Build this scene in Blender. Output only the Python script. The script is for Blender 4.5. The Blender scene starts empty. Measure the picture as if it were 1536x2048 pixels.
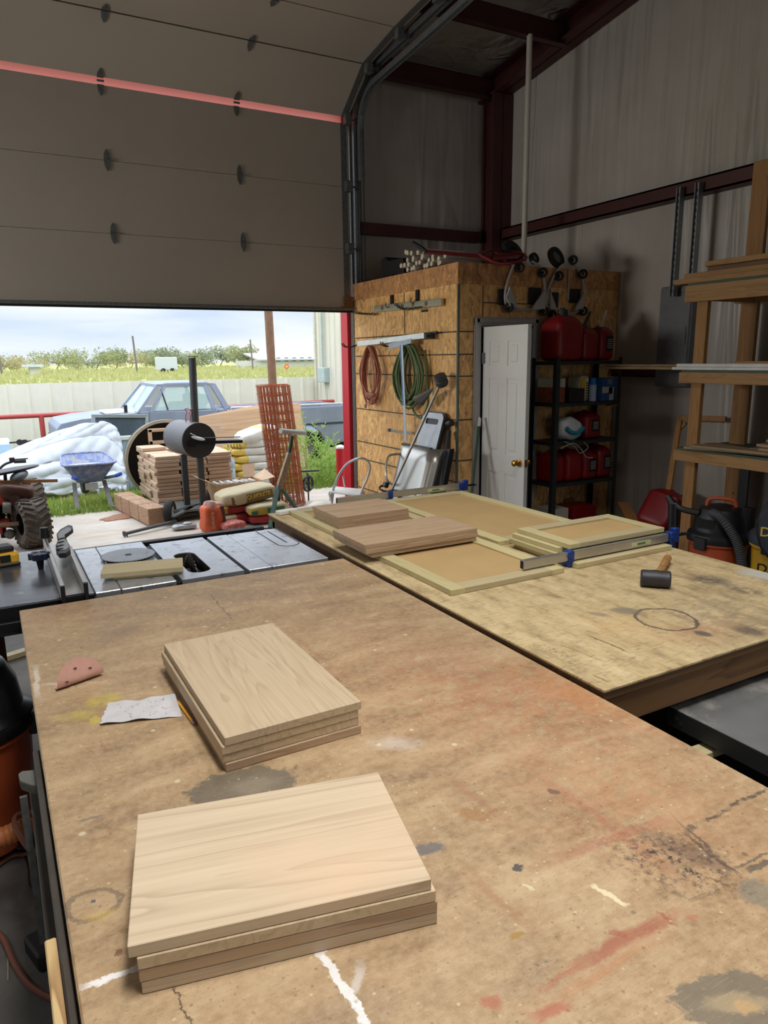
import bpy, bmesh, math, random
from mathutils import Vector, Matrix, Euler
random.seed(7)
PI = math.pi
S = bpy.context.scene
COL = S.collection
# ---------------------------------------------------------------- camera
FPX, YAW, PITCH, ROLL = 1420.54, .5033964, .21383348, -.0137347
CAM = Vector((0, 0, 1.78))
_cy, _sy, _cp, _sp = math.cos(YAW), math.sin(YAW), math.cos(PITCH), math.sin(PITCH)
FW = Vector((_sy*_cp, _cy*_cp, -_sp)); _r = Vector((_cy, -_sy, 0)); _u = _r.cross(FW)
_c, _s = math.cos(ROLL), math.sin(ROLL)
RT = _c*_r + _s*_u; UP = -_s*_r + _c*_u
cd = bpy.data.cameras.new('camera'); cam = bpy.data.objects.new('camera', cd); COL.objects.link(cam)
cd.sensor_fit = 'VERTICAL'; cd.sensor_height = 24; cd.lens = 24*FPX/2048; cd.clip_start = .02; cd.clip_end = 2000
cam.matrix_world = Matrix(((RT.x, UP.x, -FW.x, CAM.x), (RT.y, UP.y, -FW.y, CAM.y), (RT.z, UP.z, -FW.z, CAM.z), (0, 0, 0, 1)))
S.camera = cam

def at(px, py, **k):
    """where the line of sight through a photo point meets the plane X=, Y= or Z="""
    d = FW + RT*((px-768)/FPX) - UP*((py-1024)/FPX)
    (a, v), = k.items(); i = 'XYZ'.index(a)
    return CAM + d*((v-CAM[i])/d[i])

# ---------------------------------------------------------------- helpers
def V(*a): return Vector(a)
def tag(o, label=None, cat=None, group=None, kind=None):
    if label: o['label'] = label
    if cat: o['category'] = cat
    if group: o['group'] = group
    if kind: o['kind'] = kind
    return o
def T(name, loc, label, cat, group=None, rz=0, rot=None, kind=None):
    o = bpy.data.objects.new(name, None); COL.objects.link(o); o.empty_display_size = .05
    o.location = loc; o.rotation_euler = rot if rot else (0, 0, rz)
    return tag(o, label, cat, group, kind)
def mw(o):
    m = Matrix.LocRotScale(o.location, o.rotation_euler, o.scale)
    return mw(o.parent) @ m if o.parent else m
def dup(o, loc=None, rot=None, label=None, parent=None, mats=None, group=None):
    c = o.copy(); COL.objects.link(c)
    if parent is not None: c.parent = parent
    if loc is not None: c.location = loc
    if rot is not None: c.rotation_euler = rot
    if label: c['label'] = label
    if group: c['group'] = group
    for ch in list(o.children): dup(ch, parent=c)
    return c
def EU(r): return r if isinstance(r, Matrix) else Euler(r).to_matrix()

class MB:
    def __init__(s): s.bm = bmesh.new()
    def _tag(s, vs, c, rot):
        R = EU(rot).to_4x4() if rot is not None else Matrix.Identity(4)
        bmesh.ops.transform(s.bm, matrix=Matrix.Translation(c) @ R, verts=vs)
    def box(s, c, d, rot=None, bev=0, seg=1):
        g = bmesh.ops.create_cube(s.bm, size=1); vs = g['verts']
        bmesh.ops.scale(s.bm, vec=d, verts=vs)
        if bev > 0:
            es = list({e for v in vs for e in v.link_edges})
            r = bmesh.ops.bevel(s.bm, geom=es, offset=min(bev, min(d)*.45), segments=seg, affect='EDGES', profile=.5)
            vs = list({v for f in r['faces'] for v in f.verts} | {v for v in vs if v.is_valid})
        s._tag(vs, Vector(c), rot); return s
    def b2(s, x0, x1, y0, y1, z0, z1, bev=0, seg=1):
        return s.box(((x0+x1)/2, (y0+y1)/2, (z0+z1)/2), (abs(x1-x0), abs(y1-y0), abs(z1-z0)), None, bev, seg)
    def cyl(s, p0, p1, r, r2=None, seg=16, caps=True):
        p0, p1 = Vector(p0), Vector(p1); d = p1-p0
        q = d.to_track_quat('Z', 'Y').to_matrix()
        g = bmesh.ops.create_cone(s.bm, cap_ends=caps, segments=seg, radius1=r, radius2=r if r2 is None else r2, depth=d.length)
        s._tag(g['verts'], (p0+p1)/2, q); return s
    def bar(s, p0, p1, w, h, up=(0, 0, 1), bev=0):
        p0, p1 = Vector(p0), Vector(p1); d = (p1-p0); x = d.normalized(); z = Vector(up); y = z.cross(x).normalized(); z = x.cross(y)
        m = Matrix((x, y, z)).transposed()
        return s.box((p0+p1)/2, (d.length, w, h), m, bev)
    def tube(s, pts, r, seg=8, closed=False):
        pts = [Vector(p) for p in pts]; n = len(pts); rings = []; prev = None
        for i, p in enumerate(pts):
            a = pts[(i-1) % n] if (closed or i > 0) else p; b = pts[(i+1) % n] if (closed or i < n-1) else p
            t = (b-a).normalized()
            if prev is None:
                x = t.orthogonal().normalized()
            else:
                x = (prev - t*prev.dot(t)).normalized()
            prev = x; y = t.cross(x); rr = r[i] if isinstance(r, (list, tuple)) else r
            rings.append([s.bm.verts.new(p + (x*math.cos(2*PI*k/seg) + y*math.sin(2*PI*k/seg))*rr) for k in range(seg)])
        m = n if closed else n-1
        for i in range(m):
            A, B = rings[i], rings[(i+1) % n]
            for k in range(seg): s.bm.faces.new((A[k], A[(k+1) % seg], B[(k+1) % seg], B[k]))
        if not closed:
            s.bm.faces.new(rings[0][::-1]); s.bm.faces.new(rings[-1])
        return s
    def lathe(s, prof, c=(0, 0, 0), rot=None, seg=24, close=False):
        """prof: (radius, height) pairs along local Z"""
        R = EU(rot) if rot is not None else Matrix.Identity(3); c = Vector(c); rings = []
        for (r, z) in prof:
            if r < 1e-5: rings.append([s.bm.verts.new(c + R @ Vector((0, 0, z)))])
            else: rings.append([s.bm.verts.new(c + R @ Vector((r*math.cos(2*PI*k/seg), r*math.sin(2*PI*k/seg), z))) for k in range(seg)])
        pr = list(zip(rings, rings[1:]))
        if close: pr.append((rings[-1], rings[0]))
        for A, B in pr:
            for k in range(seg):
                a, b, cc, d = A[k % len(A)], A[(k+1) % seg % len(A)], B[(k+1) % seg % len(B)], B[k % len(B)]
                f = []
                for v in (a, b, cc, d):
                    if v not in f: f.append(v)
                if len(f) > 2: s.bm.faces.new(f)
        return s
    def prism(s, pts, vec, bev=0):
        pts = [Vector(p) for p in pts]; vec = Vector(vec)
        A = [s.bm.verts.new(p) for p in pts]; B = [s.bm.verts.new(p+vec) for p in pts]; n = len(pts)
        fs = [s.bm.faces.new(A[::-1]), s.bm.faces.new(B)]
        for i in range(n): fs.append(s.bm.faces.new((A[i], A[(i+1) % n], B[(i+1) % n], B[i])))
        if bev > 0:
            es = list({e for f in fs for e in f.edges})
            bmesh.ops.bevel(s.bm, geom=es, offset=bev, segments=2, affect='EDGES', profile=.5)
        return s
    def frame(s, outer, inner, vec):
        """a ring between two outlines of the same count, extruded by vec"""
        O = [Vector(p) for p in outer]; I = [Vector(p) for p in inner]; vec = Vector(vec); n = len(O)
        o0 = [s.bm.verts.new(p) for p in O]; i0 = [s.bm.verts.new(p) for p in I]
        o1 = [s.bm.verts.new(p+vec) for p in O]; i1 = [s.bm.verts.new(p+vec) for p in I]
        for k in range(n):
            j = (k+1) % n
            for f in ((o0[k], i0[k], i0[j], o0[j]), (o1[k], o1[j], i1[j], i1[k]), (o0[k], o0[j], o1[j], o1[k]), (i0[k], i1[k], i1[j], i0[j])): s.bm.faces.new(f)
        return s
    def quad(s, *p):
        s.bm.faces.new([s.bm.verts.new(Vector(q)) for q in p]); return s
    def ell(s, c, d, rot=None, e=1.0, e2=1.0, seg=20, rings=12, fn=None):
        """superellipsoid (half sizes d); e<1 makes it boxy"""
        R = EU(rot) if rot is not None else Matrix.Identity(3); c = Vector(c)
        sg = lambda v, p: math.copysign(abs(v)**p, v)
        rr = []
        for i in range(rings+1):
            ph = -PI/2 + PI*i/rings
            if i in (0, rings):
                p = Vector((0, 0, d[2]*sg(math.sin(ph), e))); p = fn(p) if fn else p
                rr.append([s.bm.verts.new(c + R @ p)]); continue
            row = []
            for k in range(seg):
                th = 2*PI*k/seg
                p = Vector((d[0]*sg(math.cos(ph), e)*sg(math.cos(th), e2), d[1]*sg(math.cos(ph), e)*sg(math.sin(th), e2), d[2]*sg(math.sin(ph), e)))
                p = fn(p) if fn else p
                row.append(s.bm.verts.new(c + R @ p))
            rr.append(row)
        for A, B in zip(rr, rr[1:]):
            for k in range(seg):
                f = []
                for v in (A[k % len(A)], A[(k+1) % seg % len(A)], B[(k+1) % seg % len(B)], B[k % len(B)]):
                    if v not in f: f.append(v)
                if len(f) > 2: s.bm.faces.new(f)
        return s
    def grid(s, fn, nu, nv, thick=None):
        g = [[s.bm.verts.new(fn(i/nu, j/nv)) for j in range(nv+1)] for i in range(nu+1)]
        for i in range(nu):
            for j in range(nv): s.bm.faces.new((g[i][j], g[i+1][j], g[i+1][j+1], g[i][j+1]))
        return s
    def build(s, name, m, parent=None, smooth=False, origin=None, flat_angle=35):
        bm = s.bm
        bmesh.ops.recalc_face_normals(bm, faces=bm.faces[:])
        if parent is not None:
            bmesh.ops.transform(bm, matrix=mw(parent).inverted(), verts=bm.verts[:]); L = None
        else:
            if origin is None:
                xs = [v.co.x for v in bm.verts]; ys = [v.co.y for v in bm.verts]; zs = [v.co.z for v in bm.verts]
                origin = ((min(xs)+max(xs))/2, (min(ys)+max(ys))/2, min(zs))
            L = Vector(origin); bmesh.ops.translate(bm, vec=-L, verts=bm.verts[:])
        me = bpy.data.meshes.new(name); bm.to_mesh(me); bm.free()
        me.materials.append(m)
        if smooth:
            for p in me.polygons: p.use_smooth = True
            try: me.set_sharp_from_angle(angle=math.radians(flat_angle))
            except Exception: pass
        o = bpy.data.objects.new(name, me); COL.objects.link(o)
        if parent is not None: o.parent = parent
        else: o.location = L
        return o
def one(mb, name, m, label, cat, group=None, smooth=False, kind=None, origin=None):
    return tag(mb.build(name, m, None, smooth, origin), label, cat, group, kind)
def arc(c, r, a0, a1, n, u=(1, 0, 0), v=(0, 0, 1)):
    c, u, v = Vector(c), Vector(u), Vector(v)
    return [c + u*(r*math.cos(a0+(a1-a0)*i/n)) + v*(r*math.sin(a0+(a1-a0)*i/n)) for i in range(n+1)]
def smooth_path(pts, n=6):
    pts = [Vector(p) for p in pts]; out = []
    for i in range(len(pts)-1):
        p0 = pts[max(i-1, 0)]; p1 = pts[i]; p2 = pts[i+1]; p3 = pts[min(i+2, len(pts)-1)]
        for k in range(n):
            t = k/n; out.append(.5*((2*p1)+(-p0+p2)*t+(2*p0-5*p1+4*p2-p3)*t*t+(-p0+3*p1-3*p2+p3)*t**3))
    out.append(pts[-1]); return out
def rrect(w, h, r, n=4):
    o = []
    for (cx, cy, a) in ((w/2-r, h/2-r, 0), (-w/2+r, h/2-r, PI/2), (-w/2+r, -h/2+r, PI), (w/2-r, -h/2+r, 3*PI/2)):
        for k in range(n+1):
            o.append((cx+r*math.cos(a+PI/2*k/n), cy+r*math.sin(a+PI/2*k/n)))
    return o
def text(s_, name, m, parent, c, size, xdir, ydir, depth=.002, sx=1.0):
    cu = bpy.data.curves.new('lettering', 'FONT'); cu.body = s_; cu.size = size; cu.extrude = depth; cu.align_x = 'CENTER'; cu.align_y = 'CENTER'
    try: cu.offset = size*.012
    except Exception: pass
    t = bpy.data.objects.new('tmp', cu); COL.objects.link(t)
    dg = bpy.context.evaluated_depsgraph_get(); me = bpy.data.meshes.new_from_object(t.evaluated_get(dg))
    bpy.data.objects.remove(t)
    x = Vector(xdir).normalized(); y = Vector(ydir).normalized(); z = x.cross(y)
    M = Matrix.Translation(c) @ Matrix((x*sx, y, z)).transposed().to_4x4()
    bm = bmesh.new(); bm.from_mesh(me); bmesh.ops.transform(bm, matrix=M, verts=bm.verts[:])
    mb = MB(); mb.bm.free(); mb.bm = bm
    return mb.build(name, m, parent)

# ---------------------------------------------------------------- materials
def lin(c):
    return tuple((v/255/12.92 if v/255 <= .04045 else ((v/255+.055)/1.055)**2.4) for v in c[:3]) + (1,)
class NM:
    def __init__(s, name):
        s.m = bpy.data.materials.new(name); s.m.use_nodes = True; s.t = s.m.node_tree; s.n = s.t.nodes; s.l = s.t.links
        s.bsdf = s.n['Principled BSDF']; s._c = {}
    def _set(s, sock, v):
        if isinstance(v, bpy.types.NodeSocket): s.l.new(v, sock)
        elif v is not None: sock.default_value = v
    def co(s, k='Object'):
        if 'tc' not in s._c: s._c['tc'] = s.n.new('ShaderNodeTexCoord')
        return s._c['tc'].outputs[k]
    def rnd(s):
        return s.n.new('ShaderNodeObjectInfo').outputs['Random']
    def map(s, vec, scale=(1, 1, 1), loc=(0, 0, 0), rot=(0, 0, 0), typ='POINT'):
        n = s.n.new('ShaderNodeMapping'); n.vector_type = typ; s._set(n.inputs['Vector'], vec)
        n.inputs['Scale'].default_value = scale; s._set(n.inputs['Location'], loc); n.inputs['Rotation'].default_value = rot
        return n.outputs[0]
    def noise(s, vec, scale=5, detail=4, rough=.5, dist=0, col=False):
        n = s.n.new('ShaderNodeTexNoise'); s._set(n.inputs['Vector'], vec); n.inputs['Scale'].default_value = scale
        n.inputs['Detail'].default_value = detail; n.inputs['Roughness'].default_value = rough; n.inputs['Distortion'].default_value = dist
        return n.outputs['Color' if col else 'Fac']
    def voro(s, vec, scale=5, feat='F1', out='Color', rand=1):
        n = s.n.new('ShaderNodeTexVoronoi'); n.feature = feat; s._set(n.inputs['Vector'], vec); n.inputs['Scale'].default_value = scale
        n.inputs['Randomness'].default_value = rand
        return n.outputs[out]
    def wave(s, vec, scale=5, dist=2, detail=2, dscale=1, prof='SIN', dirn='X'):
        n = s.n.new('ShaderNodeTexWave'); n.bands_direction = dirn; n.wave_profile = prof; s._set(n.inputs['Vector'], vec); n.inputs['Scale'].default_value = scale
        n.inputs['Distortion'].default_value = dist; n.inputs['Detail'].default_value = detail; n.inputs['Detail Scale'].default_value = dscale
        return n.outputs['Fac']
    def ramp(s, fac, stops, interp='LINEAR'):
        n = s.n.new('ShaderNodeValToRGB'); s._set(n.inputs[0], fac); r = n.color_ramp; r.interpolation = interp
        while len(r.elements) < len(stops): r.elements.new(.5)
        for e, (p, c) in zip(r.elements, stops):
            e.position = p; e.color = c if len(c) == 4 else (*c, 1)
        return n.outputs[0]
    def rng(s, v, a, b, c=0., d=1.):
        n = s.n.new('ShaderNodeMapRange'); s._set(n.inputs['Value'], v)
        for k, x in zip(('From Min', 'From Max', 'To Min', 'To Max'), (a, b, c, d)): n.inputs[k].default_value = x
        return n.outputs[0]
    def mix(s, f, a, b, typ='MIX'):
        n = s.n.new('ShaderNodeMix'); n.data_type = 'RGBA'; n.blend_type = typ
        s._set(n.inputs[0], f); s._set(n.inputs[6], a); s._set(n.inputs[7], b); return n.outputs[2]
    def math(s, op, a, b=None):
        n = s.n.new('ShaderNodeMath'); n.operation = op; s._set(n.inputs[0], a)
        if b is not None: s._set(n.inputs[1], b)
        return n.outputs[0]
    def vm(s, op, a, b=None, out=0):
        n = s.n.new('ShaderNodeVectorMath'); n.operation = op; s._set(n.inputs[0], a)
        if b is not None: s._set(n.inputs[1], b)
        return n.outputs[out]
    def sep(s, v):
        n = s.n.new('ShaderNodeSeparateXYZ'); s.l.new(v, n.inputs[0]); return n.outputs
    def bump(s, h, strength=.3, dist=.01):
        n = s.n.new('ShaderNodeBump'); s._set(n.inputs['Height'], h); n.inputs['Strength'].default_value = strength; n.inputs['Distance'].default_value = dist
        s.l.new(n.outputs[0], s.bsdf.inputs['Normal'])
    def out(s, col, rough=.6, metal=0, spec=None, **k):
        s._set(s.bsdf.inputs['Base Color'], col); s._set(s.bsdf.inputs['Roughness'], rough); s._set(s.bsdf.inputs['Metallic'], metal)
        if spec is not None: s.bsdf.inputs['Specular IOR Level'].default_value = spec
        for kk, v in k.items(): s._set(s.bsdf.inputs[kk.replace('_', ' ')], v)
        return s.m
_M = {}
def P(name, c, rough=.6, metal=0, var=.12, scale=9, bump=0, dirt=None, dirt_amt=.5, spec=None, **k):
    if name in _M: return _M[name]
    n = NM(name); co = n.co(); f = n.noise(co, scale, 5, .6)
    c0 = lin(c); lo = tuple(v*(1-var) for v in c0[:3])+(1,); hi = tuple(min(1, v*(1+var)) for v in c0[:3])+(1,)
    col = n.ramp(f, [(.3, lo), (.7, hi)])
    if dirt: col = n.mix(n.rng(n.noise(co, scale*1.7, 6, .7), 1-dirt_amt, 1-dirt_amt+.12), col, lin(dirt))
    if bump: n.bump(n.noise(co, scale*4, 4, .6), bump, .004)
    _M[name] = n.out(col, rough, metal, spec, **k); return _M[name]
def WOOD(name, light, dark, axis='X', fine=1., rough=.6, knots=False, fig=.5, pink=None):
    if name in _M: return _M[name]
    n = NM(name); co = n.co(); r = n.rnd()
    off = n.math('MULTIPLY', r, 37.)
    cmb = n.n.new('ShaderNodeCombineXYZ')
    for i in range(3): n.l.new(off, cmb.inputs[i])
    v = n.vm('ADD', co, cmb.outputs[0])
    sc = {'X': (.55, 6, 6), 'Y': (6, .55, 6), 'Z': (6, 6, .55)}[axis]; sf = {'X': (1.5, 60, 60), 'Y': (60, 1.5, 60), 'Z': (60, 60, 1.5)}[axis]
    v1 = n.map(v, tuple(a*fine for a in sc)); v2 = n.map(v, tuple(a*fine for a in sf))
    big = n.noise(v1, 1.6, 3, .5, .6)
    lines = n.noise(v2, 1.5, 3, .6)
    rings = n.math('FRACT', n.math('MULTIPLY', big, 9.))
    rings = n.ramp(rings, [(0, (1, 1, 1)), (.08, (0, 0, 0)), (.7, (.25, .25, .25)), (1, (1, 1, 1))])
    f = n.math('ADD', n.math('MULTIPLY', rings, fig), n.math('MULTIPLY', lines, .6))
    col = n.ramp(f, [(.15, lin(light)), (1.0, lin(dark))])
    if pink: col = n.mix(n.rng(n.noise(v, 3, 2), .5, .75, 0, .6), col, lin(pink))
    # each board a little lighter or darker
    hsv = n.n.new('ShaderNodeHueSaturation'); n.l.new(col, hsv.inputs['Color']); n.l.new(n.rng(r, 0, 1, .9, 1.1), hsv.inputs['Value']); col = hsv.outputs[0]
    if knots:
        k = n.voro(n.map(v, (3, 3, 3)), 1.3, 'F1', 'Distance'); col = n.mix(n.rng(k, .06, .03), col, lin((70, 42, 22)))
    n.bump(lines, .15, .002)
    _M[name] = n.out(col, rough); return _M[name]
SKY_TOP = 4.2; EXPO = 0.0; FILLP = 30
FILL_LAMPS = [(.7, .3, 4.7, .6, 1.8, 72, 118), (1.7, 2.6, 4.2, .4, 1.2, 18, 118), (1.6, -3.2, 5.0, .6, 1.8, 28, 150), (-2.6, 1.2, 4.4, .6, 1.8, 22, 150)]
# ---------------------------------------------------------------- special materials
def seg2(p0, p1, z):
    a = at(*p0, Z=z); b = at(*p1, Z=z); return a, b
class Spots:
    def __init__(s, n, z, wob=.02, off=(0, 0, 0)):
        s.n = n; s.z = z; s.off = Vector(off); co = n.co()
        ns = n.noise(co, 18, 9, .75, col=True); w = n.vm('SUBTRACT', ns, (.5, .5, .5)); sc = n.n.new('ShaderNodeVectorMath'); sc.operation = 'SCALE'
        n.l.new(w, sc.inputs[0]); sc.inputs['Scale'].default_value = wob*2
        s.v = n.vm('ADD', co, sc.outputs[0])
        s.fine = n.noise(co, 90, 3, .7); s.med = n.noise(co, 25, 5, .7)
    def ell(s, col, c, a, b, tint, amt=1., edge=.25, brk=0., ring=None):
        """c centre, a and b end points of the two half axes (photo points on the board)"""
        n = s.n; C = at(*c, Z=s.z); A = at(*a, Z=s.z)-C; B = at(*b, Z=s.z)-C
        rz = math.atan2(A.y, A.x); bl = abs(-math.sin(rz)*B.x + math.cos(rz)*B.y)
        m = n.map(s.v, (max(A.length, .003), max(bl, .003), 50), tuple(C-s.off), (0, 0, rz), 'TEXTURE')
        d = n.vm('LENGTH', m, None, out=1)
        d = n.math('ADD', d, n.math('MULTIPLY', n.math('SUBTRACT', s.med, .5), .35 if ring else 1.1))
        if ring: d = n.math('ADD', n.math('DIVIDE', n.math('ABSOLUTE', n.math('SUBTRACT', d, 1.)), ring), 0)
        f = n.rng(d, 1+edge/2, 1-edge/2, 0, amt)
        if brk > 0:
            f = n.math('MULTIPLY', f, n.rng(s.fine if brk < 2 else s.med, .5+.1*(brk % 2)-.12, .5+.1*(brk % 2)+.04))
        return n.mix(f, col, lin(tint))
    def line(s, col, p0, p1, wpx, tint, amt=1., edge=.5, brk=0.):
        c = ((p0[0]+p1[0])/2, (p0[1]+p1[1])/2); a = at(*p1, Z=s.z)-at(*p0, Z=s.z)
        n = s.n; C = at(*c, Z=s.z); rz = math.atan2(a.y, a.x); w = wpx
        m = n.map(s.v, (a.length/2, w, 50), tuple(C-s.off), (0, 0, rz), 'TEXTURE')
        q = n.sep(m); d = n.math('MAXIMUM', n.math('POWER', n.math('ABSOLUTE', q[0]), 1.), n.math('ABSOLUTE', q[1]))
        f = n.rng(d, 1+edge/2, 1-edge/2, 0, amt)
        if brk > 0: f = n.math('MULTIPLY', f, n.rng(s.fine if brk < 2 else s.med, .42, .55))
        return n.mix(f, col, lin(tint))

def bench_mat():
    n = NM('worn_particleboard_bench'); co = n.co(); z = .97
    st = n.map(co, (1, 2.4, 1), rot=(0, 0, .25))
    a = n.noise(st, 5, 8, .68); b = n.noise(co, 60, 4, .7)
    col = n.ramp(a, [(.3, lin((126, 102, 76))), (.5, lin((158, 130, 96))), (.68, lin((180, 155, 120)))])
    col = n.mix(n.rng(b, .35, .7, 0, .5), col, lin((194, 171, 136)))
    col = n.mix(n.rng(n.noise(n.map(co, (1, 3, 1), rot=(0, 0, .3)), 26, 6, .8), .55, .7, 0, .45), col, lin((128, 100, 72)))
    col = n.mix(n.rng(n.noise(co, 170, 2, .6), .62, .72, 0, .5), col, lin((118, 86, 56)))
    S_ = Spots(n, z, .022, (.61, 1.3, 0))
    # broad worn zones
    for (c, a_, b_, t, am) in [((980, 1400), (1330, 1500), (900, 1500), (176, 104, 66), .42), ((1270, 1620), (1500, 1700), (1180, 1700), (178, 108, 70), .4),
            ((1050, 1390), (1260, 1450), (1040, 1440), (160, 88, 58), .35), ((560, 1190), (900, 1230), (540, 1240), (128, 108, 90), .4), ((430, 1180), (650, 1160), (450, 1210), (104, 98, 94), .42), ((130, 1222), (210, 1230), (130, 1245), (140, 82, 40), .5),
            ((720, 1250), (980, 1330), (700, 1290), (150, 112, 84), .4), ((180, 1300), (330, 1290), (180, 1380), (146, 124, 98), .35),
            ((1160, 1390), (1280, 1440), (1150, 1410), (196, 122, 60), .5), ((150, 1780), (240, 1770), (150, 1830), (132, 110, 84), .45),
            ((900, 1330), (1010, 1370), (880, 1360), (146, 110, 92), .35), ((430, 1450), (560, 1430), (430, 1500), (186, 156, 112), .3)]:
        col = S_.ell(col, c, a_, b_, t, am*.62, 1.4, 2.)
    # stains
    E_ = S_.ell; L_ = S_.line
    col = E_(col, (490, 1572), (595, 1556), (480, 1538), (98, 92, 80), .85, .12)
    col = E_(col, (510, 1572), (560, 1565), (505, 1558), (138, 126, 108), .6, .6)
    col = E_(col, (1480, 2000), (1600, 1990), (1460, 1945), (108, 100, 86), .85, .1)
    col = E_(col, (1475, 2005), (1540, 2000), (1468, 1985), (156, 138, 108), .85, .5)
    col = E_(col, (1490, 2012), (1512, 2008), (1486, 2000), (178, 146, 104), .8, .5)
    col = E_(col, (1530, 1790), (1575, 1795), (1525, 1762), (128, 120, 104), .8, .25)
    col = E_(col, (1350, 1725), (1480, 1765), (1320, 1668), (50, 44, 42), .95, 1.3, 1.)
    col = E_(col, (1370, 1700), (1450, 1735), (1340, 1672), (84, 66, 60), .55, 1.)
    col = E_(col, (1410, 1690), (1470, 1745), (1395, 1680), (70, 58, 54), .7, .8)
    col = E_(col, (1330, 1835), (1350, 1850), (1315, 1825), (146, 84, 68), .7, .5)
    col = L_(col, (1165, 1925), (1345, 1828), .009, (150, 82, 62), .75, .9)
    col = E_(col, (1235, 1870), (1255, 1876), (1225, 1860), (150, 82, 62), .7, .4)
    col = L_(col, (1070, 2040), (1135, 2008), .007, (162, 84, 62), .7, .9)
    col = L_(col, (1085, 1975), (1160, 1930), .005, (160, 92, 66), .55, 1.2)
    col = L_(col, (1130, 1990), (1300, 1880), .007, (168, 112, 74), .5, 1.4)
    col = E_(col, (980, 2003), (1005, 2005), (975, 1988), (164, 94, 70), .7, .5)
    col = E_(col, (1385, 1837), (1398, 1842), (1380, 1827), (164, 104, 80), .6, .5)
    col = L_(col, (1130, 1710), (1330, 1640), .010, (152, 92, 72), .5, 1.2)
    col = L_(col, (905, 1560), (1010, 1640), .008, (150, 100, 72), .45, 1.4)
    col = L_(col, (1095, 1560), (1290, 1705), .008, (156, 98, 76), .45, 1.4)
    col = L_(col, (945, 1755), (1040, 1838), .007, (150, 104, 70), .55, 1.4)
    col = E_(col, (950, 1630), (985, 1640), (940, 1615), (150, 108, 64), .6, .5)
    col = L_(col, (1372, 1662), (1545, 1572), .0045, (74, 66, 60), .85, .6, 2.)
    col = L_(col, (1372, 1670), (1465, 1740), .003, (80, 66, 58), .8, .8)
    col = L_(col, (1465, 1738), (1545, 1700), .003, (96, 84, 72), .8, .8)
    col = L_(col, (1500, 1740), (1545, 1722), .006, (80, 74, 68), .8, .5)
    col = L_(col, (1188, 1768), (1254, 1812), .0045, (216, 202, 164), .95, .3)
    col = E_(col, (1060, 1772), (1072, 1780), (1055, 1768), (214, 202, 168), .7, .4)
    col = E_(col, (862, 1697), (888, 1690), (858, 1686), (92, 94, 98), .8, .4)
    col = E_(col, (1034, 1735), (1042, 1740), (1031, 1725), (60, 58, 66), .9, .3)
    col = E_(col, (1108, 1583), (1122, 1588), (1104, 1576), (100, 72, 68), .8, .4)
    col = E_(col, (1033, 1871), (1048, 1869), (1032, 1863), (150, 118, 48), .8, .3)
    col = L_(col, (638, 1895), (738, 2060), .0058, (224, 222, 220), .95, .35)
    col = L_(col, (700, 1990), (722, 1930), .0062, (206, 202, 196), .55, .9)
    col = L_(col, (165, 1975), (275, 1935), .0052, (226, 224, 222), .95, .5)
    col = L_(col, (60, 1370), (190, 1365), .006, (208, 200, 190), .5, 1.2, 2.)
    col = L_(col, (70, 1335), (76, 1388), .006, (214, 206, 196), .6, .8)
    col = E_(col, (790, 1487), (832, 1490), (785, 1475), (206, 196, 184), .5, 1.2)
    col = E_(col, (205, 1400), (240, 1392), (203, 1388), (186, 168, 76), .75, .6, 2.)
    col = E_(col, (150, 1432), (190, 1428), (150, 1422), (186, 168, 82), .6, .8, 2.)
    col = E_(col, (190, 1440), (202, 1438), (189, 1432), (190, 170, 76), .75, .4)
    col = E_(col, (187, 1807), (240, 1800), (187, 1778), (96, 82, 70), .6, .35, ring=.13)
    col = E_(col, (185, 1802), (190, 1802), (185, 1798), (58, 66, 80), .9, .3)
    col = E_(col, (205, 1829), (235, 1822), (205, 1820), (190, 164, 92), .5, .8)
    col = L_(col, (150, 1645), (205, 1630), .004, (96, 96, 96), .6, .8)
    col = E_(col, (236, 1903), (244, 1902), (236, 1897), (98, 62, 50), .8, .4)
    col = L_(col, (420, 1188), (462, 1238), .0012, (70, 54, 42), .9, .4)
    col = L_(col, (345, 1968), (382, 2060), .0012, (80, 60, 44), .9, .4)
    col = L_(col, (165, 1489), (232, 1478), .0009, (150, 84, 70), .6, .4); col = L_(col, (165, 1489), (197, 1515), .0009, (150, 84, 70), .6, .4)
    col = L_(col, (200, 1480), (208, 1500), .0009, (150, 84, 70), .6, .4); col = L_(col, (197, 1515), (240, 1508), .0009, (150, 84, 70), .6, .4)
    col = E_(col, (190, 1337), (200, 1340), (190, 1334), (80, 76, 74), .7, .4)
    col = E_(col, (250, 1262), (290, 1240), (250, 1275), (120, 100, 82), .4, 1.)
    col = L_(col, (560, 1250), (690, 1352), .006, (150, 108, 82), .35, 1.2)
    # scattered chips of white glue, dark flecks, long scratches
    vd = n.voro(co, 22, 'F1', 'Distance'); vc = n.voro(co, 22, 'F1', 'Color')
    q = n.sep(vc)
    col = n.mix(n.math('MULTIPLY', n.rng(vd, .16, .1), n.rng(q[0], .86, .88, 0, .55)), col, lin((222, 208, 176)))
    col = n.mix(n.math('MULTIPLY', n.rng(vd, .14, .08), n.rng(q[1], .90, .92, 0, .7)), col, lin((92, 80, 74)))
    ve = n.voro(co, 75, 'F1', 'Distance'); qe = n.sep(n.voro(co, 75, 'F1', 'Color'))
    col = n.mix(n.math('MULTIPLY', n.rng(ve, .24, .12), n.rng(qe[0], .80, .84, 0, .55)), col, lin((112, 84, 58)))
    col = n.mix(n.math('MULTIPLY', n.rng(ve, .24, .12), n.rng(qe[1], .86, .9, 0, .5)), col, lin((214, 194, 158)))
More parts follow.
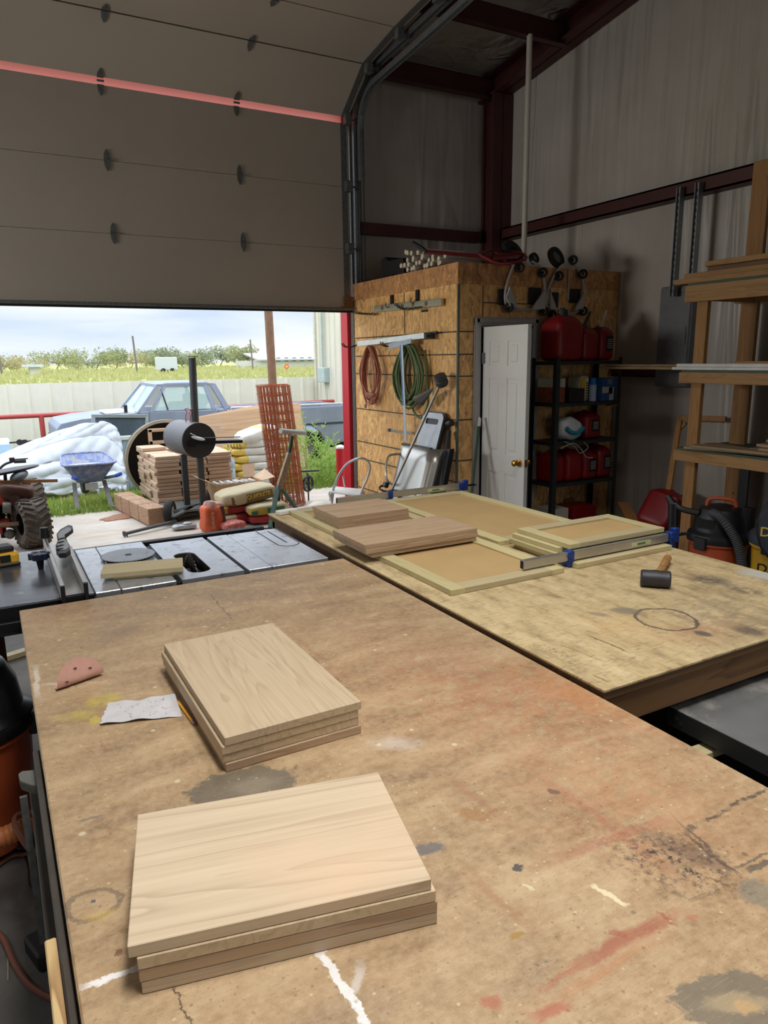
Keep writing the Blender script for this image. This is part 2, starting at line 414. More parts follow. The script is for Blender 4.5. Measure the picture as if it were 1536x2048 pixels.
    for rz, sc in ((.4, 3.), (-.9, 2.2), (1.9, 2.6), (.15, 4.), (2.6, 3.4), (-.3, 2.8)):
        sv = n.map(co, (sc*1.3, sc*34, 1), rot=(0, 0, rz)); sn = n.noise(sv, 2.2, 2, .4)
        col = n.mix(n.rng(n.math('ABSOLUTE', n.math('SUBTRACT', sn, .5)), .004, .0, 0, .35), col, lin((120, 92, 64) if rz > 0 else (216, 196, 160)))
    n.bump(n.math('ADD', a, n.math('MULTIPLY', b, .5)), .25, .004)
    return n.out(col, n.rng(a, .3, .7, .42, .62))
def second_mat():
    n = NM('worn_plywood_table'); co = n.co(); z = .985
    st = n.map(co, (2.6, .9, 1), rot=(0, 0, .12)); a = n.noise(st, 6, 9, .72); b = n.noise(n.map(co, (1, 5, 1), rot=(0, 0, .2)), 26, 4, .7)
    col = n.ramp(a, [(.3, lin((134, 114, 84))), (.47, lin((184, 162, 120))), (.7, lin((212, 192, 150)))])
    col = n.mix(n.rng(b, .54, .70, 0, .6), col, lin((88, 74, 58)))
    b2_ = n.noise(n.map(co, (3, 14, 1), rot=(0, 0, -.35)), 9, 5, .75); col = n.mix(n.rng(b2_, .60, .68, 0, .6), col, lin((84, 70, 56)))
    b3_ = n.noise(co, 60, 4, .8); col = n.mix(n.rng(b3_, .60, .72, 0, .5), col, lin((214, 196, 156)))
    S_ = Spots(n, z, .012, (1.85, 2.25, 0)); E_ = S_.ell; L_ = S_.line
    for (c, a_, b_, t, am) in [((1450, 1230), (1560, 1240), (1440, 1290), (120, 106, 90), .5), ((1230, 1250), (1300, 1240), (1220, 1290), (196, 160, 110), .4), ((1400, 1265), (1460, 1250), (1400, 1290), (176, 130, 96), .5)]:
        col = E_(col, c, a_, b_, t, am, 1.4, 2.)
    col = E_(col, (1332, 1238), (1390, 1238), (1332, 1217), (78, 68, 62), .85, .5, ring=.06)
    col = E_(col, (1108, 1302), (1145, 1318), (1098, 1292), (84, 66, 54), .8, .9, 1.)
    col = E_(col, (1420, 1160), (1465, 1165), (1420, 1152), (70, 62, 62), .8, .9, 2.)
    col = E_(col, (1490, 1180), (1530, 1190), (1485, 1172), (82, 74, 72), .7, .9, 2.)
    col = E_(col, (1500, 1262), (1535, 1268), (1496, 1254), (80, 70, 66), .7, .7)
    col = E_(col, (1405, 1267), (1425, 1272), (1402, 1262), (74, 66, 70), .8, .5)
    col = E_(col, (1252, 1222), (1285, 1226), (1250, 1216), (112, 106, 96), .7, .5)
    col = E_(col, (1195, 1228), (1215, 1232), (1193, 1224), (112, 108, 98), .6, .6)
    col = E_(col, (1525, 1150), (1570, 1160), (1510, 1138), (186, 190, 186), .7, .6)
    col = L_(col, (1180, 1272), (1252, 1302), .003, (92, 76, 58), .8, .5)
    col = L_(col, (1185, 1350), (1215, 1362), .003, (92, 76, 58), .7, .6)
    col = L_(col, (1120, 1290), (1200, 1320), .0012, (92, 76, 58), .7, .6)
    n.bump(n.math('ADD', a, b), .5, .004)
    return n.out(col, .62)
def osb_mat(name, base=(234, 178, 112)):
    n = NM(name); co = n.co(); g = n.vm('ADD', co, n.vm('MULTIPLY', n.noise(co, 4, 2, .5, col=True), (.22, .22, .22)))
    # chips: stretched cells at several angles; the grain runs mostly upright
    vals = []
    for k, (rx, sc) in enumerate(((.35, 26), (-.5, 32), (1.2, 22))):
        m1 = n.map(g, (1.5, 1.5, .36), rot=(rx, rx*.9, rx*.3)); m1 = n.map(m1, (1, 1, 1), loc=(k*3.1, k*1.7, k*.9))
        vals.append(n.sep(n.voro(m1, sc, 'F1', 'Color'))[k])
    sel = n.rng(n.noise(g, 9, 3, .6), .44, .56)
    f = n.mix(sel, vals[0], vals[1]); f = n.mix(n.rng(n.noise(g, 7, 2, .6), .5, .6, 0, .7), f, vals[2])
    b = lin(base); k = lambda q: tuple(min(1, v*q) for v in b[:3])+(1,)
    col = n.ramp(f, [(0, k(.5)), (.3, k(.82)), (.7, k(1.08)), (1, k(1.5))])
    col = n.mix(n.rng(n.noise(n.map(co, (60, 60, 6)), 1.5, 3, .6), .35, .7, 0, .3), col, k(.6))
    n.bump(f, .3, .004)
    return n.out(col, .62)
def wrap_mat():
    n = NM('white_vinyl_insulation'); co = n.co()
    w = n.noise(n.map(co, (1, 1, .10)), 1.9, 2, .5, .5); w2 = n.noise(n.map(co, (1, 1, .07), rot=(.10, .08, 0)), 6, 2, .5, .3)
    mk = n.rng(n.noise(n.map(co, (1, 1, .35)), .9, 2, .5), .42, .62, .1, 1.)
    col = n.ramp(n.noise(co, .7, 4, .6), [(.3, lin((164, 155, 145))), (.7, lin((184, 176, 166)))])
    ridge = n.math('ABSOLUTE', n.math('SUBTRACT', w, .5))
    n.bump(n.math('MULTIPLY', n.math('ADD', n.math('MULTIPLY', n.rng(ridge, .05, 0), .35), n.math('MULTIPLY', w2, 1.3)), mk), .85, .06)
    return n.out(col, .42)
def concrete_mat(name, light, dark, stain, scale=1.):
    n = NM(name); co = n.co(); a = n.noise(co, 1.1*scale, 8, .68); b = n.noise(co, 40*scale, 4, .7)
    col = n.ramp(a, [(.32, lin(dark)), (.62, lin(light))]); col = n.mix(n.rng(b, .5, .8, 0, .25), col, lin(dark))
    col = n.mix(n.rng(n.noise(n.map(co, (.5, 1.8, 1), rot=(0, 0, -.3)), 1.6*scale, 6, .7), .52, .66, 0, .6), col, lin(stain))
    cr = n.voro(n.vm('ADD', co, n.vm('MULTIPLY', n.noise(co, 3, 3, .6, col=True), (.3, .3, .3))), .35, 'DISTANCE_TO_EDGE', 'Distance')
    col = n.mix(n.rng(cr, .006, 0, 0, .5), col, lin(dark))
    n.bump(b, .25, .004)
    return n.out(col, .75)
def ground_mat():
    n = NM('grassy_ground'); co = n.co(); a = n.noise(co, .25, 8, .7); b = n.noise(co, 5, 6, .7)
    col = n.ramp(a, [(.35, lin((128, 140, 66))), (.5, lin((160, 156, 88))), (.65, lin((196, 176, 118)))])
    col = n.mix(n.rng(b, .4, .7, 0, .6), col, lin((106, 122, 58)))
    n.bump(b, .6, .05)
    return n.out(col, .9)
M_bench = bench_mat(); M_second = second_mat(); M_wrap = wrap_mat()
M_osb = osb_mat('oriented_strand_board'); M_osbrim = osb_mat('oriented_strand_rim', (196, 140, 88))
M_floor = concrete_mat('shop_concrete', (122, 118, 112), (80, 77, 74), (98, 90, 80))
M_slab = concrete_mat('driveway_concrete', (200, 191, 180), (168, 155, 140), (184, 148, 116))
M_ground = ground_mat()
M_purlin = P('oxide_red_steel', (74, 36, 32), .5, .2, .15, 5)
M_doorpan = P('beige_door_panel', (176, 165, 150), .5, 0, .05, 1.2)
M_galv = P('galvanized_steel', (152, 156, 158), .38, .85, .15, 30)
M_dgalv = P('dull_zinc', (112, 114, 112), .5, .6, .25, 40, dirt=(60, 54, 46), dirt_amt=.4)
M_black = P('black_plastic', (26, 26, 28), .45, 0, .2, 20)
M_blackm = P('black_steel', (30, 30, 32), .45, .5, .2, 12)
M_rubber = P('black_rubber', (34, 33, 32), .8, 0, .25, 24, bump=.3)
M_pvc = P('pvc_pipe', (188, 180, 166), .45, 0, .06, 4)
M_white = P('white_paint', (222, 220, 216), .38, 0, .03, 6)
M_casing = P('white_casing', (168, 164, 160), .5, 0, .05, 6)
M_red = P('red_trim_steel', (196, 24, 44), .4, .1, .06, 3)
M_redpl = P('red_fuel_plastic', (128, 14, 20), .42, 0, .1, 6)
M_blue = P('blue_clamp_casting', (28, 62, 138), .42, .2, .12, 12)
M_alu = P('aluminum', (186, 184, 178), .32, .8, .08, 20)
M_brass = P('brass', (196, 150, 70), .25, .95, .05, 8)
M_rope = P('black_bungee', (24, 24, 26), .7)
M_board = WOOD('maple_board', (202, 184, 156), (152, 130, 106), 'X', 1., .55, fig=.33, pink=(208, 176, 146))
M_boardb = WOOD('birch_board', (198, 178, 148), (152, 128, 100), 'Y', 1.3, .55, fig=.28)
M_oak = WOOD('poplar_laminated_board', (186, 160, 130), (132, 104, 80), 'X', 1.1, .58, fig=.3, knots=True)
M_frame = WOOD('poplar_frame', (192, 178, 140), (158, 142, 106), 'X', 1.2, .6, fig=.22)
M_mdf = P('door_center_panel', (182, 152, 104), .6, 0, .06, 5)
M_pine = WOOD('pine_stud', (176, 128, 74), (128, 84, 44), 'X', .9, .65, fig=.35, knots=True)
M_pinez = WOOD('pine_post', (176, 128, 74), (124, 82, 42), 'Z', .9, .65, fig=.35, knots=True)
M_piney = WOOD('pine_rail', (176, 134, 84), (130, 88, 48), 'Y', .9, .65, fig=.35, knots=True)
M_cedar = WOOD('sawn_cedar', (206, 178, 150), (172, 138, 112), 'X', .5, .75, fig=.14)
M_edge = WOOD('old_timber_edge', (122, 88, 52), (70, 46, 26), 'X', .8, .7, fig=.4)
M_orange = P('orange_vac_plastic', (176, 78, 44), .38, 0, .08, 5)
M_glass = None
def glass(name, tint, rough=.05, alpha=.35):
    n = NM(name); n.bsdf.inputs['Alpha'].default_value = alpha
    return n.out(lin(tint), rough, 0, .6)
M_wind = glass('truck_glass', (196, 220, 218), .06, .55)
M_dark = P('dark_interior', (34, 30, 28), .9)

# ================================================================ THE SETTING
def struct(mb, name, m, label=None, smooth=False, origin=(0, 0, 0)):
    o = mb.build(name, m, None, smooth, origin); o['kind'] = 'structure'
    if label: o['label'] = label
    return o
RX, FY = 5.3, 6.95         # right wall, front (overhead door) wall
RSL = .139                 # roof slope
def roofz(y): return 4.76 + RSL*(FY-y)
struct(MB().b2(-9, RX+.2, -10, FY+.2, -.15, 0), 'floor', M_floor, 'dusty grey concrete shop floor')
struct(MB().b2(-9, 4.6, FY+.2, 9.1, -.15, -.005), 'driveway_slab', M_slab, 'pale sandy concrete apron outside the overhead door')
OX0, OX1, OZ = -1.25, 3.47, 4.2
w = MB().b2(OX1, RX+.2, FY, FY+.16, 0, 4.9).b2(-9, OX0, FY, FY+.16, 3.2, 4.9).b2(-9, -6.5, FY, FY+.16, 0, 3.2).b2(-2.2, OX0, FY, FY+.16, 0, 3.2).b2(OX0, OX1, FY, FY+.16, OZ, 4.9)  # unseen gap at the left is added to let in more daylight
struct(w, 'wall_front', M_wrap, 'wrapped insulation wall around the overhead door')
struct(MB().prism([(RX, -10, 0), (RX, FY+.16, 0), (RX, FY+.16, roofz(FY)+.05), (RX, -10, roofz(-10)+.05)], (.16, 0, 0)), 'wall_right', M_wrap, 'white vinyl-faced insulation side wall with loose folds')
struct(MB().prism([(-9, -10, 0), (-9, FY, 0), (-9, FY, roofz(FY)), (-9, -10, roofz(-10))], (-.16, 0, 0)), 'wall_left', M_wrap)
struct(MB().b2(-9, -2, -10.2, -10, 0, 7.2).b2(4.0, RX, -10.2, -10, 0, 7.2).b2(-2, 4.0, -10.2, -10, 4.2, 7.2), 'wall_rear', M_wrap)  # opening behind the camera, added as a source of sky light
struct(MB().prism([(-9, FY+.3, roofz(FY+.3)), (-9, -10.2, roofz(-10.2)), (-9, -10.2, roofz(-10.2)+.12), (-9, FY+.3, roofz(FY+.3)+.12)], (RX+9.2, 0, 0)), 'ceiling', M_wrap, 'white insulation blanket ceiling sagging between purlins')
# steel frame
tn = [0]
def trim(mb, label, m=None):
    tn[0] += 1; return struct(mb, 'trim_%d' % tn[0], m or M_purlin, label)
def cbeam(mb, p0, p1, h, w):  # C section along X or Y: web plus flanges
    mb.bar(p0, p1, w, h, bev=.004); return mb
trim(MB().b2(5.04, RX-.01, 6.62, 6.66, 0, 4.5).b2(5.13, RX-.01, 6.90, 6.94, 0, 4.5).b2(5.15, 5.17, 6.62, 6.94, 0, 4.5), 'dark red steel corner column')
raf = MB()
for (za, zb, xa, xb) in ((0, .02, 5.06, 5.28), (.20, .22, 5.06, 5.28), (0, .22, 5.16, 5.18)):
    raf.prism([(xa, 6.94, 4.47+za), (xa, 6.94, 4.47+zb), (xa, -9.9, 4.47+zb+RSL*16.84), (xa, -9.9, 4.47+za+RSL*16.84)], (xb-xa, 0, 0))
trim(raf, 'dark red roof beam rising along the top of the side wall')
def purlin(y, zb, x0, x1, label):
    trim(MB().b2(x0, x1, y, y+.012, zb, zb+.21).b2(x0, x1, y-.07, y+.01, zb, zb+.012).b2(x0, x1, y, y+.07, zb+.198, zb+.21), label)
purlin(6.78, 4.47, 3.3, 5.15, 'dark red eave strut over the overhead door wall')
purlin(5.72, 4.62, -1.3, 5.15, 'dark red roof purlin above the door track')
for k in range(1, 11): purlin(5.72-1.45*k, 4.62+RSL*1.45*k+.0, -8.9, 5.15, 'dark red roof purlin, further back')
trim(MB().b2(3.55, 5.05, 6.85, 6.86, 3.03, 3.14).b2(3.55, 5.05, 6.86, 6.94, 3.03, 3.04).b2(3.55, 5.05, 6.86, 6.94, 3.13, 3.14), 'dark red wall girt above the closet')
trim(MB().b2(5.16, 5.17, -9.9, 6.6, 3.03, 3.15).b2(5.16, 5.29, -9.9, 6.6, 3.03, 3.045).b2(5.16, 5.29, -9.9, 6.6, 3.135, 3.15), 'dark red wall girt along the side wall')
trim(MB().b2(5.2, 5.21, -9.9, 4.95, 1.58, 1.66).b2(5.2, 5.29, -9.9, 4.95, 1.58, 1.59), 'low dark wall girt behind the lumber')
# exterior red jamb and header
trim(MB().b2(3.425, 3.465, FY+.02, FY+.18, -.02, 4.2, .004), 'red outside door jamb', M_red)
trim(MB().b2(OX0, 3.46, FY+.02, FY+.24, 4.2, 4.44, .004), 'red outside door header', M_red)
_n = NM('lit_header_pink'); _n.out(lin((240, 150, 155)), .6); _t = _n.n.new('ShaderNodeBsdfTranslucent'); _t.inputs[0].default_value = lin((252, 200, 200)); _x = _n.n.new('ShaderNodeMixShader'); _x.inputs[0].default_value = .8  # added translucent strip; its pink stands in for daylight on the red header
_n.l.new(_n.bsdf.outputs[0], _x.inputs[1]); _n.l.new(_t.outputs[0], _x.inputs[2]); _n.l.new(_x.outputs[0], _n.n['Material Output'].inputs['Surface'])
trim(MB().b2(OX0, 3.46, FY+.05, FY+.056, 4.02, 4.2), 'added pink strip in the door gap imitating the lit red header', _n.m)
trim(MB().b2(3.465, 3.55, FY-.05, FY+.0, 0, 4.2, .003), 'grey steel door jamb post', M_dgalv)

# ---- overhead door
D1 = T('door_1', (1.1, 6.88, 2.28), 'raised beige sectional overhead door seen from inside', 'door', kind='structure'); del D1['category']
secs = [((6.88, 2.285), (6.88, 2.868)), ((6.88, 2.872), (6.88, 3.458)), ((6.88, 3.462), (6.88, 4.045)), ((6.862, 4.098), (6.40, 4.41)), ((6.39, 4.415), (5.82, 4.50)), ((5.81, 4.502), (5.23, 4.55)), ((5.22, 4.552), (4.62, 4.60)), ((4.61, 4.602), (4.02, 4.65))]
DX0, DX1 = -1.2, 3.44
for i, (a, b) in enumerate(secs):
    d = V(0, b[0]-a[0], b[1]-a[1]); nrm = V(0, -d.z, d.y).normalized() if False else V(0, d.z, -d.y).normalized()
    mb = MB(); A = V(DX0, a[0], a[1]); B = V(DX0, b[0], b[1])
    mb.prism([A, B, B+nrm*.045, A+nrm*.045], (DX1-DX0, 0, 0), .003)
    pn = mb.build('door_section', M_doorpan, D1)
    e = MB()
    for xx in (DX1-.055, DX0+.055):
        A2 = V(xx-.03, a[0], a[1]) - nrm*.004; B2 = V(xx-.03, b[0], b[1]) - nrm*.004
        e.prism([A2, B2, B2-nrm*.004, A2-nrm*.004], (.06, 0, 0))
    e.build('end_stile', M_dgalv, pn)
    if i:  # hinges over the seam below this section, and a roller at the right edge
        a0 = secs[i-1]; u0 = V(0, a0[1][0]-a0[0][0], a0[1][1]-a0[0][1]).normalized(); n0 = V(0, u0.z, -u0.y); u1 = d.normalized()
        for hx in (-.03, 1.135, 2.303):
            h = MB(); c0 = V(hx, a0[1][0], a0[1][1]) - n0*.006; c1 = V(hx, a[0], a[1]) - nrm*.006
            h.prism([c0+V(-.027, 0, 0), c0+V(.027, 0, 0), c0+V(.022, 0, 0)-u0*.05, c0+V(.004, 0, 0)-u0*.085, c0+V(-.004, 0, 0)-u0*.085, c0+V(-.022, 0, 0)-u0*.05], -n0*.003)
            h.prism([c1+V(-.027, 0, 0), c1+V(.027, 0, 0), c1+V(.022, 0, 0)+u1*.05, c1+V(.004, 0, 0)+u1*.085, c1+V(-.004, 0, 0)+u1*.085, c1+V(-.022, 0, 0)+u1*.05], -nrm*.003)
            m_ = (c0+c1)/2-n0*.008; h.cyl(m_-V(.028, 0, 0), m_+V(.028, 0, 0), .009, seg=8)
            for q in (-.045, -.07): h.cyl(c0+u0*q, c0+u0*q-n0*.007, .005, seg=6); h.cyl(c1-u1*q, c1-u1*q-nrm*.007, .005, seg=6)
            h.build('hinge', M_dgalv, pn)
        r = MB(); c = V(3.43, (a0[1][0]+a[0])/2, (a0[1][1]+a[1])/2) - n0*.035
        r.b2(3.38, 3.44, c.y-.035, c.y+.03, c.z-.05, c.z+.05).cyl(c, c+V(.07, 0, 0), .008, seg=8).cyl(c+V(.055, 0, 0), c+V(.08, 0, 0), .024, seg=12)
        r.build('roller', M_dgalv, pn)
MB().b2(DX0, DX1, 6.82, 6.93, 2.262, 2.288, .004).build('bottom_bar', M_dgalv, D1)
MB().b2(DX0, DX1, 6.87, 6.925, 2.245, 2.262, .004).build('bottom_seal', M_rubber, D1)
MB().b2(3.34, 3.44, 6.85, 6.875, 2.30, 2.40).b2(3.3, 3.44, 6.83, 6.88, 2.288, 2.30).build('corner_bracket', P('rusty_bracket', (120, 84, 50), .7, .2), D1)
def track(name, off, label):
    t = T(name, (3.5, 6.8, 0), label, 'door track', kind='structure'); del t['category']
    path = [(3.51, 6.87-off, 0.02), (3.51, 6.87-off, 3.6), (3.51, 6.87-off, 3.95)] if not off else [(3.51, 6.87-off, 3.5), (3.51, 6.87-off, 3.9)]
    a = arc((3.51, 6.41, 3.97), .46-off, 0, PI/2*.96, 8, (0, 1, 0), (0, 0, 1))
    path = path + a + [(3.51, 5.2, a[-1].z+.09), (3.51, 2.4, a[-1].z+.33)]
    mb = MB(); P3 = [Vector(p) for p in path]
    for p, q in zip(P3, P3[1:]):
        if (q-p).length < 1e-4: continue
        up = V(1, 0, 0)
        mb.bar(p, q, .003, .06, up)            # web
        sd = (q-p).normalized().cross(up)
        for s_ in (-.025, .025): mb.bar(p+V(-.0, 0, 0)+sd*0+V(0, 0, 0)+up*s_, q+up*s_, .05, .004, up)
    mb.build('track_rail', M_galv, t)
    if not off:
        f = MB()
        f.b2(3.53, 3.535, 6.88, 6.93, 0.02, 3.9).b2(3.535, 3.60, 6.925, 6.93, .02, 3.9)
        f.build('mounting_angle', M_dgalv, t)
        cb = MB(); cb.tube([(3.565, 6.80, .1), (3.565, 6.80, 4.1)], .004, 6); cb.build('lift_cable', M_blackm, t)
        an = MB().bar((3.56, 6.1, 4.52), (3.56, 2.4, 4.90), .006, .06).bar((3.585, 6.1, 4.55), (3.585, 2.4, 4.93), .05, .006)
        an.build('hanger_angle', M_dgalv, t)
    return t
track('overhead_door_track', 0, 'galvanized overhead door track curving up the right jamb')
track('overhead_door_track', .13, 'second inner galvanized track rail above the right jamb')

# ---- closet built of strand board in the corner
CX, CY, CZ = 3.476, 5.0, 2.53
struct(MB().b2(CX, CX+.09, CY, 6.9, 0, 2.5), 'wall_closet_side', M_osb, 'closet side wall of oriented strand board')
struct(MB().b2(CX+.0905, 3.70, CY, CY+.09, 0, 2.5).b2(4.275, RX-.01, CY, CY+.09, 0, 2.5).b2(3.70, 4.275, CY, CY+.09, 2.045, 2.5), 'wall_closet_front', M_osb, 'closet front wall of oriented strand board')
struct(MB().b2(CX-.012, CX-.001, CY-.012, 6.9, 2.365, CZ), 'trim_closet_side', M_osbrim, 'strand board rim along closet side top')
struct(MB().b2(CX-.001, RX-.01, CY-.012, CY-.001, 2.365, CZ), 'trim_closet_front', M_osbrim, 'strand board rim along closet front top')
struct(MB().b2(CX, RX-.01, CY, 6.94, 2.501, CZ-.002), 'ceiling_closet', M_osb, 'closet roof deck')
# dark sheet joints and edge strip
jm = P('joint_line', (70, 66, 52), .8)
j = MB()
for z_ in (1.985, 1.80, 1.62, 1.255, .905, .72, .40): j.b2(CX-.0035, CX+.001, CY+.01, 6.88, z_-.006, z_+.004)
j.b2(CX-.0035, CX+.001, 5.86, 5.868, 1.99, 2.36).b2(CX-.004, CX+.001, 5.9, 5.908, .4, .9)
for z_ in (1.985, 1.80, 1.62, 1.255, .905, .40): j.b2(CX+.0, 3.63, CY-.0035, CY+.001, z_-.006, z_+.004)
for z_ in (2.22, ): j.b2(3.72, 4.45, CY-.0035, CY+.001, z_-.004, z_+.004)
j.b2(3.72, 3.727, CY-.0035, CY+.001, 2.09, 2.36).b2(4.45, 4.457, CY-.0035, CY+.001, 2.1, 2.36)
struct(j, 'trim_sheet_joints', jm, 'dark joints between strand board sheets')
struct(MB().b2(CX-.006, CX+.012, CY-.006, CY+.012, 0, 2.36), 'trim_closet_corner', P('corner_bead', (92, 100, 90), .5, .3), 'grey metal corner bead on closet')
# casing
c = MB()
for (x0, x1) in ((3.632, 3.70), (4.268, 4.336)):
    c.b2(x0, x1, CY-.02, CY, 0, 2.10, .004); c.b2(x0+.012, x1-.02, CY-.028, CY-.018, 0, 2.09, .003)
c.b2(3.632, 4.336, CY-.021, CY-.001, 2.035, 2.102, .004).b2(3.65, 4.32, CY-.028, CY-.018, 2.055, 2.09, .003)
c.b2(3.70, 3.715, CY-.001, CY+.09, 0, 2.035).b2(4.255, 4.27, CY-.001, CY+.09, 0, 2.035).b2(3.70, 4.27, CY-.001, CY+.09, 2.02, 2.035)
struct(c, 'trim_door_casing', M_casing, 'white casing around the closet door')
# six panel slab, hinged on the left jamb and swung into the shop
hinge = V(3.715, CY-.03, 0)
D2 = T('door_2', hinge, 'open white six panel closet door with brass knob', 'door', rot=(0, 0, -PI/2+math.radians(1.5)), kind='structure'); del D2['category']
# local: x from hinge outward (world -Y), y thickness
W_, H_ = .55, 2.02
R_ = mw(D2)
def L2(mb): bmesh.ops.transform(mb.bm, matrix=R_, verts=mb.bm.verts[:]); return mb
s = MB().b2(0, W_, .006, .03, .008, H_)
st = [(0, .085), (.235, .315), (.465, W_)]
for (a, b) in st: s.b2(a, b, 0, .036, .008, H_)
rails = [(.008, .2), (.82, .98), (1.60, 1.70), (1.90, H_)]
for (a, b) in rails: s.b2(.085, .235, 0, .036, a, b).b2(.315, .465, 0, .036, a, b)
for (x0, x1) in ((.085, .235), (.315, .465)):
    for (z0, z1) in ((.2, .82), (.98, 1.60), (1.70, 1.90)):
        s.b2(x0+.028, x1-.028, .001, .035, z0+.03, z1-.03, .008)
sl_ = L2(s).build('door_slab', M_white, D2)
k = MB()
for sg in (-1, 1):
    y0 = .018+sg*.02
    k.lathe([(0, 0), (.03, 0), (.03, .008), (.012, .012), (.012, .03), (.02, .034), (.027, .045), (.026, .058), (.015, .066), (0, .067)], (W_-.06, y0, .93), (sg*-PI/2, 0, 0))
k.b2(W_-.0, W_+.002, .004, .032, .90, .96)
L2(k).build('door_knob', M_brass, sl_, smooth=True)
L2(MB().b2(-.004, .03, -.003, 0, 1.72, 1.81).b2(-.004, .03, -.003, 0, .22, .31).cyl((-.004, -.004, 1.72), (-.004, -.004, 1.81), .006).cyl((-.004, -.004, .22), (-.004, -.004, .31), .006)).build('hinge_plate', M_galv, sl_)
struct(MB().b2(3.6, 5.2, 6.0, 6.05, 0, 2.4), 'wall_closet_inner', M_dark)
# ================================================================ BENCHES
t = T('workbench', (.61, 1.3, 0), 'big worn tan particleboard workbench filling the foreground', 'workbench')
MB().b2(.015, 1.22, .10, 2.568, .945, .97, .003).build('bench_top', M_bench, t, origin=None)
MB().b2(.03, .068, .12, 2.55, .855, .945).b2(1.165, 1.203, .12, 2.55, .855, .945).b2(.068, 1.165, .12, .158, .855, .945).b2(.068, 1.165, 2.512, 2.55, .855, .945).build('apron', M_edge, t)
for (x, y) in ((.07, .2), (1.07, .2), (.07, 2.4), (1.07, 2.4)): MB().b2(x, x+.088, y, y+.088, 0, .855, .003).build('leg', M_pinez, t)
MB().b2(.0, .014, .12, 1.62, .86, .945, .003).b2(-.016, .014, .12, 1.62, .852, .86, .002).build('edge_rail', P('dark_edge_steel', (74, 68, 62), .6, .3, .2, 8), t)
M_bench_o = bpy.data.objects
one(MB().b2(-.016, -.001, .3, .98, .86, .985, .002), 'plywood_offcut', WOOD('plywood_edge', (206, 180, 128), (140, 104, 66), 'Y', 1., .6, fig=.6), 'narrow pale plywood offcut standing against left side of the big bench', 'offcut')
ba = T('assembly_table', (1.85, 2.25, 0), 'second table topped with stained yellowish plywood, right of the big bench', 'table')
top = MB().b2(1.228, 2.45, 1.135, 3.50, .978, .985, .001); top.build('table_top', M_second, ba)
MB().b2(1.231, 2.445, 1.14, 3.49, .956, .978).build('sub_top', M_edge, ba)
MB().b2(1.245, 2.42, 1.15, 1.17, .868, .956, .002).build('front_apron', WOOD('plywood_apron', (128, 92, 54), (86, 58, 32), 'X', .8, .65, fig=.5), ba)
MB().b2(1.245, 1.283, 1.17, 3.48, .868, .956).b2(2.38, 2.42, 1.17, 3.48, .868, .956).b2(1.245, 2.42, 3.45, 3.48, .868, .956).build('side_apron', M_edge, ba)
MB().b2(1.26, 2.41, 1.19, 3.44, .58, .60).build('lower_shelf', P('brown_dark_shelf', (58, 42, 32), .8), ba)
for (x, y) in ((1.30, 1.25), (2.28, 1.25), (1.30, 3.35), (2.28, 3.35)): MB().b2(x, x+.088, y, y+.088, 0, .868).build('leg', M_pinez, ba)
# machine table in the gap, lower right
ci = T('machine_table', (1.95, .85, 0), 'dusty dark grey cast iron machine table below the right edge of the bench', 'machine table')
M_ci = P('dusty_cast_iron', (108, 108, 108), .6, .1, .2, 3, dirt=(146, 143, 136), dirt_amt=.45)
A_, B_ = at(1332, 1410, Z=.84), at(1536, 1345, Z=.84); C_ = at(1536, 1500, Z=.84)
MB().b2(A_.x+.002, A_.x+1.0, .2, A_.y-.002, .79, .84, .004).build('cast_top', M_ci, ci); MB().b2(A_.x, A_.x+.004, .2, A_.y, .788, .8385).b2(A_.x, A_.x+1.0, A_.y-.004, A_.y, .788, .8385).build('side_skirt', P('dark_cast_edge', (44, 46, 48), .5, .3), ci)
dk = MB()
for yy in (A_.y-.035, A_.y-.05, A_.y-.30): dk.cyl((A_.x-.001, yy, .815 if yy > A_.y-.04 else .806), (A_.x+.004, yy, .815 if yy > A_.y-.04 else .806), .006, seg=12)
dk.build('bolt_holes', M_dark, ci)
MB().b2(A_.x+.1, A_.x+.9, .3, A_.y-.1, .0, .79, .01).build('cabinet', M_blackm, ci)
one(MB().b2(1.34, 1.5, .93, .97, .80, .818).box((1.40, .985, .78), (.14, .05, .02), (0, 0, .1)), 'wood_scrap', M_frame, 'pale wood scrap lying between bench and machine table', 'scrap') if False else None
sp = at(1425, 1497, Z=.765)
one(MB().box((sp.x, sp.y, .765), (.30, .045, .02), (0, 0, -.05), .002), 'wood_scrap', M_frame, 'pale wood scrap poking out under the machine table edge', 'scrap')
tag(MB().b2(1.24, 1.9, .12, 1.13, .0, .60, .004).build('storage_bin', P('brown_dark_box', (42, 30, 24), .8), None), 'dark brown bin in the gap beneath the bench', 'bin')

# ================================================================ TABLE SAW
sw = T('table_saw', (.55, 2.95, 0), 'long table saw with dusty silver cast iron top and black edges', 'table saw')
M_sawtop = P('scuffed_steel_top', (206, 210, 218), .30, .75, .10, 11, dirt=(128, 126, 130), dirt_amt=.44, bump=.10)
M_sawext = P('black_laminate', (92, 94, 102), .26, .5, .3, 9, dirt=(166, 166, 172), dirt_amt=.42, bump=.12)
ZT = .965
MB().b2(-.75, .262, 2.655, 3.42, ZT-.03, ZT, .002).build('extension_table', M_sawext, sw)
def slab(x0, x1, y0, y1, holes=()):
    return MB().b2(x0, x1, y0, y1, ZT-.035, ZT, .0025)
slab(.265, .352, 2.645, 3.33).b2(.355, .552, 2.64, 3.33, ZT-.035, ZT, .0025).build('left_wing', M_sawtop, sw)
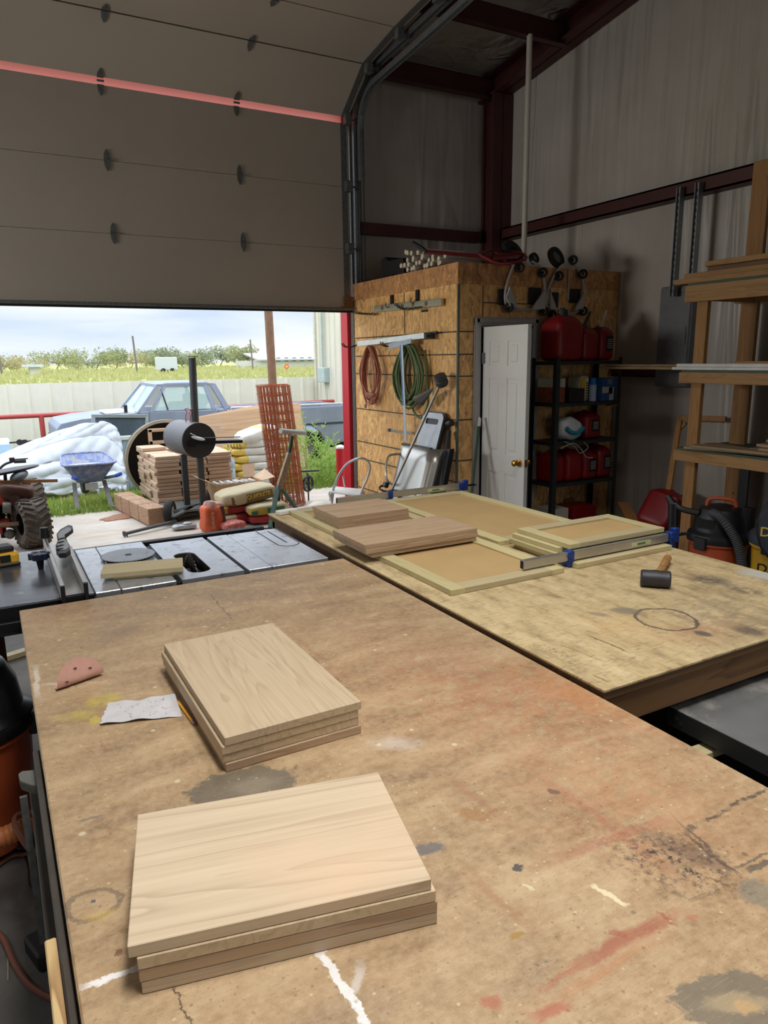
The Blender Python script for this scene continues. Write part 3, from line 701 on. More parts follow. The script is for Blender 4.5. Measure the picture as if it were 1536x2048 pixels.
# main table with a stadium-shaped throat opening
y0, y1, x0, x1 = 2.635, 3.26, .573, .815
mm = MB(); cxo, cyo = .665, 2.865; hw, hl = .045, .165
inner = [(cxo + (hw*math.cos(a)), cyo + (hl-hw if math.sin(a) > 0 else -(hl-hw)) + hw*math.sin(a)) for a in [2*PI*k/24+1e-3 for k in range(24)]]
outer = []
for (ix, iy) in inner:
    dx, dy = ix-cxo, iy-cyo; sc = min((x1-cxo if dx > 0 else cxo-x0)/max(abs(dx), 1e-6), (y1-cyo if dy > 0 else cyo-y0)/max(abs(dy), 1e-6)); outer.append((cxo+dx*sc, cyo+dy*sc))
# force the corners
for (cx_, cy_) in ((x0, y0), (x1, y0), (x1, y1), (x0, y1)):
    kbest = min(range(24), key=lambda k: (outer[k][0]-cx_)**2+(outer[k][1]-cy_)**2); outer[kbest] = (cx_, cy_)
mm.frame([(a, b, ZT-.035) for a, b in outer], [(a, b, ZT-.035) for a, b in inner], (0, 0, .035)); mm.build('main_table', M_sawtop, sw)
rwg_ = slab(.835, .93, 2.63, 3.25).b2(.932, 1.178, 2.628, 3.245, ZT-.035, ZT, .0025); rwg_ = rwg_.build('right_wing', M_sawtop, sw)
MB().b2(.555, .575, 2.64, 3.27, ZT-.035, ZT-.012).b2(.814, .836, 2.63, 3.25, ZT-.035, ZT-.012).build('miter_slot', M_blackm, sw)
th = MB(); th.frame([(cxo+(a-cxo)*1.02, cyo+(b-cyo)*1.01, ZT-.14) for a, b in inner], [(cxo+(a-cxo)*.97, cyo+(b-cyo)*.98, ZT-.14) for a, b in inner], (0, 0, .136)); th.b2(cxo-.08, cxo+.08, cyo-.2, cyo+.2, ZT-.15, ZT-.14)
tw_ = th.build('throat_well', M_dark, sw)
bl = MB(); bl.cyl((cxo-.004, cyo+.0, ZT-.10), (cxo+.0, cyo+.0, ZT-.10), .125, seg=48); bl.cyl((cxo-.02, cyo, ZT-.09), (cxo+.02, cyo, ZT-.09), .025); bl.box((cxo+.02, cyo+.05, ZT-.07), (.02, .10, .05), (0, 0, .2)).box((cxo-.025, cyo-.05, ZT-.05), (.012, .05, .06), (.3, 0, 0))
for k in range(40):
    a = 2*PI*k/40; bl.box((cxo-.002, cyo+.127*math.cos(a), ZT-.10+.127*math.sin(a)), (.005, .008, .006), (a, 0, 0))
bl.build('blade_assembly', P('dark_blade', (72, 66, 62), .45, .6, .3, 30), tw_)
ov = MB(); oc = at(553, 1073, Z=ZT); ring = [(oc.x+.048*math.cos(a), oc.y+(.145 if math.sin(a) > 0 else -.145)+.048*math.sin(a)) for a in [2*PI*k/28+1e-3 for k in range(28)]]
ringo = [(oc.x+.053*math.cos(a), oc.y+(.145 if math.sin(a) > 0 else -.145)+.053*math.sin(a)) for a in [2*PI*k/28+1e-3 for k in range(28)]]
ov.frame([(a, b, ZT-.004) for a, b in ringo], [(a, b, ZT-.004) for a, b in ring], (0, 0, .0048)); ov.b2(oc.x-.003, oc.x+.003, oc.y-.13, oc.y+.12, ZT-.004, ZT+.0008)
ov.build('insert_gap', M_blackm, rwg_)
MB().b2(-.75, 1.18, 2.603, 2.626, ZT-.085, ZT-.045, .002).b2(-.75, 1.18, 2.59, 2.603, ZT-.085, ZT-.08).b2(-.75, 1.18, 3.43, 3.47, ZT-.085, ZT-.03, .002).build('fence_rail', M_blackm, sw)
MB().b2(-.75, .26, 2.636, 2.655, ZT-.05, ZT-.002).build('table_edge', M_blackm, sw)
MB().b2(.2, 1.0, 2.72, 3.2, .08, ZT-.155, .01).build('cabinet', P('saw_cabinet_grey', (92, 94, 96), .5, .2), sw)
for (x, y) in ((-.72, 2.70), (-.72, 3.32), (.10, 2.70), (-.10, 3.32)): MB().b2(x, x+.05, y, y+.05, 0, ZT-.03).build('leg', P('saw_leg_brown', (96, 78, 60), .6), sw)
# fence
f = T('rip_fence', (.2, 3.0, ZT), 'grey aluminum rip fence lying across the black end of the saw', 'fence')
fa = MB()
fl, fr, fbl, fbr = at(140, 1145, Z=ZT), at(180, 1140, Z=ZT), 2.60, 3.42
fa.b2(.148, .162, 2.585, 3.42, ZT+.004, ZT+.064, .002).b2(.222, .236, 2.585, 3.42, ZT+.004, ZT+.064, .002).b2(.162, .222, 2.60, 3.42, ZT+.010, ZT+.018)
fa.build('extrusion', M_alu, f)
MB().b2(.148, .162, 2.575, 2.588, ZT-.05, ZT+.064, .002).b2(.222, .236, 2.575, 2.588, ZT-.05, ZT+.064, .002).b2(.162, .222, 2.59, 2.61, ZT-.02, ZT+.018).build('end_cap', M_blackm, f)
# push stick lying on the fence
pz = ZT+.066
c0, c1 = at(120, 1098, Z=pz+.02), at(138, 1060, Z=pz+.09)
ps = T('push_stick', (.19, 3.2, pz), 'black slotted plastic push stick resting on the rip fence', 'push stick')
pts = [(-.11, -.035), (-.085, -.05), (.0, -.045), (.05, -.03), (.09, .02), (.135, .05), (.125, .068), (.07, .05), (.02, .008), (-.02, .02), (-.09, .02), (-.12, .0)]
M1 = Matrix.Translation((.195, 3.23, pz+.004)) @ Euler((0, math.radians(-2), math.radians(78))).to_matrix().to_4x4()
pp_ = [(112, 1100), (118, 1108), (132, 1107), (141, 1100), (139, 1090), (130, 1079), (129, 1069), (146, 1058), (145, 1052), (137, 1050), (120, 1059), (113, 1068), (116, 1082), (111, 1092)]
PW = [at(x, y, Z=pz+.02)+V(.0, 0, -.018) for x, y in pp_]; cP = sum(PW, V(0, 0, 0))/len(PW)
MB().prism(PW, (0, 0, .02), .003).build('push_stick_body', M_black, ps)
m = MB()
m.prism([cP+(p-cP)*.80+V(0, 0, .0205) for p in PW], (0, 0, .0006))
m.build('grip_face', P('grey_grip', (120, 122, 126), .4), ps)
m = MB()
for k_ in range(4): q_ = at(119+2.2*k_*.6, 1098-7*k_, Z=pz+.024); m.box(q_, (.028, .014, .002), (0, 0, .7))
m.build('slots', M_dark, ps)
m = MB(); q_ = at(115, 1068, Z=pz+.02); m.cyl((.155, 3.36, pz), (.155, 3.36, pz+.045), .022, .017, 14); one(m, 'fence_knob', M_black, 'small black knob on the far end of the rip fence', 'knob', smooth=False)
# star knob
kx = at(82, 1138, Z=ZT)
kn = T('star_knob', kx, 'dark blue-black plastic star knob standing on the saw table', 'knob')
m = MB(); m.cyl(kx, kx+V(0, 0, .045), .010, .016, 12); m.build('knob_stem', M_black, kn)
m = MB(); m.cyl(kx+V(0, 0, .044), kx+V(0, 0, .066), .034, .036, 20)
for k in range(6): a = PI*k/3; m.cyl(kx+V(.030*math.cos(a), .030*math.sin(a), .044), kx+V(.030*math.cos(a), .030*math.sin(a), .068), .012, seg=10)
m.build('knob_head', P('dark_blue_plastic', (30, 36, 58), .4), kn)
# drill battery
bp = at(12, 1128, Z=ZT)
b = T('tool_battery', bp, 'yellow and black cordless tool battery at the left edge of the saw', 'battery', rz=.2)
m = MB(); m.box(bp+V(0, 0, .032), (.085, .115, .05), (0, 0, .2), .012, 2); m.build('battery_case', P('tool_yellow', (216, 166, 38), .4), b)
m = MB(); m.box(bp+V(0, 0, .007), (.088, .118, .014), (0, 0, .2), .004).box(bp+V(0, 0, .068), (.06, .08, .026), (0, 0, .2), .008, 2).box(bp+V(0, -.058, .035), (.04, .004, .03), (0, 0, .2)); m.build('battery_top', M_black, b)
# loose circular blade
lc = at(257, 1114, Z=ZT); ZB = ZT
bd = T('saw_blade', (lc.x, lc.y, ZB), 'loose round saw blade lying flat on the saw top', 'saw blade')
m = MB(); Rb = .112; pr = []
for k in range(48):
    a = 2*PI*k/48; pr += [(Rb*math.cos(a), Rb*math.sin(a)), (Rb*.95*math.cos(a+.02), Rb*.95*math.sin(a+.02)), (Rb*.95*math.cos(a+.09), Rb*.95*math.sin(a+.09))]
m.prism([(lc.x+a, lc.y+b_, ZB+.008) for a, b_ in pr], (0, 0, .003)); m.build('blade_plate', P('blade_steel', (150, 152, 158), .35, .7, .12, 12, dirt=(90, 88, 88), dirt_amt=.4), bd)
m = MB(); m.cyl((lc.x, lc.y, ZB), (lc.x, lc.y, ZB+.0075), .10, seg=32).cyl((lc.x, lc.y, ZB+.011), (lc.x, lc.y, ZB+.012), .014); m.build('arbor_spacer', M_blackm, bd)
# wood board over the blade
p = [at(202, 1133, Z=ZT+.03), at(357, 1120, Z=ZT+.03), at(208, 1158, Z=ZT+.0)]
bc = V(.462, 2.80, 0)
one(MB().box((bc.x, bc.y, ZT+.0235), (.30, .14, .019), (0, 0, math.radians(-13)), .001), 'poplar_board', M_frame, 'pale greenish board laid on the loose saw blade', 'board')
one(MB().box((bc.x, bc.y-.045, ZT+.0065), (.24, .02, .0125), (0, 0, math.radians(-13))), 'wood_shim', M_frame, 'thin wood strip propping the board on the saw top', 'strip')

# ================================================================ THINGS ON THE BIG BENCH
def stack(cx, cy, w, l, th, n, z, rz, m, names, jit, group, name='plywood_board'):
    """boards piled up; w along local x, l along local y"""
    for i in range(n):
        dx, dy, dr, dw, dl = jit[i]
        mb = MB(); mb.box((0, 0, th/2), (w+dw, l+dl, th), None, .0012)
        mt = m[i] if isinstance(m, (list, tuple)) else m
        o = mb.build(name, mt, None, False, (0, 0, 0)); o.location = (cx+dx, cy+dy, z+i*(th+.0004)); o.rotation_euler = (0, 0, rz+dr)
        tag(o, names[i], 'board', group)
stack(.488, 1.555, .305, .55, .0188, 4, .9702, 0, [M_oak, M_boardb, M_boardb, M_boardb],
      ['bottom board of the upright four-board pile mid bench, darker brown edge', 'second board from the bottom in the four-board pile mid bench', 'third board from the bottom in the four-board pile mid bench', 'top board of the four-board pile beside the pencil, plain pale face'],
      [(0, .0, 0, 0, 0), (-.004, .004, .0, 0, 0), (-.006, .002, .003, 0, 0), (.001, .0, 0, 0, 0)], 'four boards piled beside the pencil')
c1 = V(.0, .0, 0)
cs = [at(258, 1893, Z=1.046), at(272, 1630, Z=1.046), at(755, 1543, Z=1.046), at(865, 1760, Z=1.046)]
cc = sum(cs, V(0, 0, 0))/4; ax = ((cs[2]-cs[1])+(cs[3]-cs[0]))/2; rz = math.atan2(ax.y, ax.x)
stack(cc.x, cc.y, ax.length, .283, .0188, 4, .9702, rz, [M_board, M_oak, M_boardb, M_board],
      ['bottom board of the nearest pile, pale edge', 'second board up in the nearest pile, brown jointed edge', 'third board up in the nearest pile, pale edge with dark fleck', 'top board of the nearest pile, flowing maple grain face'],
      [(.010, -.004, 0, -.004, 0), (.009, -.004, .0, -.002, 0), (.008, -.002, 0, -.004, .004), (0, 0, 0, 0, 0)], 'four boards in the nearest pile')
# folded sanding disc
sd = at(163, 1366, Z=.972)
T1 = T('sanding_disc', sd, 'pink perforated sanding disc folded over on the bench', 'sanding disc')
def disc(u, v):
    r = .062*u; a = 2*PI*v; x, y = r*math.cos(a), r*math.sin(a)
    return x, y
m = MB(); N_ = 24
def bend(u, v):
    x, y = disc(u, v); s_ = y  # fold across local y>0
    if s_ <= -.012: yy, zz = s_, 0
    else:
        t_ = s_+.012; R0 = .013; ang = t_/R0
        if ang < 1.95: yy, zz = -.012+R0*math.sin(ang), R0*(1-math.cos(ang))
        else:
            d_ = t_-1.95*R0; yy = -.012+R0*math.sin(1.95)+d_*math.cos(1.95); zz = R0*(1-math.cos(1.95))+d_*math.sin(1.95)
    p_ = Matrix.Rotation(math.radians(200), 3, 'Z') @ V(x, yy, zz+.001)
    return p_+sd
m.grid(bend, 8, 32); o = m.build('disc_sheet', P('pink_abrasive', (196, 150, 136), .85, 0, .1, 20), T1, smooth=True)
m = MB()
for k in range(6):
    a = 2*PI*k/6+.3
    for u0 in (.62,):
        def ho(u, v): return None
        x, y = .062*u0*math.cos(a), .062*u0*math.sin(a)
        pc = bend(u0, (a % (2*PI))/(2*PI)); m.ell(pc+V(0, 0, .0008), (.005, .004, .0009), seg=10, rings=4)
m.build('dust_hole', P('dark_hole', (58, 48, 42), .9), T1)
# paper
M_paper = P('grey_paper', (192, 190, 192), .8, 0, .05, 30, bump=.2)
a_, b_, c_, d_ = at(200, 1451, Z=.972), at(218, 1406, Z=.972), at(350, 1391, Z=.972), at(364, 1432, Z=.972)
def pap(u, v):
    p_ = (a_*(1-u)+d_*u)*(1-v)+(b_*(1-u)+c_*u)*v
    e = .002*math.sin(31*v+2)+.0015*math.sin(67*v) if u < .01 else 0
    z_ = .0025+.0022*math.sin(5*u+3*v)+.0016*math.sin(17*u-9*v)+.001*math.cos(23*v+11*u)
    return p_+V(e, 0, z_)
m = MB(); m.grid(pap, 24, 12); pp = one(m, 'paper_note', M_paper, 'crumpled torn grey paper note with pencil sums on the bench', 'paper', smooth=True)
m = MB()
random.seed(3)
for i in range(26):
    u, v = random.uniform(.12, .9), random.uniform(.15, .85); p0 = pap(u, v)+V(0, 0, .0006); p1 = pap(min(.97, u+random.uniform(.01, .035)), min(.95, max(.05, v+random.uniform(-.12, .12))))+V(0, 0, .0006)
    m.bar(p0, p1, .0006, .0002)
m.build('pencil_marks', P('graphite', (140, 138, 142), .6), pp)
# pencil
q0, q1 = at(355, 1402, Z=.974), at(389, 1448, Z=.974); pd = (q1-q0)
pn = T('pencil', q0, 'yellow pencil lying against the four-board pile', 'pencil')
MB().cyl(q0+pd*.08, q0+pd*.88, .0037, seg=6).build('shaft', P('pencil_yellow', (222, 156, 40), .4), pn)
MB().cyl(q0+pd*.88, q0+pd*.95, .0039, seg=12).build('ferrule', M_galv, pn); MB().cyl(q0+pd*.95, q1, .0036, seg=12).build('eraser', P('eraser_pink', (190, 120, 110), .8), pn)
MB().cyl(q0, q0+pd*.08, .0006, .0036, 8).build('tip', P('pencil_wood', (190, 150, 100), .7), pn)

# ================================================================ ON THE SECOND TABLE
def cabinet_door(x0, x1, y0, y1, z, th, st, label, rz=0, rail_end=True):
    cx, cy = (x0+x1)/2, (y0+y1)/2; w, l = x1-x0, y1-y0
    t = T('cabinet_door', (cx, cy, z), label, 'cabinet door', 'unfinished cabinet doors on the second table')
    def B(a0, a1, b0, b1, z0=0, z1=th): return MB().b2(cx+a0, cx+a1, cy+b0, cy+b1, z+z0, z+z1, .0012)
    B(-w/2, -w/2+st, -l/2, l/2).build('stile', M_framey, t); B(w/2-st, w/2, -l/2, l/2).build('stile', M_framey, t)
    B(-w/2+st, w/2-st, -l/2, -l/2+st).build('rail', M_frame, t); B(-w/2+st, w/2-st, l/2-st, l/2).build('rail', M_frame, t)
    MB().b2(cx-w/2+st-.004, cx+w/2-st+.004, cy-l/2+st-.004, cy+l/2-st+.004, z+.004, z+th-.009).build('center_panel', M_mdf, t)
    t.rotation_euler = (0, 0, rz); return t
M_framey = WOOD('poplar_stile', (198, 186, 140), (166, 150, 104), 'Y', 1.2, .6, fig=.22)
ZS = .9855
DA = cabinet_door(1.845, 2.40, 2.34, 3.40, ZS, .02, .06, 'long cabinet door with tan center panel at the far right of the second table')
cabinet_door(1.305, 1.815, 1.905, 2.60, ZS, .02, .058, 'cabinet door nearest the viewer with tan center panel, under the lower board pile')
cabinet_door(1.315, 1.83, 2.62, 3.42, ZS, .02, .058, 'cabinet door on the left under the far board pile')
cabinet_door(1.89, 2.415, 1.915, 2.29, ZS, .02, .055, 'bottom cabinet door of the small clamped pile beside the mallet')
cabinet_door(1.872, 2.40, 1.985, 2.30, ZS+.0202, .02, .055, 'middle cabinet door of the small clamped pile')
cabinet_door(1.905, 2.435, 1.975, 2.29, ZS+.0605, .02, .055, 'top small cabinet door of the clamped pile, tan panel facing up')
cabinet_door(1.885, 2.41, 2.02, 2.30, ZS+.0404, .0198, .055, 'third cabinet door hidden in the small clamped pile')
zz = ZS+.0205
stack(1.548, 3.05, .375, .30, .0188, 3, zz, 0, [M_oak, M_oak, M_oak], ['bottom board of the far pile near the white straightedge', 'middle board of the far pile near the white straightedge', 'top board of the far pile, grey-brown face'],
      [(.004, -.002, 0, 0, 0), (.0, 0, 0, 0, 0), (-.002, .002, 0, .002, 0)], 'three boards in the far pile', 'laminated_board')
stack(1.505, 2.545, .54, .30, .0188, 3, zz, 0, [M_oak, M_oak, M_oak], ['bottom board of the streaky pile overhanging the nearest cabinet door', 'middle board of the streaky overhanging pile', 'top board of the streaky overhanging pile, brown streaks'],
      [(.012, .004, 0, -.03, 0), (.0, -.003, 0, 0, 0), (-.002, .0, 0, .002, 0)], 'three boards in the streaky pile', 'laminated_board')
one(MB().box((1.26+.05, 3.44, .9975), (.11, .045, .022), (0, 0, .15), .004).box((1.42, 3.455, .998), (.22, .02, .02), (0, 0, .08), .003), 'torpedo_level', P('white_level', (226, 224, 220), .35), 'short white and black tool lying on the far left corner of second table', 'level')
# bar clamps
def clamp(x0, x1, y, z, jaws, label, h=.034):
    t = T('bar_clamp', ((x0+x1)/2, y, z), label, 'clamp', 'aluminum bar clamps with blue jaws')
    br_ = MB().b2(x0, x1, y-.011, y+.011, z, z+h, .002).build('bar', M_alu, t)
    MB().b2(x0-.001, x0, y-.0085, y+.0085, z+.003, z+h-.003).build('bar_end', M_dark, br_)
    MB().b2(x0+.72*(x1-x0), x0+.86*(x1-x0), y-.0125, y-.011, z+.008, z+h-.009).build('sticker', P('yellow_green_sticker', (186, 190, 150), .5), br_)
    MB().b2(x0+.76*(x1-x0), x0+.82*(x1-x0), y-.013, y-.0125, z+.012, z+.020).build('sticker_print', P('sticker_green', (70, 110, 50), .5), br_)
    for k, (xj, dn) in enumerate(jaws):
        m = MB(); m.b2(xj-.014, xj+.014, y-.018, y+.018, z-.004, z+h+.005, .003).b2(xj-.010, xj+.010, y-.016, y+.03, z-.028*dn, z+.0, .003)
        m.cyl((xj-.006, y-.0185, z+h*.5), (xj-.006, y-.024, z+h*.5), .008, seg=8)
        m.build('jaw', M_blue, t)
    xj = jaws[-1][0]; m = MB(); m.b2(xj+.014, xj+.045, y-.012, y+.012, z-.01, z+h+.018, .003); m.build('screw_head', M_blue, t)
    m = MB(); m.cyl((xj+.02, y, z+h*.5), (xj+.10, y, z+h*.5), .006).cyl((xj+.095, y-.02, z+h*.5), (xj+.095, y+.02, z+h*.5), .004); m.build('crank', M_blackm, t)
    return t
clamp(1.655, 2.43, 1.958, ZS+.0255, [(1.885, .85), (2.45, .85)], 'aluminum bar clamp with blue jaws along the front of the small door pile')
clamp(1.60, 2.40, 3.435, ZS+.022, [(1.93, .7), (2.42, .7)], 'aluminum bar clamp with blue jaws along the far edge of second table')
# mallet
mz = .985; ml, mr = at(1283, 1172, Z=mz), at(1337, 1176, Z=mz)
mt = T('rubber_mallet', (ml+mr)/2, 'black rubber mallet with wooden handle on second table', 'mallet')
d = (mr-ml).normalized(); R0 = .0305; c_ = (ml+mr)/2+V(0, 0, R0)
MB().lathe([(0, -.049), (.026, -.049), (.0295, -.044), (.029, -.02), (.031, 0), (.029, .02), (.0295, .044), (.026, .049), (0, .049)], c_, d.to_track_quat('Z', 'Y').to_matrix(), 28).build('mallet_head', P('mallet_rubber', (46, 46, 50), .5, 0, .3, 22, dirt=(96, 96, 100), dirt_amt=.36), mt, smooth=True)
hd = V(.55, .83, -.14).normalized() if False else V(d.y*-1, d.x, 0).normalized()
hd = (at(1334, 1117, Z=1.0)-at(1312, 1148, Z=1.0)).normalized()
e0 = c_+hd*.015; e1 = at(1335, 1118, Z=1.0); e1 = V(e1.x, e1.y, 1.003)
MB().tube([e0, e0*.6+e1*.4, e1], [.012, .014, .016], 10).build('mallet_handle', WOOD('mallet_ash', (172, 128, 78), (120, 82, 44), 'Y', 1, .5), mt, smooth=True)
# ================================================================ ON THE CLOSET SIDE WALL (plane X = 3.476)
XW = CX-.004
def wp(px, py, off=.03): return at(px, py, X=XW-off)
# aluminum level on hooks
a, b = wp(750, 618), wp(885, 604)
t = T('spirit_level', (a+b)/2, 'silver spirit level hung high on the strand board wall', 'level')
MB().bar(a, b, .026, .06, (0, 0, 1), .003).build('level_body', M_alu, t)
m = MB()
for u in (.14, .46, .62, .80):
    c = a+(b-a)*u; m.cyl(c+V(-.016, 0, 0), c+V(.005, 0, 0), .021 if u != .62 else .015, seg=14)
m.build('vial', P('level_vial', (120, 84, 60), .3), t)
def hooks(name, label, pts, m_=None):
    return one(pts, name, m_ or M_blackm, label, 'hook')
m = MB()
for (x, y) in ((785, 612), (836, 603)):
    p = wp(x, y, .0); m.box(p+V(-.006, 0, .05), (.012, .05, .10)).tube([p+V(-.01, 0, .02), p+V(-.06, 0, -.02), p+V(-.075, 0, .0), p+V(-.07, 0, .03)], .004)
m.b2(XW-.006, XW, 5.46, 5.56, 2.17, 2.19)
hooks('tool_hook', 'black hook bracket holding the silver spirit level', m)
def chain(pts, r, link, name, label, m_, cat='chain'):
    P3 = smooth_path(pts, 8); L = 0; mb = MB(); i = 0; acc = 0
    pos = [P3[0]]; 
    for p, q in zip(P3, P3[1:]):
        acc += (q-p).length
        if acc >= link: pos.append(q); acc = 0
    for k, (p, q) in enumerate(zip(pos, pos[1:])):
        d = (q-p).normalized(); x = d.orthogonal().normalized(); y = d.cross(x); c = (p+q)/2
        u = (x*math.cos(k*PI/2)+y*math.sin(k*PI/2)); hl = (q-p).length*.62
        mb.tube([c+d*(hl*math.cos(a))+u*(hl*.5*math.sin(a)) for a in [2*PI*j/8 for j in range(8)]], r, 5, True)
    return one(mb, name, m_, label, cat)
chain([at(698, 621, Y=6.84), at(715, 626, Y=6.78), wp(735, 628, .05), wp(757, 628, .03)], .0035, .028, 'door_chain', 'black chain hooked from the door corner to the board wall', M_blackm)
chain([wp(790, 608, .055), wp(800, 616, .06), wp(815, 618, .06), wp(845, 614, .055)], .0035, .026, 'hanging_chain', 'short black chain draped in front of the spirit level', M_blackm)
# long straightedge with clamp head
a, b = wp(716, 688, .10), wp(850, 671, .06)
t = T('straightedge', (a+b)/2, 'long white aluminum straightedge clamp resting on hooks above the hoses', 'straightedge')
MB().bar(a, b, .022, .05, (0, 0, 1), .002).build('straightedge_bar', P('bright_aluminum', (226, 230, 234), .3, .4), t)
m = MB(); c = wp(860, 672, .05); m.bar(wp(845, 668, .05), wp(874, 664, .05), .02, .016).box(c, (.05, .10, .05), None, .006).cyl(c+V(-.03, -.02, 0), c+V(-.06, -.02, 0), .016, seg=10); m.build('clamp_head', M_black, t)
m = MB()
for (x, y) in ((712, 690), (792, 688)):
    p = wp(x, y, .0); 
    for dy in (-.02, .02): m.tube(smooth_path([p+V(0, dy, .0), p+V(-.06, dy, -.02), p+V(-.13, dy, -.015), p+V(-.16, dy, .02)], 4), .0055)
m.build('x', M_black).name = 'wall_hook'; tag(bpy.data.objects['wall_hook'], 'pair of black double prong hooks under the white straightedge', 'hook')
# drywall square (T-square): long blade down, head up
a, b = wp(803, 690, .125), wp(812, 883, .105)
t = T('drywall_square', b, 'long blue and silver drywall T square hanging on the board wall', 'square')
MB().bar(a, b, .003, .045, (1, 0, 0)).build('square_blade', M_alu, t) if False else None
m = MB(); dz = (b-a); m.prism([a+V(0, .024, 0), a+V(0, -.024, 0), b+V(0, -.020, 0), b+V(0, .024, 0)], (-.003, 0, 0)); m.build('square_blade', P('blade_silver', (196, 204, 216), .35, .3), t)
m = MB(); e = a+dz*.62; m.prism([a+V(-.004, .024, 0), a+V(-.004, .006, 0), e+V(-.004, .006, 0), e+V(-.004, .024, 0)], (-.001, 0, 0)); m.build('blue_scale', P('scale_blue', (96, 128, 186), .5), t)
h0, h1 = wp(778, 692, .12), wp(823, 684, .12); MB().bar(h0, h1, .004, .045, (1, 0, 0)).build('square_head', P('scale_blue', (96, 128, 186)), t) if False else MB().prism([h0+V(0, 0, -.03), h0+V(0, 0, .02), h1+V(0, 0, .03), h1+V(0, 0, -.01)], (-.005, 0, 0)).build('square_head', P('scale_pale', (176, 190, 210), .5), t)
# coils
def coil(name, c, ry, rz_, n, r, m_, label, cat, tail=None, wob=.012, lean=0):
    """hanging loops: c = top hook point"""
    t = T(name, c, label, cat); rnd = random.Random(hash(name) % 99 if False else len(name)*7)
    mb = MB()
    for k in range(n):
        a = rnd.uniform(-1, 1); b = rnd.uniform(.82, 1.05); w = ry*rnd.uniform(.55, 1.1); dx = -.012-.0035*k
        pts = []
        for j in range(20):
            th = 2*PI*j/20
            s_ = math.sin(th); q = math.cos(th)
            yy = w*s_*(1-.35*max(0, q)) + a*wob + lean*(1-q); z_ = -rz_*b*(1-q)
            pts.append(c+V(dx+rnd.uniform(-.003, .003), yy, z_))
        mb.tube(pts, r, 6, True)
    mb.build('loops', m_, t, smooth=True)
    if tail: MB().tube(smooth_path(tail, 6), r, 6).build('tail', m_, t, smooth=True)
    return t
c = wp(747, 692, .03); lo = wp(750, 806, .03)
cc_ = coil('extension_cord', c, .20, (c.z-lo.z)/2, 17, .0062, P('orange_cord', (176, 112, 88), .6), 'faded orange extension cord coiled on the left side of the board wall', 'cord', [wp(738, 700, .05), wp(733, 760, .05), wp(732, 810, .04)])
cc_.children[0].data = cc_.children[0].data
MB().cyl(wp(731, 808, .04), wp(731, 816, .04), .014, seg=10).build('plug', P('plug_orange', (190, 130, 96), .5), cc_)
m = MB()
P_g = P('green_hose_rubber', (88, 104, 58), .5, 0, .12, 9)
c = wp(825, 690, .035); lo = wp(825, 812, .03)
coil('garden_hose', c, .25, (c.z-lo.z)/2, 14, .0105, P_g, 'green hose coiled on the board wall behind the T square', 'hose', [wp(828, 800, .05), wp(826, 820, .06), wp(840, 836, .06), wp(852, 820, .05), wp(856, 790, .05), wp(850, 700, .04)], .05)
# small metal rod bracket lower
m = MB(); m.bar(wp(776, 861, .05), wp(826, 866, .03), .012, .02).box(wp(778, 860, .055), (.03, .03, .03)); one(m, 'metal_bracket', M_galv, 'short grey steel bar sticking out of the board wall below the hoses', 'bracket')
# string trimmer pole leaning
a, b = V(3.30, 6.05, .02), wp(882, 764, .10)
p0 = at(777, 985, Y=6.0); 
p0 = V(*at(781, 985, X=3.02)); a = p0+(p0-b)*.42
t = T('string_trimmer', a, 'string trimmer with grey shaft leaning head-up on the board wall', 'trimmer')
MB().tube([a, b], .0125, 10).build('shaft', P('grey_shaft', (146, 142, 134), .4, .5), t, smooth=True)
m = MB(); m.lathe([(0, 0), (.045, 0), (.055, .02), (.055, .05), (.048, .058), (.055, .065), (.05, .10), (.02, .11), (0, .11)], b+V(.02, 0, -.03), (0, -.5, .3), 20)
m.build('trimmer_head', P('grey_black_plastic', (70, 68, 68), .5), t, smooth=True)
gc = wp(865, 775, .10)
m = MB(); m.grid(lambda u, v: b+V(-.05-.0*u, .03, -.03)+V(-.06*math.sin(PI*v)*u, (.24*u)*math.cos((v-.5)*1.6), -.02-.10*u+.10*(v-.5)*u), 8, 8)
o = m.build('guard', P('guard_grey', (96, 92, 90), .5), t, smooth=True); md = o.modifiers.new('s', 'SOLIDIFY'); md.thickness = .006
m = MB(); h = a+(b-a)*.31; m.tube(smooth_path([h+V(-.02, .07, .05), h+V(-.09, .06, .02), h+V(-.07, -.02, 0), h], 5), .009).tube(smooth_path([h, h+V(.02, -.06, -.03), h+V(.05, -.10, -.08)], 4), .013).box(h+V(-.03, .05, .045), (.04, .06, .05), (0, .4, 0), .008); m.build('trimmer_handle', M_black, t)
# stainless grill lid / cooler body with handle, leaning
def leanbox(c, w, h, th, ry, rz, prof=None): pass
def frm(o, x, y):  # local frame matrix: x to the right along wall (toward camera), y up the lean
    x = Vector(x).normalized(); y = Vector(y).normalized(); z = x.cross(y).normalized(); y = z.cross(x)
    return Matrix.Translation(o) @ Matrix((x, y, z)).transposed().to_4x4()
def tm(mb, M): bmesh.ops.transform(mb.bm, matrix=M, verts=mb.bm.verts[:]); return mb
# positions on a plane standing .35 m out at the bottom from the wall
M_ss = P('stainless_sheet', (178, 174, 166), .28, .8, .08, 3)
tl, trr = at(800, 888, X=3.28), at(870, 900, X=3.28); bl_ = at(778, 985, X=3.10)
G0 = V(3.08, 6.08, .30)
t = T('grill_lid', (3.2, 6.0, 0), 'stainless steel grill hood with rounded side and bar handle, standing tilted against the board wall', 'grill hood')
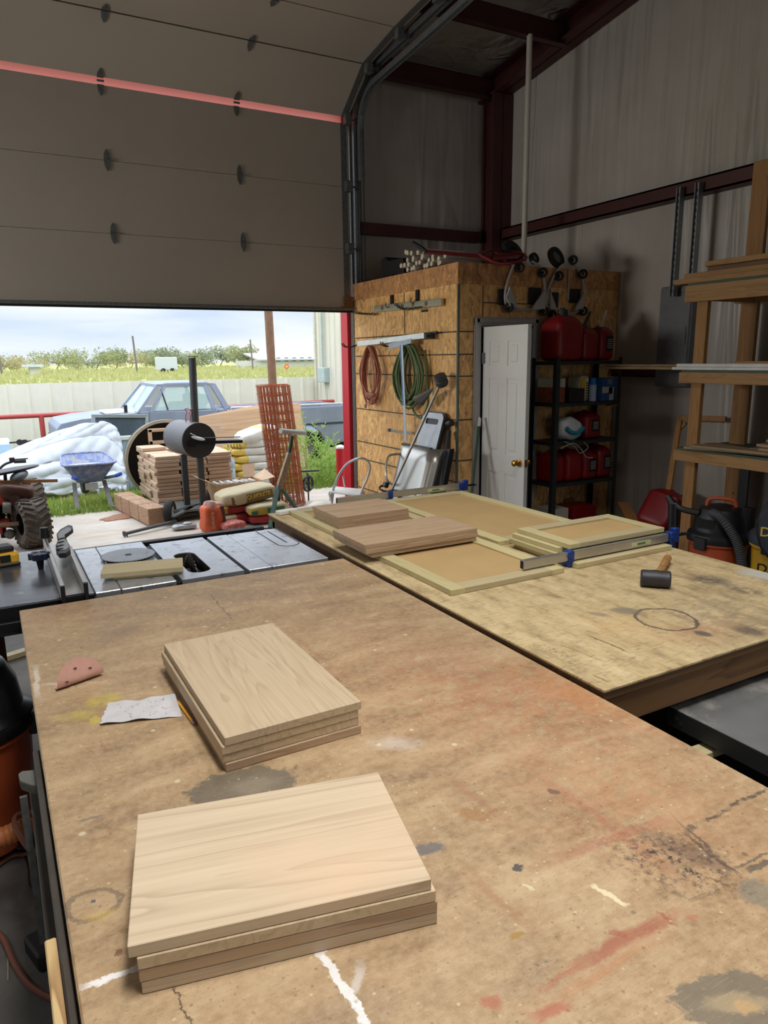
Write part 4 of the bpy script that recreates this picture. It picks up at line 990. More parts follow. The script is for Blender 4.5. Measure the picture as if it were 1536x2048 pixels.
# build in wall coordinates: u = distance along -Y from far edge, v = height
def q3(px, py, x): return at(px, py, X=x)
top_l, top_r, bot_l, bot_r = q3(806, 888, 3.24), q3(858, 898, 3.24), q3(782, 990, 3.08), q3(832, 1000, 3.08)
dn = (bot_l-top_l).normalized(); bot_l2 = bot_l+dn*.28; bot_r2 = bot_r+(bot_r-top_r).normalized()*.28
m = MB(); 
def gl(u, v):
    e = top_l+(bot_l2-top_l)*v; f_ = top_r+(bot_r2-top_r)*v
    p = e+(f_-e)*min(u/.7, 1)
    if u > .7: ang = (u-.7)/.3*PI/2; p = f_+(f_-e).normalized()*(.09*math.sin(ang))+V(1, 0, 0)*(.09*(1-math.cos(ang)))
    return p
m.grid(gl, 16, 6); o = m.build('hood_skin', M_ss, t, smooth=True); md = o.modifiers.new('s', 'SOLIDIFY'); md.thickness = .02; md.offset = 0
m = MB(); m.bar(top_l+V(0, 0, .0), top_r+V(.01, -.02, 0), .03, .022).bar(bot_l-dn*.05, bot_r-dn*.05, .03, .02); m.build('hood_band', P('hood_band_grey', (84, 84, 86), .4, .3), t)
hl = q3(800, 908, 3.2), q3(778, 912, 3.1), q3(772, 935, 3.05), q3(774, 960, 3.04), q3(784, 968, 3.1)
MB().tube(smooth_path(hl, 5), .011, 8).build('hood_handle', P('chrome_handle', (190, 182, 168), .25, .7), t, smooth=True)
# black perforated side panel beside it
t = T('perforated_sheet', (3.35, 5.5, 0), 'black side panel with a row of holes next to the stainless hood', 'panel')
pa, pb, pc, pd_ = q3(868, 902, 3.34), q3(900, 898, 3.34), q3(880, 1000, 3.2), q3(846, 1003, 3.2)
dd = (pc-pb); MB().prism([pa, pb, pc+dd*.3, pd_+dd*.3], (.05, .0, 0), .004).build('panel_body', M_blackm, t)
m = MB()
for k in range(9):
    p = q3(883-15*k/8, 910+60*k/8, 3.34-.115*(k/8)*.62-.006); m.cyl(p, p+V(-.004, 0, 0), .0055, seg=8)
m.build('hole_dots', P('light_dots', (220, 220, 216), .5), t)
# folding stool with silver tray top
t = T('folding_stool', (3.38, 5.7, 0), 'folding step stool with silver slotted top leaning behind the stainless hood', 'stool')
O_ = q3(858, 872, 3.37); Xd = V(-.10, -1, 0).normalized() if False else V(0, -1, 0); Yd = V(.28, -.14, .95)
Mf = frm(O_, Xd, Yd)
w_, h_ = .36, .44
outer = [(a, b, 0) for a, b in rrect(w_, h_, .06)]; inner = [(a, b, 0) for a, b in rrect(w_*.93, h_*.95, .05)]
tm(MB().prism([(a, b, -.03) for a, b in rrect(w_, h_, .06)], (0, 0, .028)), Mf).build('tray_rim', M_black, t)
# tray face with a handle slot: ring of quads around the slot
sl = [(a, b+.13, .0) for a, b in rrect(.20, .05, .02)]
f2 = MB().frame([(a*.0+q[0], q[1], 0) for q, (a, b) in zip(rrect(w_*.92, h_*.94, .05), rrect(w_, h_, .06))], [(a, b, 0) for (a, b, _) in sl], (0, 0, .008))
tm(f2, Mf).build('tray_top', P('silver_tray', (168, 170, 172), .35, .4), t)
m = MB(); m.tube([q3(898, 862, 3.42), q3(893, 905, 3.36), q3(880, 990, 3.22)], .02, 8).tube([q3(872, 843, 3.44), q3(904, 847, 3.44)], .012).cyl(q3(896, 848, 3.41), q3(904, 846, 3.41), .028, seg=12); m.build('folding_leg', M_black, t, smooth=True)
# green broom handle by the closet door
a, b = at(960, 835, Y=4.93), at(945, 965, Y=4.80); e = b+(b-a)*.72
if e.z < 0.02: e = b+(b-a)*((b.z-.02)/(a.z-b.z))
t = T('broom', e, 'dark green broom handle with white tip leaning beside the closet door', 'broom')
MB().tube([a+(b-a)*.12, e], .013, 10).build('broom_stick', P('dark_green_paint', (28, 66, 48), .45), t, smooth=True)
MB().tube([a, a+(b-a)*.14], .0135, 10).build('grip_tip', P('white_tip', (200, 200, 196), .5), t, smooth=True)
MB().cyl(a+(b-a)*.005+V(0, -.014, 0), a+(b-a)*.005+V(0, .014, 0), .006).build('hang_hole', M_dark, t)
# step stool ladder with looped rail near the overhead door
t = T('step_ladder', (3.17, 6.45, 0), 'small silver step ladder with looped handrail by the red jamb', 'step ladder')
def Y65(px, py, y=6.45): return at(px, py, Y=y)
loop = [at(722, 1000, Y=6.2), at(722, 985, Y=6.22), at(735, 955, Y=6.25), at(740, 932, Y=6.25), at(732, 919, Y=6.27), at(716, 917, Y=6.3), at(694, 928, Y=6.45), at(678, 950, Y=6.5), at(668, 975, Y=6.55), at(660, 1000, Y=6.6)]
MB().tube(smooth_path(loop, 6), .0125, 10).build('hand_rail', P('silver_tube', (186, 188, 190), .35, .3), t, smooth=True)
s0, s1, s2, s3 = at(658, 986, Z=.43), at(668, 976, Z=.43), at(728, 982, Z=.43), at(722, 994, Z=.43)
MB().prism([s0, s1, s2, s3], (0, 0, .02), .003).build('step', P('white_step', (214, 214, 212), .5), t)
MB().prism([p+V(0, -.16, -.22) for p in (s0, s1, s2, s3)], (0, 0, .02), .003).build('step', P('white_step', (214, 214, 212), .5), t)
m = MB()
for p in (s0, s3): m.tube([p, p+V(0, -.26, -.42)], .012, 8)
for p in (s1, s2): m.tube([p, p+V(0, .16, -.42)], .012, 8)
m.tube([loop[0], s3+V(0, -.02, 0)], .011, 8); m.tube([loop[-1], s1], .011, 8)
m.tube([at(686, 952, Y=6.48), at(690, 975, Y=6.4)], .009, 6)
m.build('leg', P('silver_tube', (186, 188, 190)), t, smooth=True)

# ================================================================ ON THE CLOSET ROOF
ZR = CZ
dg = 'wooden dowel rods with white ends piled on the closet roof'
M_dow = P('dowel_white', (206, 196, 182), .6, 0, .08, 20)
rows = [(806, 10, 545, 534, 88), (806, 8, 527, 525, 84), (812, 6, 513, 512, 60)]
rnd = random.Random(5)
yy0 = at(893, 530, Z=ZR).y
first = None; pos = []
for (x, y) in [(505, 300), (530, 295), (555, 290), (580, 285), (620, 272), (640, 268), (662, 264), (690, 256), (482, 272), (497, 266), (498, 228), (565, 250), (597, 245), (575, 214), (637, 197), (680, 202), (712, 224), (755, 243), (530, 262), (545, 225), (655, 228), (503, 168), (525, 173), (548, 176), (610, 172), (642, 158), (780, 194), (755, 217), (610, 210), (725, 250)]:
    q_ = at(680+x/3.793, 460+y/3.793, X=CX-.01); pos.append((q_.y, max(q_.z, ZR+.019)))
base = None
for i, (y_, z_) in enumerate(pos):
    x_ = CX-.01+rnd.uniform(-.03, .03)
    if base is None:
        base = T('dowel_rod', (0, 0, 0), '', 'dowel'); m = MB(); m.cyl((.004, 0, 0), (.42, 0, 0), .0205, seg=14); m.build('rod_body', M_dow, base, smooth=True)
        m = MB(); m.cyl((0, 0, 0), (.004, 0, 0), .0202, seg=14); m.build('rod_end', P('pale_rod_end', (206, 192, 172), .6), base); o = base
    else: o = dup(base)
    o.location = (x_, y_, z_); o.rotation_euler = (0, 0, rnd.uniform(-.012, .012)); o['label'] = 'pale round dowel rod in the pile on the closet roof'; o['group'] = 'dowel rods on the closet roof'
# black case
a = at(776, 551, Z=ZR)
t = T('tool_case', (3.62, 6.15, ZR), 'black open plastic case standing on the closet roof left of the dowels', 'case')
m = MB(); m.prism([(3.55, 6.0, ZR+.001), (3.55, 6.42, ZR+.001), (3.55, 6.44, ZR+.19), (3.55, 6.36, ZR+.21), (3.55, 6.3, ZR+.16), (3.55, 6.02, ZR+.16)], (.22, 0, 0), .006); m.build('case_body', M_black, t)
one(MB().bar(at(727, 551, X=3.50), at(775, 553, X=3.50), .02, .02) if False else MB().b2(3.49, 3.51, 6.1, 6.75, ZR+.001, ZR+.02), 'steel_bar', M_blackm, 'thin black bar lying on the closet roof edge', 'bar')
# red hand truck lying flat
t = T('hand_truck', (3.9, 5.1, ZR), 'red hand truck lying on its back across the closet roof', 'hand truck')
M_hr = P('dull_red_paint', (132, 40, 44), .5, .2, .1, 9)
zA = ZR+.17
def rz_(px, py, z=None): return at(px, py, Y=5.12 if z is None else z)
m = MB()
L0, L1 = at(852, 503, Y=5.22), at(960, 512, Y=5.10)
m.tube([L0, L1], .014, 8).tube([at(905, 512, Y=5.36), L1+V(0, .22, 0)], .014, 8)
pl = [at(958, 509, Y=5.1), at(1000, 528, Y=4.92), at(1050, 519, Y=4.9), at(1040, 506, Y=5.15), at(985, 500, Y=5.3), at(958, 509, Y=5.1)]
m.tube(smooth_path(pl, 3), .013, 8)
for (p, q) in (((968, 514), (1030, 508)), ((980, 518), (1045, 512)), ((990, 504), (1012, 522))): m.tube([at(*p, Y=5.08), at(*q, Y=5.05)], .009, 6)
m.prism([at(985, 519, Y=4.95), at(1035, 517, Y=4.9), at(1045, 508, Y=5.2), at(992, 506, Y=5.2)], (0, 0, .006))
m.build('truck_frame', M_hr, t, smooth=True)
MB().tube([at(825, 485, Y=5.3), at(842, 495, Y=5.25), L0], .017, 8).build('hand_grip', M_black, t, smooth=True)
def caster(mb, c, r=.05, ax=(0, 1, 0), w=.03):
    A = Vector(ax).normalized(); c = Vector(c); mb.lathe([(r*.55, -w/2), (r*.95, -w/2), (r, -w/3), (r, w/3), (r*.95, w/2), (r*.55, w/2), (r*.55, -w/2)], c, A.to_track_quat('Z', 'Y').to_matrix(), 18)
    mb.cyl(c-A*w*.5, c+A*w*.5, r*.25, seg=10)
m = MB(); m.lathe([(.05, -.025), (.11, -.025), (.12, -.01), (.12, .01), (.11, .025), (.05, .025), (.05, -.025)], at(1025, 505, Y=5.25), (PI/2-.5, 0, .2), 24); m.build('wheel', M_rubber, t, smooth=True)
# two white wheeled frames hung from the roof edge
def dolly(name, label, fpts, casters, plates, wheel=None):
    YF = CY-.05
    t = T(name, at(*fpts[0], Y=YF), label, 'dolly frame', 'white tube dolly frames on the closet front')
    pts = [at(x, y, Y=YF) for x, y in fpts]
    MB().tube(smooth_path(pts, 5), .011, 8).build('tube_frame', P('grey_white_tube', (176, 172, 166), .45), t, smooth=True)
    for (x, y) in casters:
        c = at(x, y, Y=YF-.02); m = MB(); caster(m, c, .042, (.7, 1, 0)); m.box(c+V(0, .03, 0), (.04, .02, .05)); m.build('caster', M_rubber, t)
    for (x, y, w, h) in plates:
        p = at(x, y, Y=YF+.03); MB().box(p, (w, .015, h), None, .01).build('pad', M_black, t)
    return t
d1 = dolly('dolly_frame', 'left white tube dolly frame with black wheels hung on the closet front', [(1028, 528), (1016, 560), (1010, 590), (1014, 612), (1032, 619), (1062, 619), (1084, 614), (1090, 590), (1087, 555), (1082, 535), (1064, 523)],
      [(1040, 535), (1086, 545), (1018, 615), (1088, 622)], [(1006, 594, .10, .13), (1070, 592, .14, .14)])
M_g = P('grey_white_tube', (176, 172, 166))
MB().prism([at(1018, 575, Y=4.93), at(1034, 618, Y=4.93), at(1018, 612, Y=4.93), at(1010, 595, Y=4.93)], (0, -.02, 0)).build('gusset', M_g, d1); MB().prism([at(1088, 580, Y=4.93), at(1060, 620, Y=4.93), at(1088, 618, Y=4.93)], (0, -.02, 0)).build('gusset', M_g, d1)
d2 = dolly('dolly_frame', 'right white tube dolly frame hung behind the tallest gas can', [(1096, 622), (1092, 600), (1100, 570), (1112, 545), (1126, 530), (1146, 528), (1160, 545), (1167, 570), (1166, 600), (1160, 620), (1130, 628), (1096, 622)],
      [(1118, 552), (1166, 548), (1146, 520), (1104, 630), (1166, 622)], [(1110, 600, .08, .13), (1150, 592, .13, .12)])
MB().prism([at(1098, 580, Y=4.93), at(1112, 622, Y=4.93), at(1098, 618, Y=4.93)], (0, -.02, 0)).build('gusset', M_g, d2); MB().prism([at(1166, 585, Y=4.93), at(1146, 622, Y=4.93), at(1164, 616, Y=4.93)], (0, -.02, 0)).build('gusset', M_g, d2)
MB().tube([at(1139, 535, Y=4.96), at(1137, 600, Y=4.96)], .006, 6).build('center_rod', M_g, d2)
for (px, py, lab, r) in ((1112, 515, 'round black wheel lying on the closet roof to the right', .10), (1068, 517, 'small black caster wheel on the roof edge between the dolly frames', .05)):
    c = at(px, py, Y=5.2 if r > .06 else 5.05); t = T('spare_wheel', c, lab, 'wheel'); m = MB(); m.lathe([(r*.6, -.02), (r*.95, -.02), (r, 0), (r*.95, .02), (r*.6, .02), (r*.6, -.02)], c, (1.2, 0, .2), 24); m.build('tire', M_rubber, t, smooth=True)
    m = MB(); m.lathe([(r*.6, -.01), (r*.2, -.012), (0, -.012)], c, (1.2, 0, .2), 12); m.lathe([(r*.6, .01), (r*.2, .015), (0, .015)], c, (1.2, 0, .2), 12); m.build('hub', M_dgalv, t)
# pvc pipe
pt = at(1053, 95, Y=5.70)
one(MB().tube([V(pt.x, 5.66, 4.63), V(pt.x, 5.66, 2.535)], .026, 14), 'standpipe', M_pvc, 'white vent pipe rising from the closet roof to the purlin', 'pipe', smooth=True)

# ================================================================ STEEL SHELF UNIT AND ITS THINGS
SX0, SX1, SY0, SY1 = 4.24, 5.0, 4.64, 4.95
t = T('shelf_unit', ((SX0+SX1)/2, 4.8, 0), 'black steel shelf unit between closet door and side wall', 'shelf')
SZ = [1.73, 1.375, 1.04, .675, .28]
for z_ in SZ: MB().b2(SX0, SX1, SY0, SY1, z_-.004, z_).b2(SX0, SX1, SY0, SY0+.004, z_-.03, z_).b2(SX0, SX0+.004, SY0, SY1, z_-.03, z_).b2(SX1-.004, SX1, SY0, SY1, z_-.03, z_).build('shelf_board', P('grey_black_steel', (48, 52, 52), .5, .3), t)
for (x, y, sx, sy) in ((SX0-.002, SY0-.002, 1, 1), (SX1+.002, SY0-.002, -1, 1), (SX0-.002, SY1+.002, 1, -1), (SX1+.002, SY1+.002, -1, -1)):
    m = MB(); m.b2(x, x+.04*sx, y, y-.003*sy, 0, 1.76).b2(x, x-.003*sx, y, y+.04*sy, 0, 1.76); m.build('post', P('grey_black_steel', (48, 52, 52)), t)
def gascan(cx, cy, z, w, d, h, label, spout='cap', col=None, name='gas_can', grp=None, lab=False, neck=.0):
    t = T(name, (cx, cy, z), label, 'gas can', grp)
    def shp(p):
        k = 1.
        if p.z > h*.5*.55: k = 1-.42*((p.z-h*.275)/(h*.225))**1.3 if p.z > h*.275 else 1
        return V(p.x*k+neck*(1-k)*w, p.y*k, p.z)
    m = MB(); m.ell((cx, cy, z+h/2), (w/2, d/2, h/2), None, .28, .34, 28, 18, shp); m.build('can_body', col or M_redpl, t, smooth=True)
    x_ = cx+neck*w*.3
    if spout == 'cap': m = MB(); m.cyl((x_, cy, z+h-.02), (x_, cy, z+h+.05), .045, .042, 16); m.cyl((x_, cy, z+h+.05), (x_, cy, z+h+.065), .02, seg=10); m.build('cap', M_black, t)
    elif spout in ('black', 'white'):
        m = MB(); m.cyl((x_, cy, z+h-.02), (x_, cy, z+h+.02), .032, seg=14); m.tube([(x_, cy, z+h+.01), (x_+.05, cy-.02, z+h+.14)], [.016, .010], 10); m.build('spout', M_black if spout == 'black' else P('cream_spout', (196, 186, 160), .5), t)
        if spout == 'white': pass
    if lab:
        m = MB(); m.b2(cx-.02, cx+.06, cy-d/2-.003, cy-d/2+.01, z+h*.28, z+h*.72); lp_ = m.build('label_plate', P('black_label', (26, 24, 26), .5), t)
        m = MB()
        for k in range(5): m.b2(cx-.01, cx+.05, cy-d/2-.0045, cy-d/2, z+h*(.36+.06*k), z+h*(.375+.06*k)+.004)
        m.build('label_print', P('label_grey', (150, 148, 140), .5), lp_)
    # handle rib
    m = MB(); m.tube(smooth_path([(cx-w*.3, cy, z+h*.86), (cx-w*.18, cy, z+h*1.0), (cx+w*.05, cy, z+h*1.0)], 5), .014, 8); m.build('can_handle', col or M_redpl, t, smooth=True)
    return t
gascan(4.40, 4.77, 1.732, .30, .26, .38, 'tallest red fuel can on the top shelf, black cap with pump rod', 'cap')
gascan(4.66, 4.78, 1.732, .19, .22, .28, 'middle red fuel can on the top shelf with black spout', 'black')
gascan(4.85, 4.77, 1.732, .17, .20, .29, 'right red fuel can on the top shelf with cream spout and black label', 'white', lab=True)
gascan(4.34, 4.79, .677, .17, .22, .26, 'leftmost red can on the low shelf, behind the shelf post', 'none', grp=None)
gascan(4.52, 4.78, .677, .19, .24, .28, 'second red can from the left on the low shelf, plain front', 'none')
gascan(4.71, 4.78, .677, .17, .24, .26, 'third red can on the low shelf with black label', 'none', lab=True)
gascan(4.89, 4.78, .677, .17, .24, .29, 'rightmost red can on the low shelf with black label', 'none', lab=True)
gascan(4.74, 4.79, 1.042, .20, .22, .24, 'red jug with white lettering strip on the middle shelf', 'none', lab=True)
def sbox(x0, x1, y0, y1, z, h, label, m_, name='cardboard_box', cat='box', extra=None):
    t = T(name, ((x0+x1)/2, (y0+y1)/2, z), label, cat); MB().b2(x0, x1, y0, y1, z+.001, z+h, .003).build('box_body', m_, t)
    if extra:
        for (a0, a1, b0, b1, mm_) in extra: MB().b2(x0+(x1-x0)*a0, x0+(x1-x0)*a1, y0-.002, y0+.002, z+h*b0, z+h*b1).build('printed_panel', mm_, t)
    return t
sbox(4.26, 4.40, 4.7, 4.9, 1.376, .13, 'red and yellow printed box on the second shelf behind the post', P('print_redyellow', (132, 72, 40), .6, 0, .5, 30))
sbox(4.26, 4.40, 4.7, 4.9, 1.507, .08, 'small white box stacked on the printed box, second shelf', P('dull_white_card', (178, 170, 156), .7))
sbox(4.42, 4.60, 4.67, 4.88, 1.376, .12, 'black plastic bag lump on the second shelf', P('black_bag', (20, 20, 22), .35), 'black_pouch', 'bag')
t = T('paper_sack', (4.66, 4.8, 1.376), 'yellow and white striped sack on the second shelf', 'sack')
MB().b2(4.60, 4.71, 4.72, 4.9, 1.377, 1.60, .02, ).build('sack_body', P('pale_sack', (198, 190, 160), .7), t); MB().b2(4.602, 4.645, 4.716, 4.724, 1.39, 1.58).build('yellow_stripe', P('sack_yellow', (206, 160, 40), .7), t)
m = MB()
for k in range(7): m.b2(4.66, 4.69, 4.715, 4.722, 1.40+.022*k, 1.41+.022*k)
m.build('black_print', M_black, t)
t = T('spray_can', (4.745, 4.72, 1.376), 'blue capped spray can on the second shelf', 'spray can')
MB().cyl((4.745, 4.72, 1.377), (4.745, 4.72, 1.52), .033, seg=20).build('can_body', P('can_pale_blue', (170, 178, 204), .4), t, smooth=True); MB().cyl((4.745, 4.72, 1.52), (4.745, 4.72, 1.58), .031, .027, 20).build('can_cap', P('can_cap_blue', (30, 110, 180), .4), t, smooth=True)
sbox(4.80, 4.975, 4.66, 4.88, 1.376, .20, 'blue and white carton at the right end of the second shelf', P('carton_blue', (44, 84, 140), .6), extra=[(0, .55, .35, .62, P('carton_white', (196, 192, 176), .6)), (.5, .8, .02, .6, P('carton_white', (196, 192, 176))), (.35, .65, .72, .95, P('carton_grey', (110, 120, 130), .6)), (.45, .7, .3, .6, M_black)])
t = T('plastic_bag', (4.5, 4.75, 1.042), 'crumpled white bag with teal print on the middle shelf', 'bag')
rn = random.Random(3)
m = MB(); m.ell((4.50, 4.76, 1.042+.10), (.13, .09, .10), (0, .15, 0), .7, .7, 20, 12, lambda p: p*(1+.10*math.sin(40*p.x+23*p.z)*math.cos(31*p.y+9*p.z))); m.build('bag_body', P('white_teal_bag', (214, 216, 214), .5), t, smooth=True)
m = MB(); m.tube(smooth_path([(4.40, 4.665, 1.16), (4.45, 4.655, 1.12), (4.53, 4.655, 1.11), (4.60, 4.665, 1.15)], 6), .018, 8); m.build('teal_print', P('teal_print', (36, 140, 156), .5), t, smooth=True)
m = MB(); rn = random.Random(8)
cb = [[(4.30, 4.62, .99), (4.42, 4.60, 1.03), (4.52, 4.60, .97), (4.58, 4.6, .90), (4.66, 4.6, .885)], [(4.33, 4.61, 1.05), (4.44, 4.6, 1.0), (4.5, 4.59, .94), (4.6, 4.6, .98), (4.55, 4.6, 1.03)]]
m.tube(smooth_path(cb[0], 6), .006, 6).tube(smooth_path(cb[1], 6), .005, 6); one(m, 'grey_cable', P('cable_grey', (150, 146, 138), .5), 'grey cable drooping off the middle shelf edge', 'cable', smooth=True)
sbox(4.28, 4.46, 4.66, 4.88, .281, .16, 'white machine case on the bottom shelf behind the post', P('dull_white_card', (178, 170, 156)), 'tool_case', 'case')
sbox(4.52, 4.80, 4.66, 4.88, .281, .15, 'red tool case on the bottom shelf', M_redpl, 'tool_case', 'case')
tag(MB().cyl((4.93, 4.66, 1.33), (4.93, 4.66, 1.34), .055, seg=20).build('sanding_disc', P('tan_disc', (120, 80, 50), .7)), 'brown round disc hanging from the second shelf edge', 'disc')
# floor clutter near the corner
t = gascan(4.88, 4.05, .30, .36, .30, .36, 'big red tank lying tilted on the scrap heap by the side wall', 'none', name='fuel_tank'); t.rotation_euler = (.2, .5, .3)
m = MB(); c = V(5.12, 3.9, .62); m.cyl((.14, -.02, .34), (.17, -.03, .40), .04, seg=14); bmesh.ops.transform(m.bm, matrix=mw(t), verts=m.bm.verts[:]); m.build('tank_cap', P('dark_green_cap', (34, 44, 36), .5), t)
for i, (p, q, lab) in enumerate([((1118, 985), (1220, 1060), 'pointed wooden board leaning by the shelf foot'), ((1245, 1010), (1290, 1060), 'short offcut on the scrap heap')]):
    a, b = at(*p, X=4.95 if i else 4.8), at(*q, X=4.6); one(MB().bar(a+V(0, 0, .02), b-V(0, 0, .1), .10, .02), 'wood_offcut', M_pine, lab, 'offcut')
sbox(4.75, 5.2, 3.75, 4.45, 0, .29, 'low heap box of dark scrap under the red tank', P('scrap_brown', (70, 46, 36), .8, 0, .5, 20), 'scrap_box', 'box')
sbox(4.6, 4.9, 3.7, 4.0, 0, .2, 'small red box in front of the scrap heap', P('dull_redbox', (90, 30, 26), .7), 'scrap_box', 'box')
# leaning wood frame
t = T('wooden_frame', (5.1, 3.8, 0), 'slim wooden frame leaning on the side wall behind the lumber rack', 'frame')
def w5(px, py, x=5.15): return at(px, py, X=x)
a, b, c_, d_ = w5(1360, 835), w5(1330, 1030, 5.0), w5(1452, 838), w5(1400, 1035, 5.0)
m = MB(); m.bar(a, b+(b-a)*.25, .05, .02, (1, 0, 0)).bar(a, c_, .02, .04).bar(w5(1350, 870), w5(1372, 846), .02, .02); m.build('frame_bar', M_pinez, t)
# ================================================================ SIDE WALL FITTINGS
t = T('breaker_box', (5.24, 4.27, 1.47), 'grey electrical panel on the side wall behind the rack', 'electrical panel')
MB().b2(5.19, 5.3, 4.10, 4.43, 1.50, 2.34, .012).build('panel_box', P('panel_grey', (124, 124, 126), .45, .3), t)
MB().b2(5.183, 5.19, 4.11, 4.42, 1.52, 2.32, .004).b2(5.175, 5.183, 4.13, 4.15, 1.85, 2.0).build('panel_door', P('panel_grey2', (116, 116, 118), .4, .3), t)
for i, y_ in enumerate((4.24, 4.065)):
    m = MB(); m.b2(5.10, 5.155, y_-.02, y_-.014, 2.25, 3.10).b2(5.10, 5.155, y_+.014, y_+.02, 2.25, 3.10).b2(5.12, 5.16, y_-.014, y_+.014, 2.25, 3.10)
    t = one(m, 'strut_channel', M_galv, ('left' if i == 0 else 'right')+' slotted steel strut hanging below the wall girt', 'strut')
    m = MB()
    for k in range(16): m.b2(5.1175, 5.1199, y_-.007, y_+.007, 2.28+.05*k, 2.305+.05*k)
    m.build('slots', M_dark, t)

# ================================================================ LUMBER RACK
YE = 3.60; XF = 4.60; XB = 5.10; YN = .9
t = T('lumber_rack', (4.85, 2.4, 0), 'tall pine lumber rack along the side wall at right', 'rack')
MB().b2(XF, XF+.038, YE-.10, YE-.01, 0, 2.15, .002).build('post', M_pinez, t)
MB().b2(XB, XB+.038, YE-.145, YE-.01, 0, 3.14, .002).build('post', M_pinez, t)
MB().b2(XF, XF+.038, 1.2, 1.29, 0, 2.15, .002).build('post', M_pinez, t); MB().b2(XB, XB+.038, 1.2, 1.34, 0, 3.0, .002).build('post', M_pinez, t)
for (z0, z1) in ((2.145, 2.262), (1.565, 1.645), (.985, 1.066)):
    MB().b2(XF-.04, XF-.002, YN, YE+.07, z0, z1, .002).build('front_rail', M_piney, t)
    MB().b2(XB-.04, XB-.002, YN, YE+.02, z0, z1, .002).build('back_rail', M_piney, t)
    MB().b2(XF-.002, XB-.04, YE-.14, YE-.102, z0, z1-.002, .002).build('cross_rail', M_pine, t)
    MB().b2(XF-.04, XB+.1, YN, YE+.05, z1, z1+.016).build('shelf_panel', P('painted_green_deck', (70, 84, 70), .7), t)
def lum(x0, x1, y0, y1, z0, z1, label, mt=None, rz=0):
    L_ = y1-y0; m = MB(); m.box(((x0+x1)/2, (y0+y1)/2, (z0+z1)/2), (x1-x0, L_, z1-z0), (0, 0, rz), .002)
    return one(m, 'lumber_board', mt or M_piney, label, 'lumber', 'boards on the lumber rack')
zt = 2.279
lum(4.57, 4.71, .9, 3.78, zt, zt+.036, 'lowest plank on the rack top, jutting furthest left'); lum(4.60, 4.74, .9, 3.72, zt+.037, zt+.073, 'second plank up on the rack top'); 
lum(4.66, 4.80, .9, 3.56, zt+.074, zt+.11, 'dark plank third up on the rack top', WOOD('aged_pine', (120, 86, 50), (80, 54, 30), 'Y')); lum(4.64, 4.78, .9, 3.58, zt+.111, zt+.147, 'topmost plank on the rack top'); lum(4.83, 4.97, .9, 3.6, zt, zt+.036, 'plank lying at the back of the rack top')
zm = 1.662
M_dl = WOOD('dusky_lath', (156, 128, 88), (110, 84, 54), 'Y')
lum(4.60, 4.64, 1.2, 4.52, zm, zm+.018, 'long thin lath reaching left past the rack toward the shelves', M_dl); lum(4.65, 4.70, 1.2, 4.50, zm, zm+.02, 'second long lath beside the longest one', M_dl); lum(4.62, 4.66, 1.2, 4.48, zm+.0205, zm+.038, 'long lath stacked on the two longest ones', M_dl); lum(4.71, 4.76, 1.2, 4.4, zm, zm+.03, 'long lath at the back of the middle shelf', M_dl)
lum(4.562, 4.598, 1.0, 3.74, zm, zm+.02, 'lower white painted trim board on the middle shelf', P('white_trim_board', (206, 204, 200), .5)); lum(4.562, 4.598, 1.0, 3.70, zm+.021, zm+.045, 'upper white painted trim board on the middle shelf', P('white_trim_board', (206, 204, 200)))
lum(4.67, 4.80, 1.0, 3.3, zm+.04, zm+.06, 'yellow pine plank atop the laths, middle shelf'); lum(4.69, 4.82, 1.0, 2.9, zm+.065, zm+.085, 'reddish plank on top of the middle shelf pile', WOOD('reddish_plank', (132, 88, 62), (92, 58, 40), 'Y'))
zl = 1.083
M_fl = WOOD('flooring_plank', (168, 142, 108), (120, 94, 66), 'Y', 1, .6)
fl = [(4.66, 3.28, .13, .60, 0, .22), (4.60, 3.20, .13, .60, .019, .10), (4.80, 3.35, .12, .5, 0, -.3), (4.72, 2.85, .14, .6, 0, .1), (4.74, 2.82, .14, .62, .019, -.08), (4.70, 2.72, .14, .6, .038, .14), (4.74, 2.76, .14, .62, .057, .02), (4.72, 2.66, .14, .6, .076, -.06), (4.75, 2.7, .14, .6, .095, .1), (4.73, 2.6, .14, .5, .114, .03)]
for i, (x, y, w, l, dz, rz) in enumerate(fl):
    o = MB().box((0, 0, .009), (w, l, .0175), None, .001).build('flooring_offcut', M_fl, None, False, (0, 0, 0)); o.location = (x, y, zl+dz); o.rotation_euler = (0, 0, rz)
    tag(o, ['tilted front flooring board on the low rack shelf', 'top of the two tilted flooring boards on low rack shelf', 'flooring board at the back left of low rack shelf'][i] if i < 3 else 'flooring board, %s of the right pile on the low rack shelf' % ['lowest', 'second lowest', 'third from the bottom', 'middle one', 'third from the top', 'second from the top', 'topmost'][i-3], 'board', 'flooring offcuts on the low rack shelf')
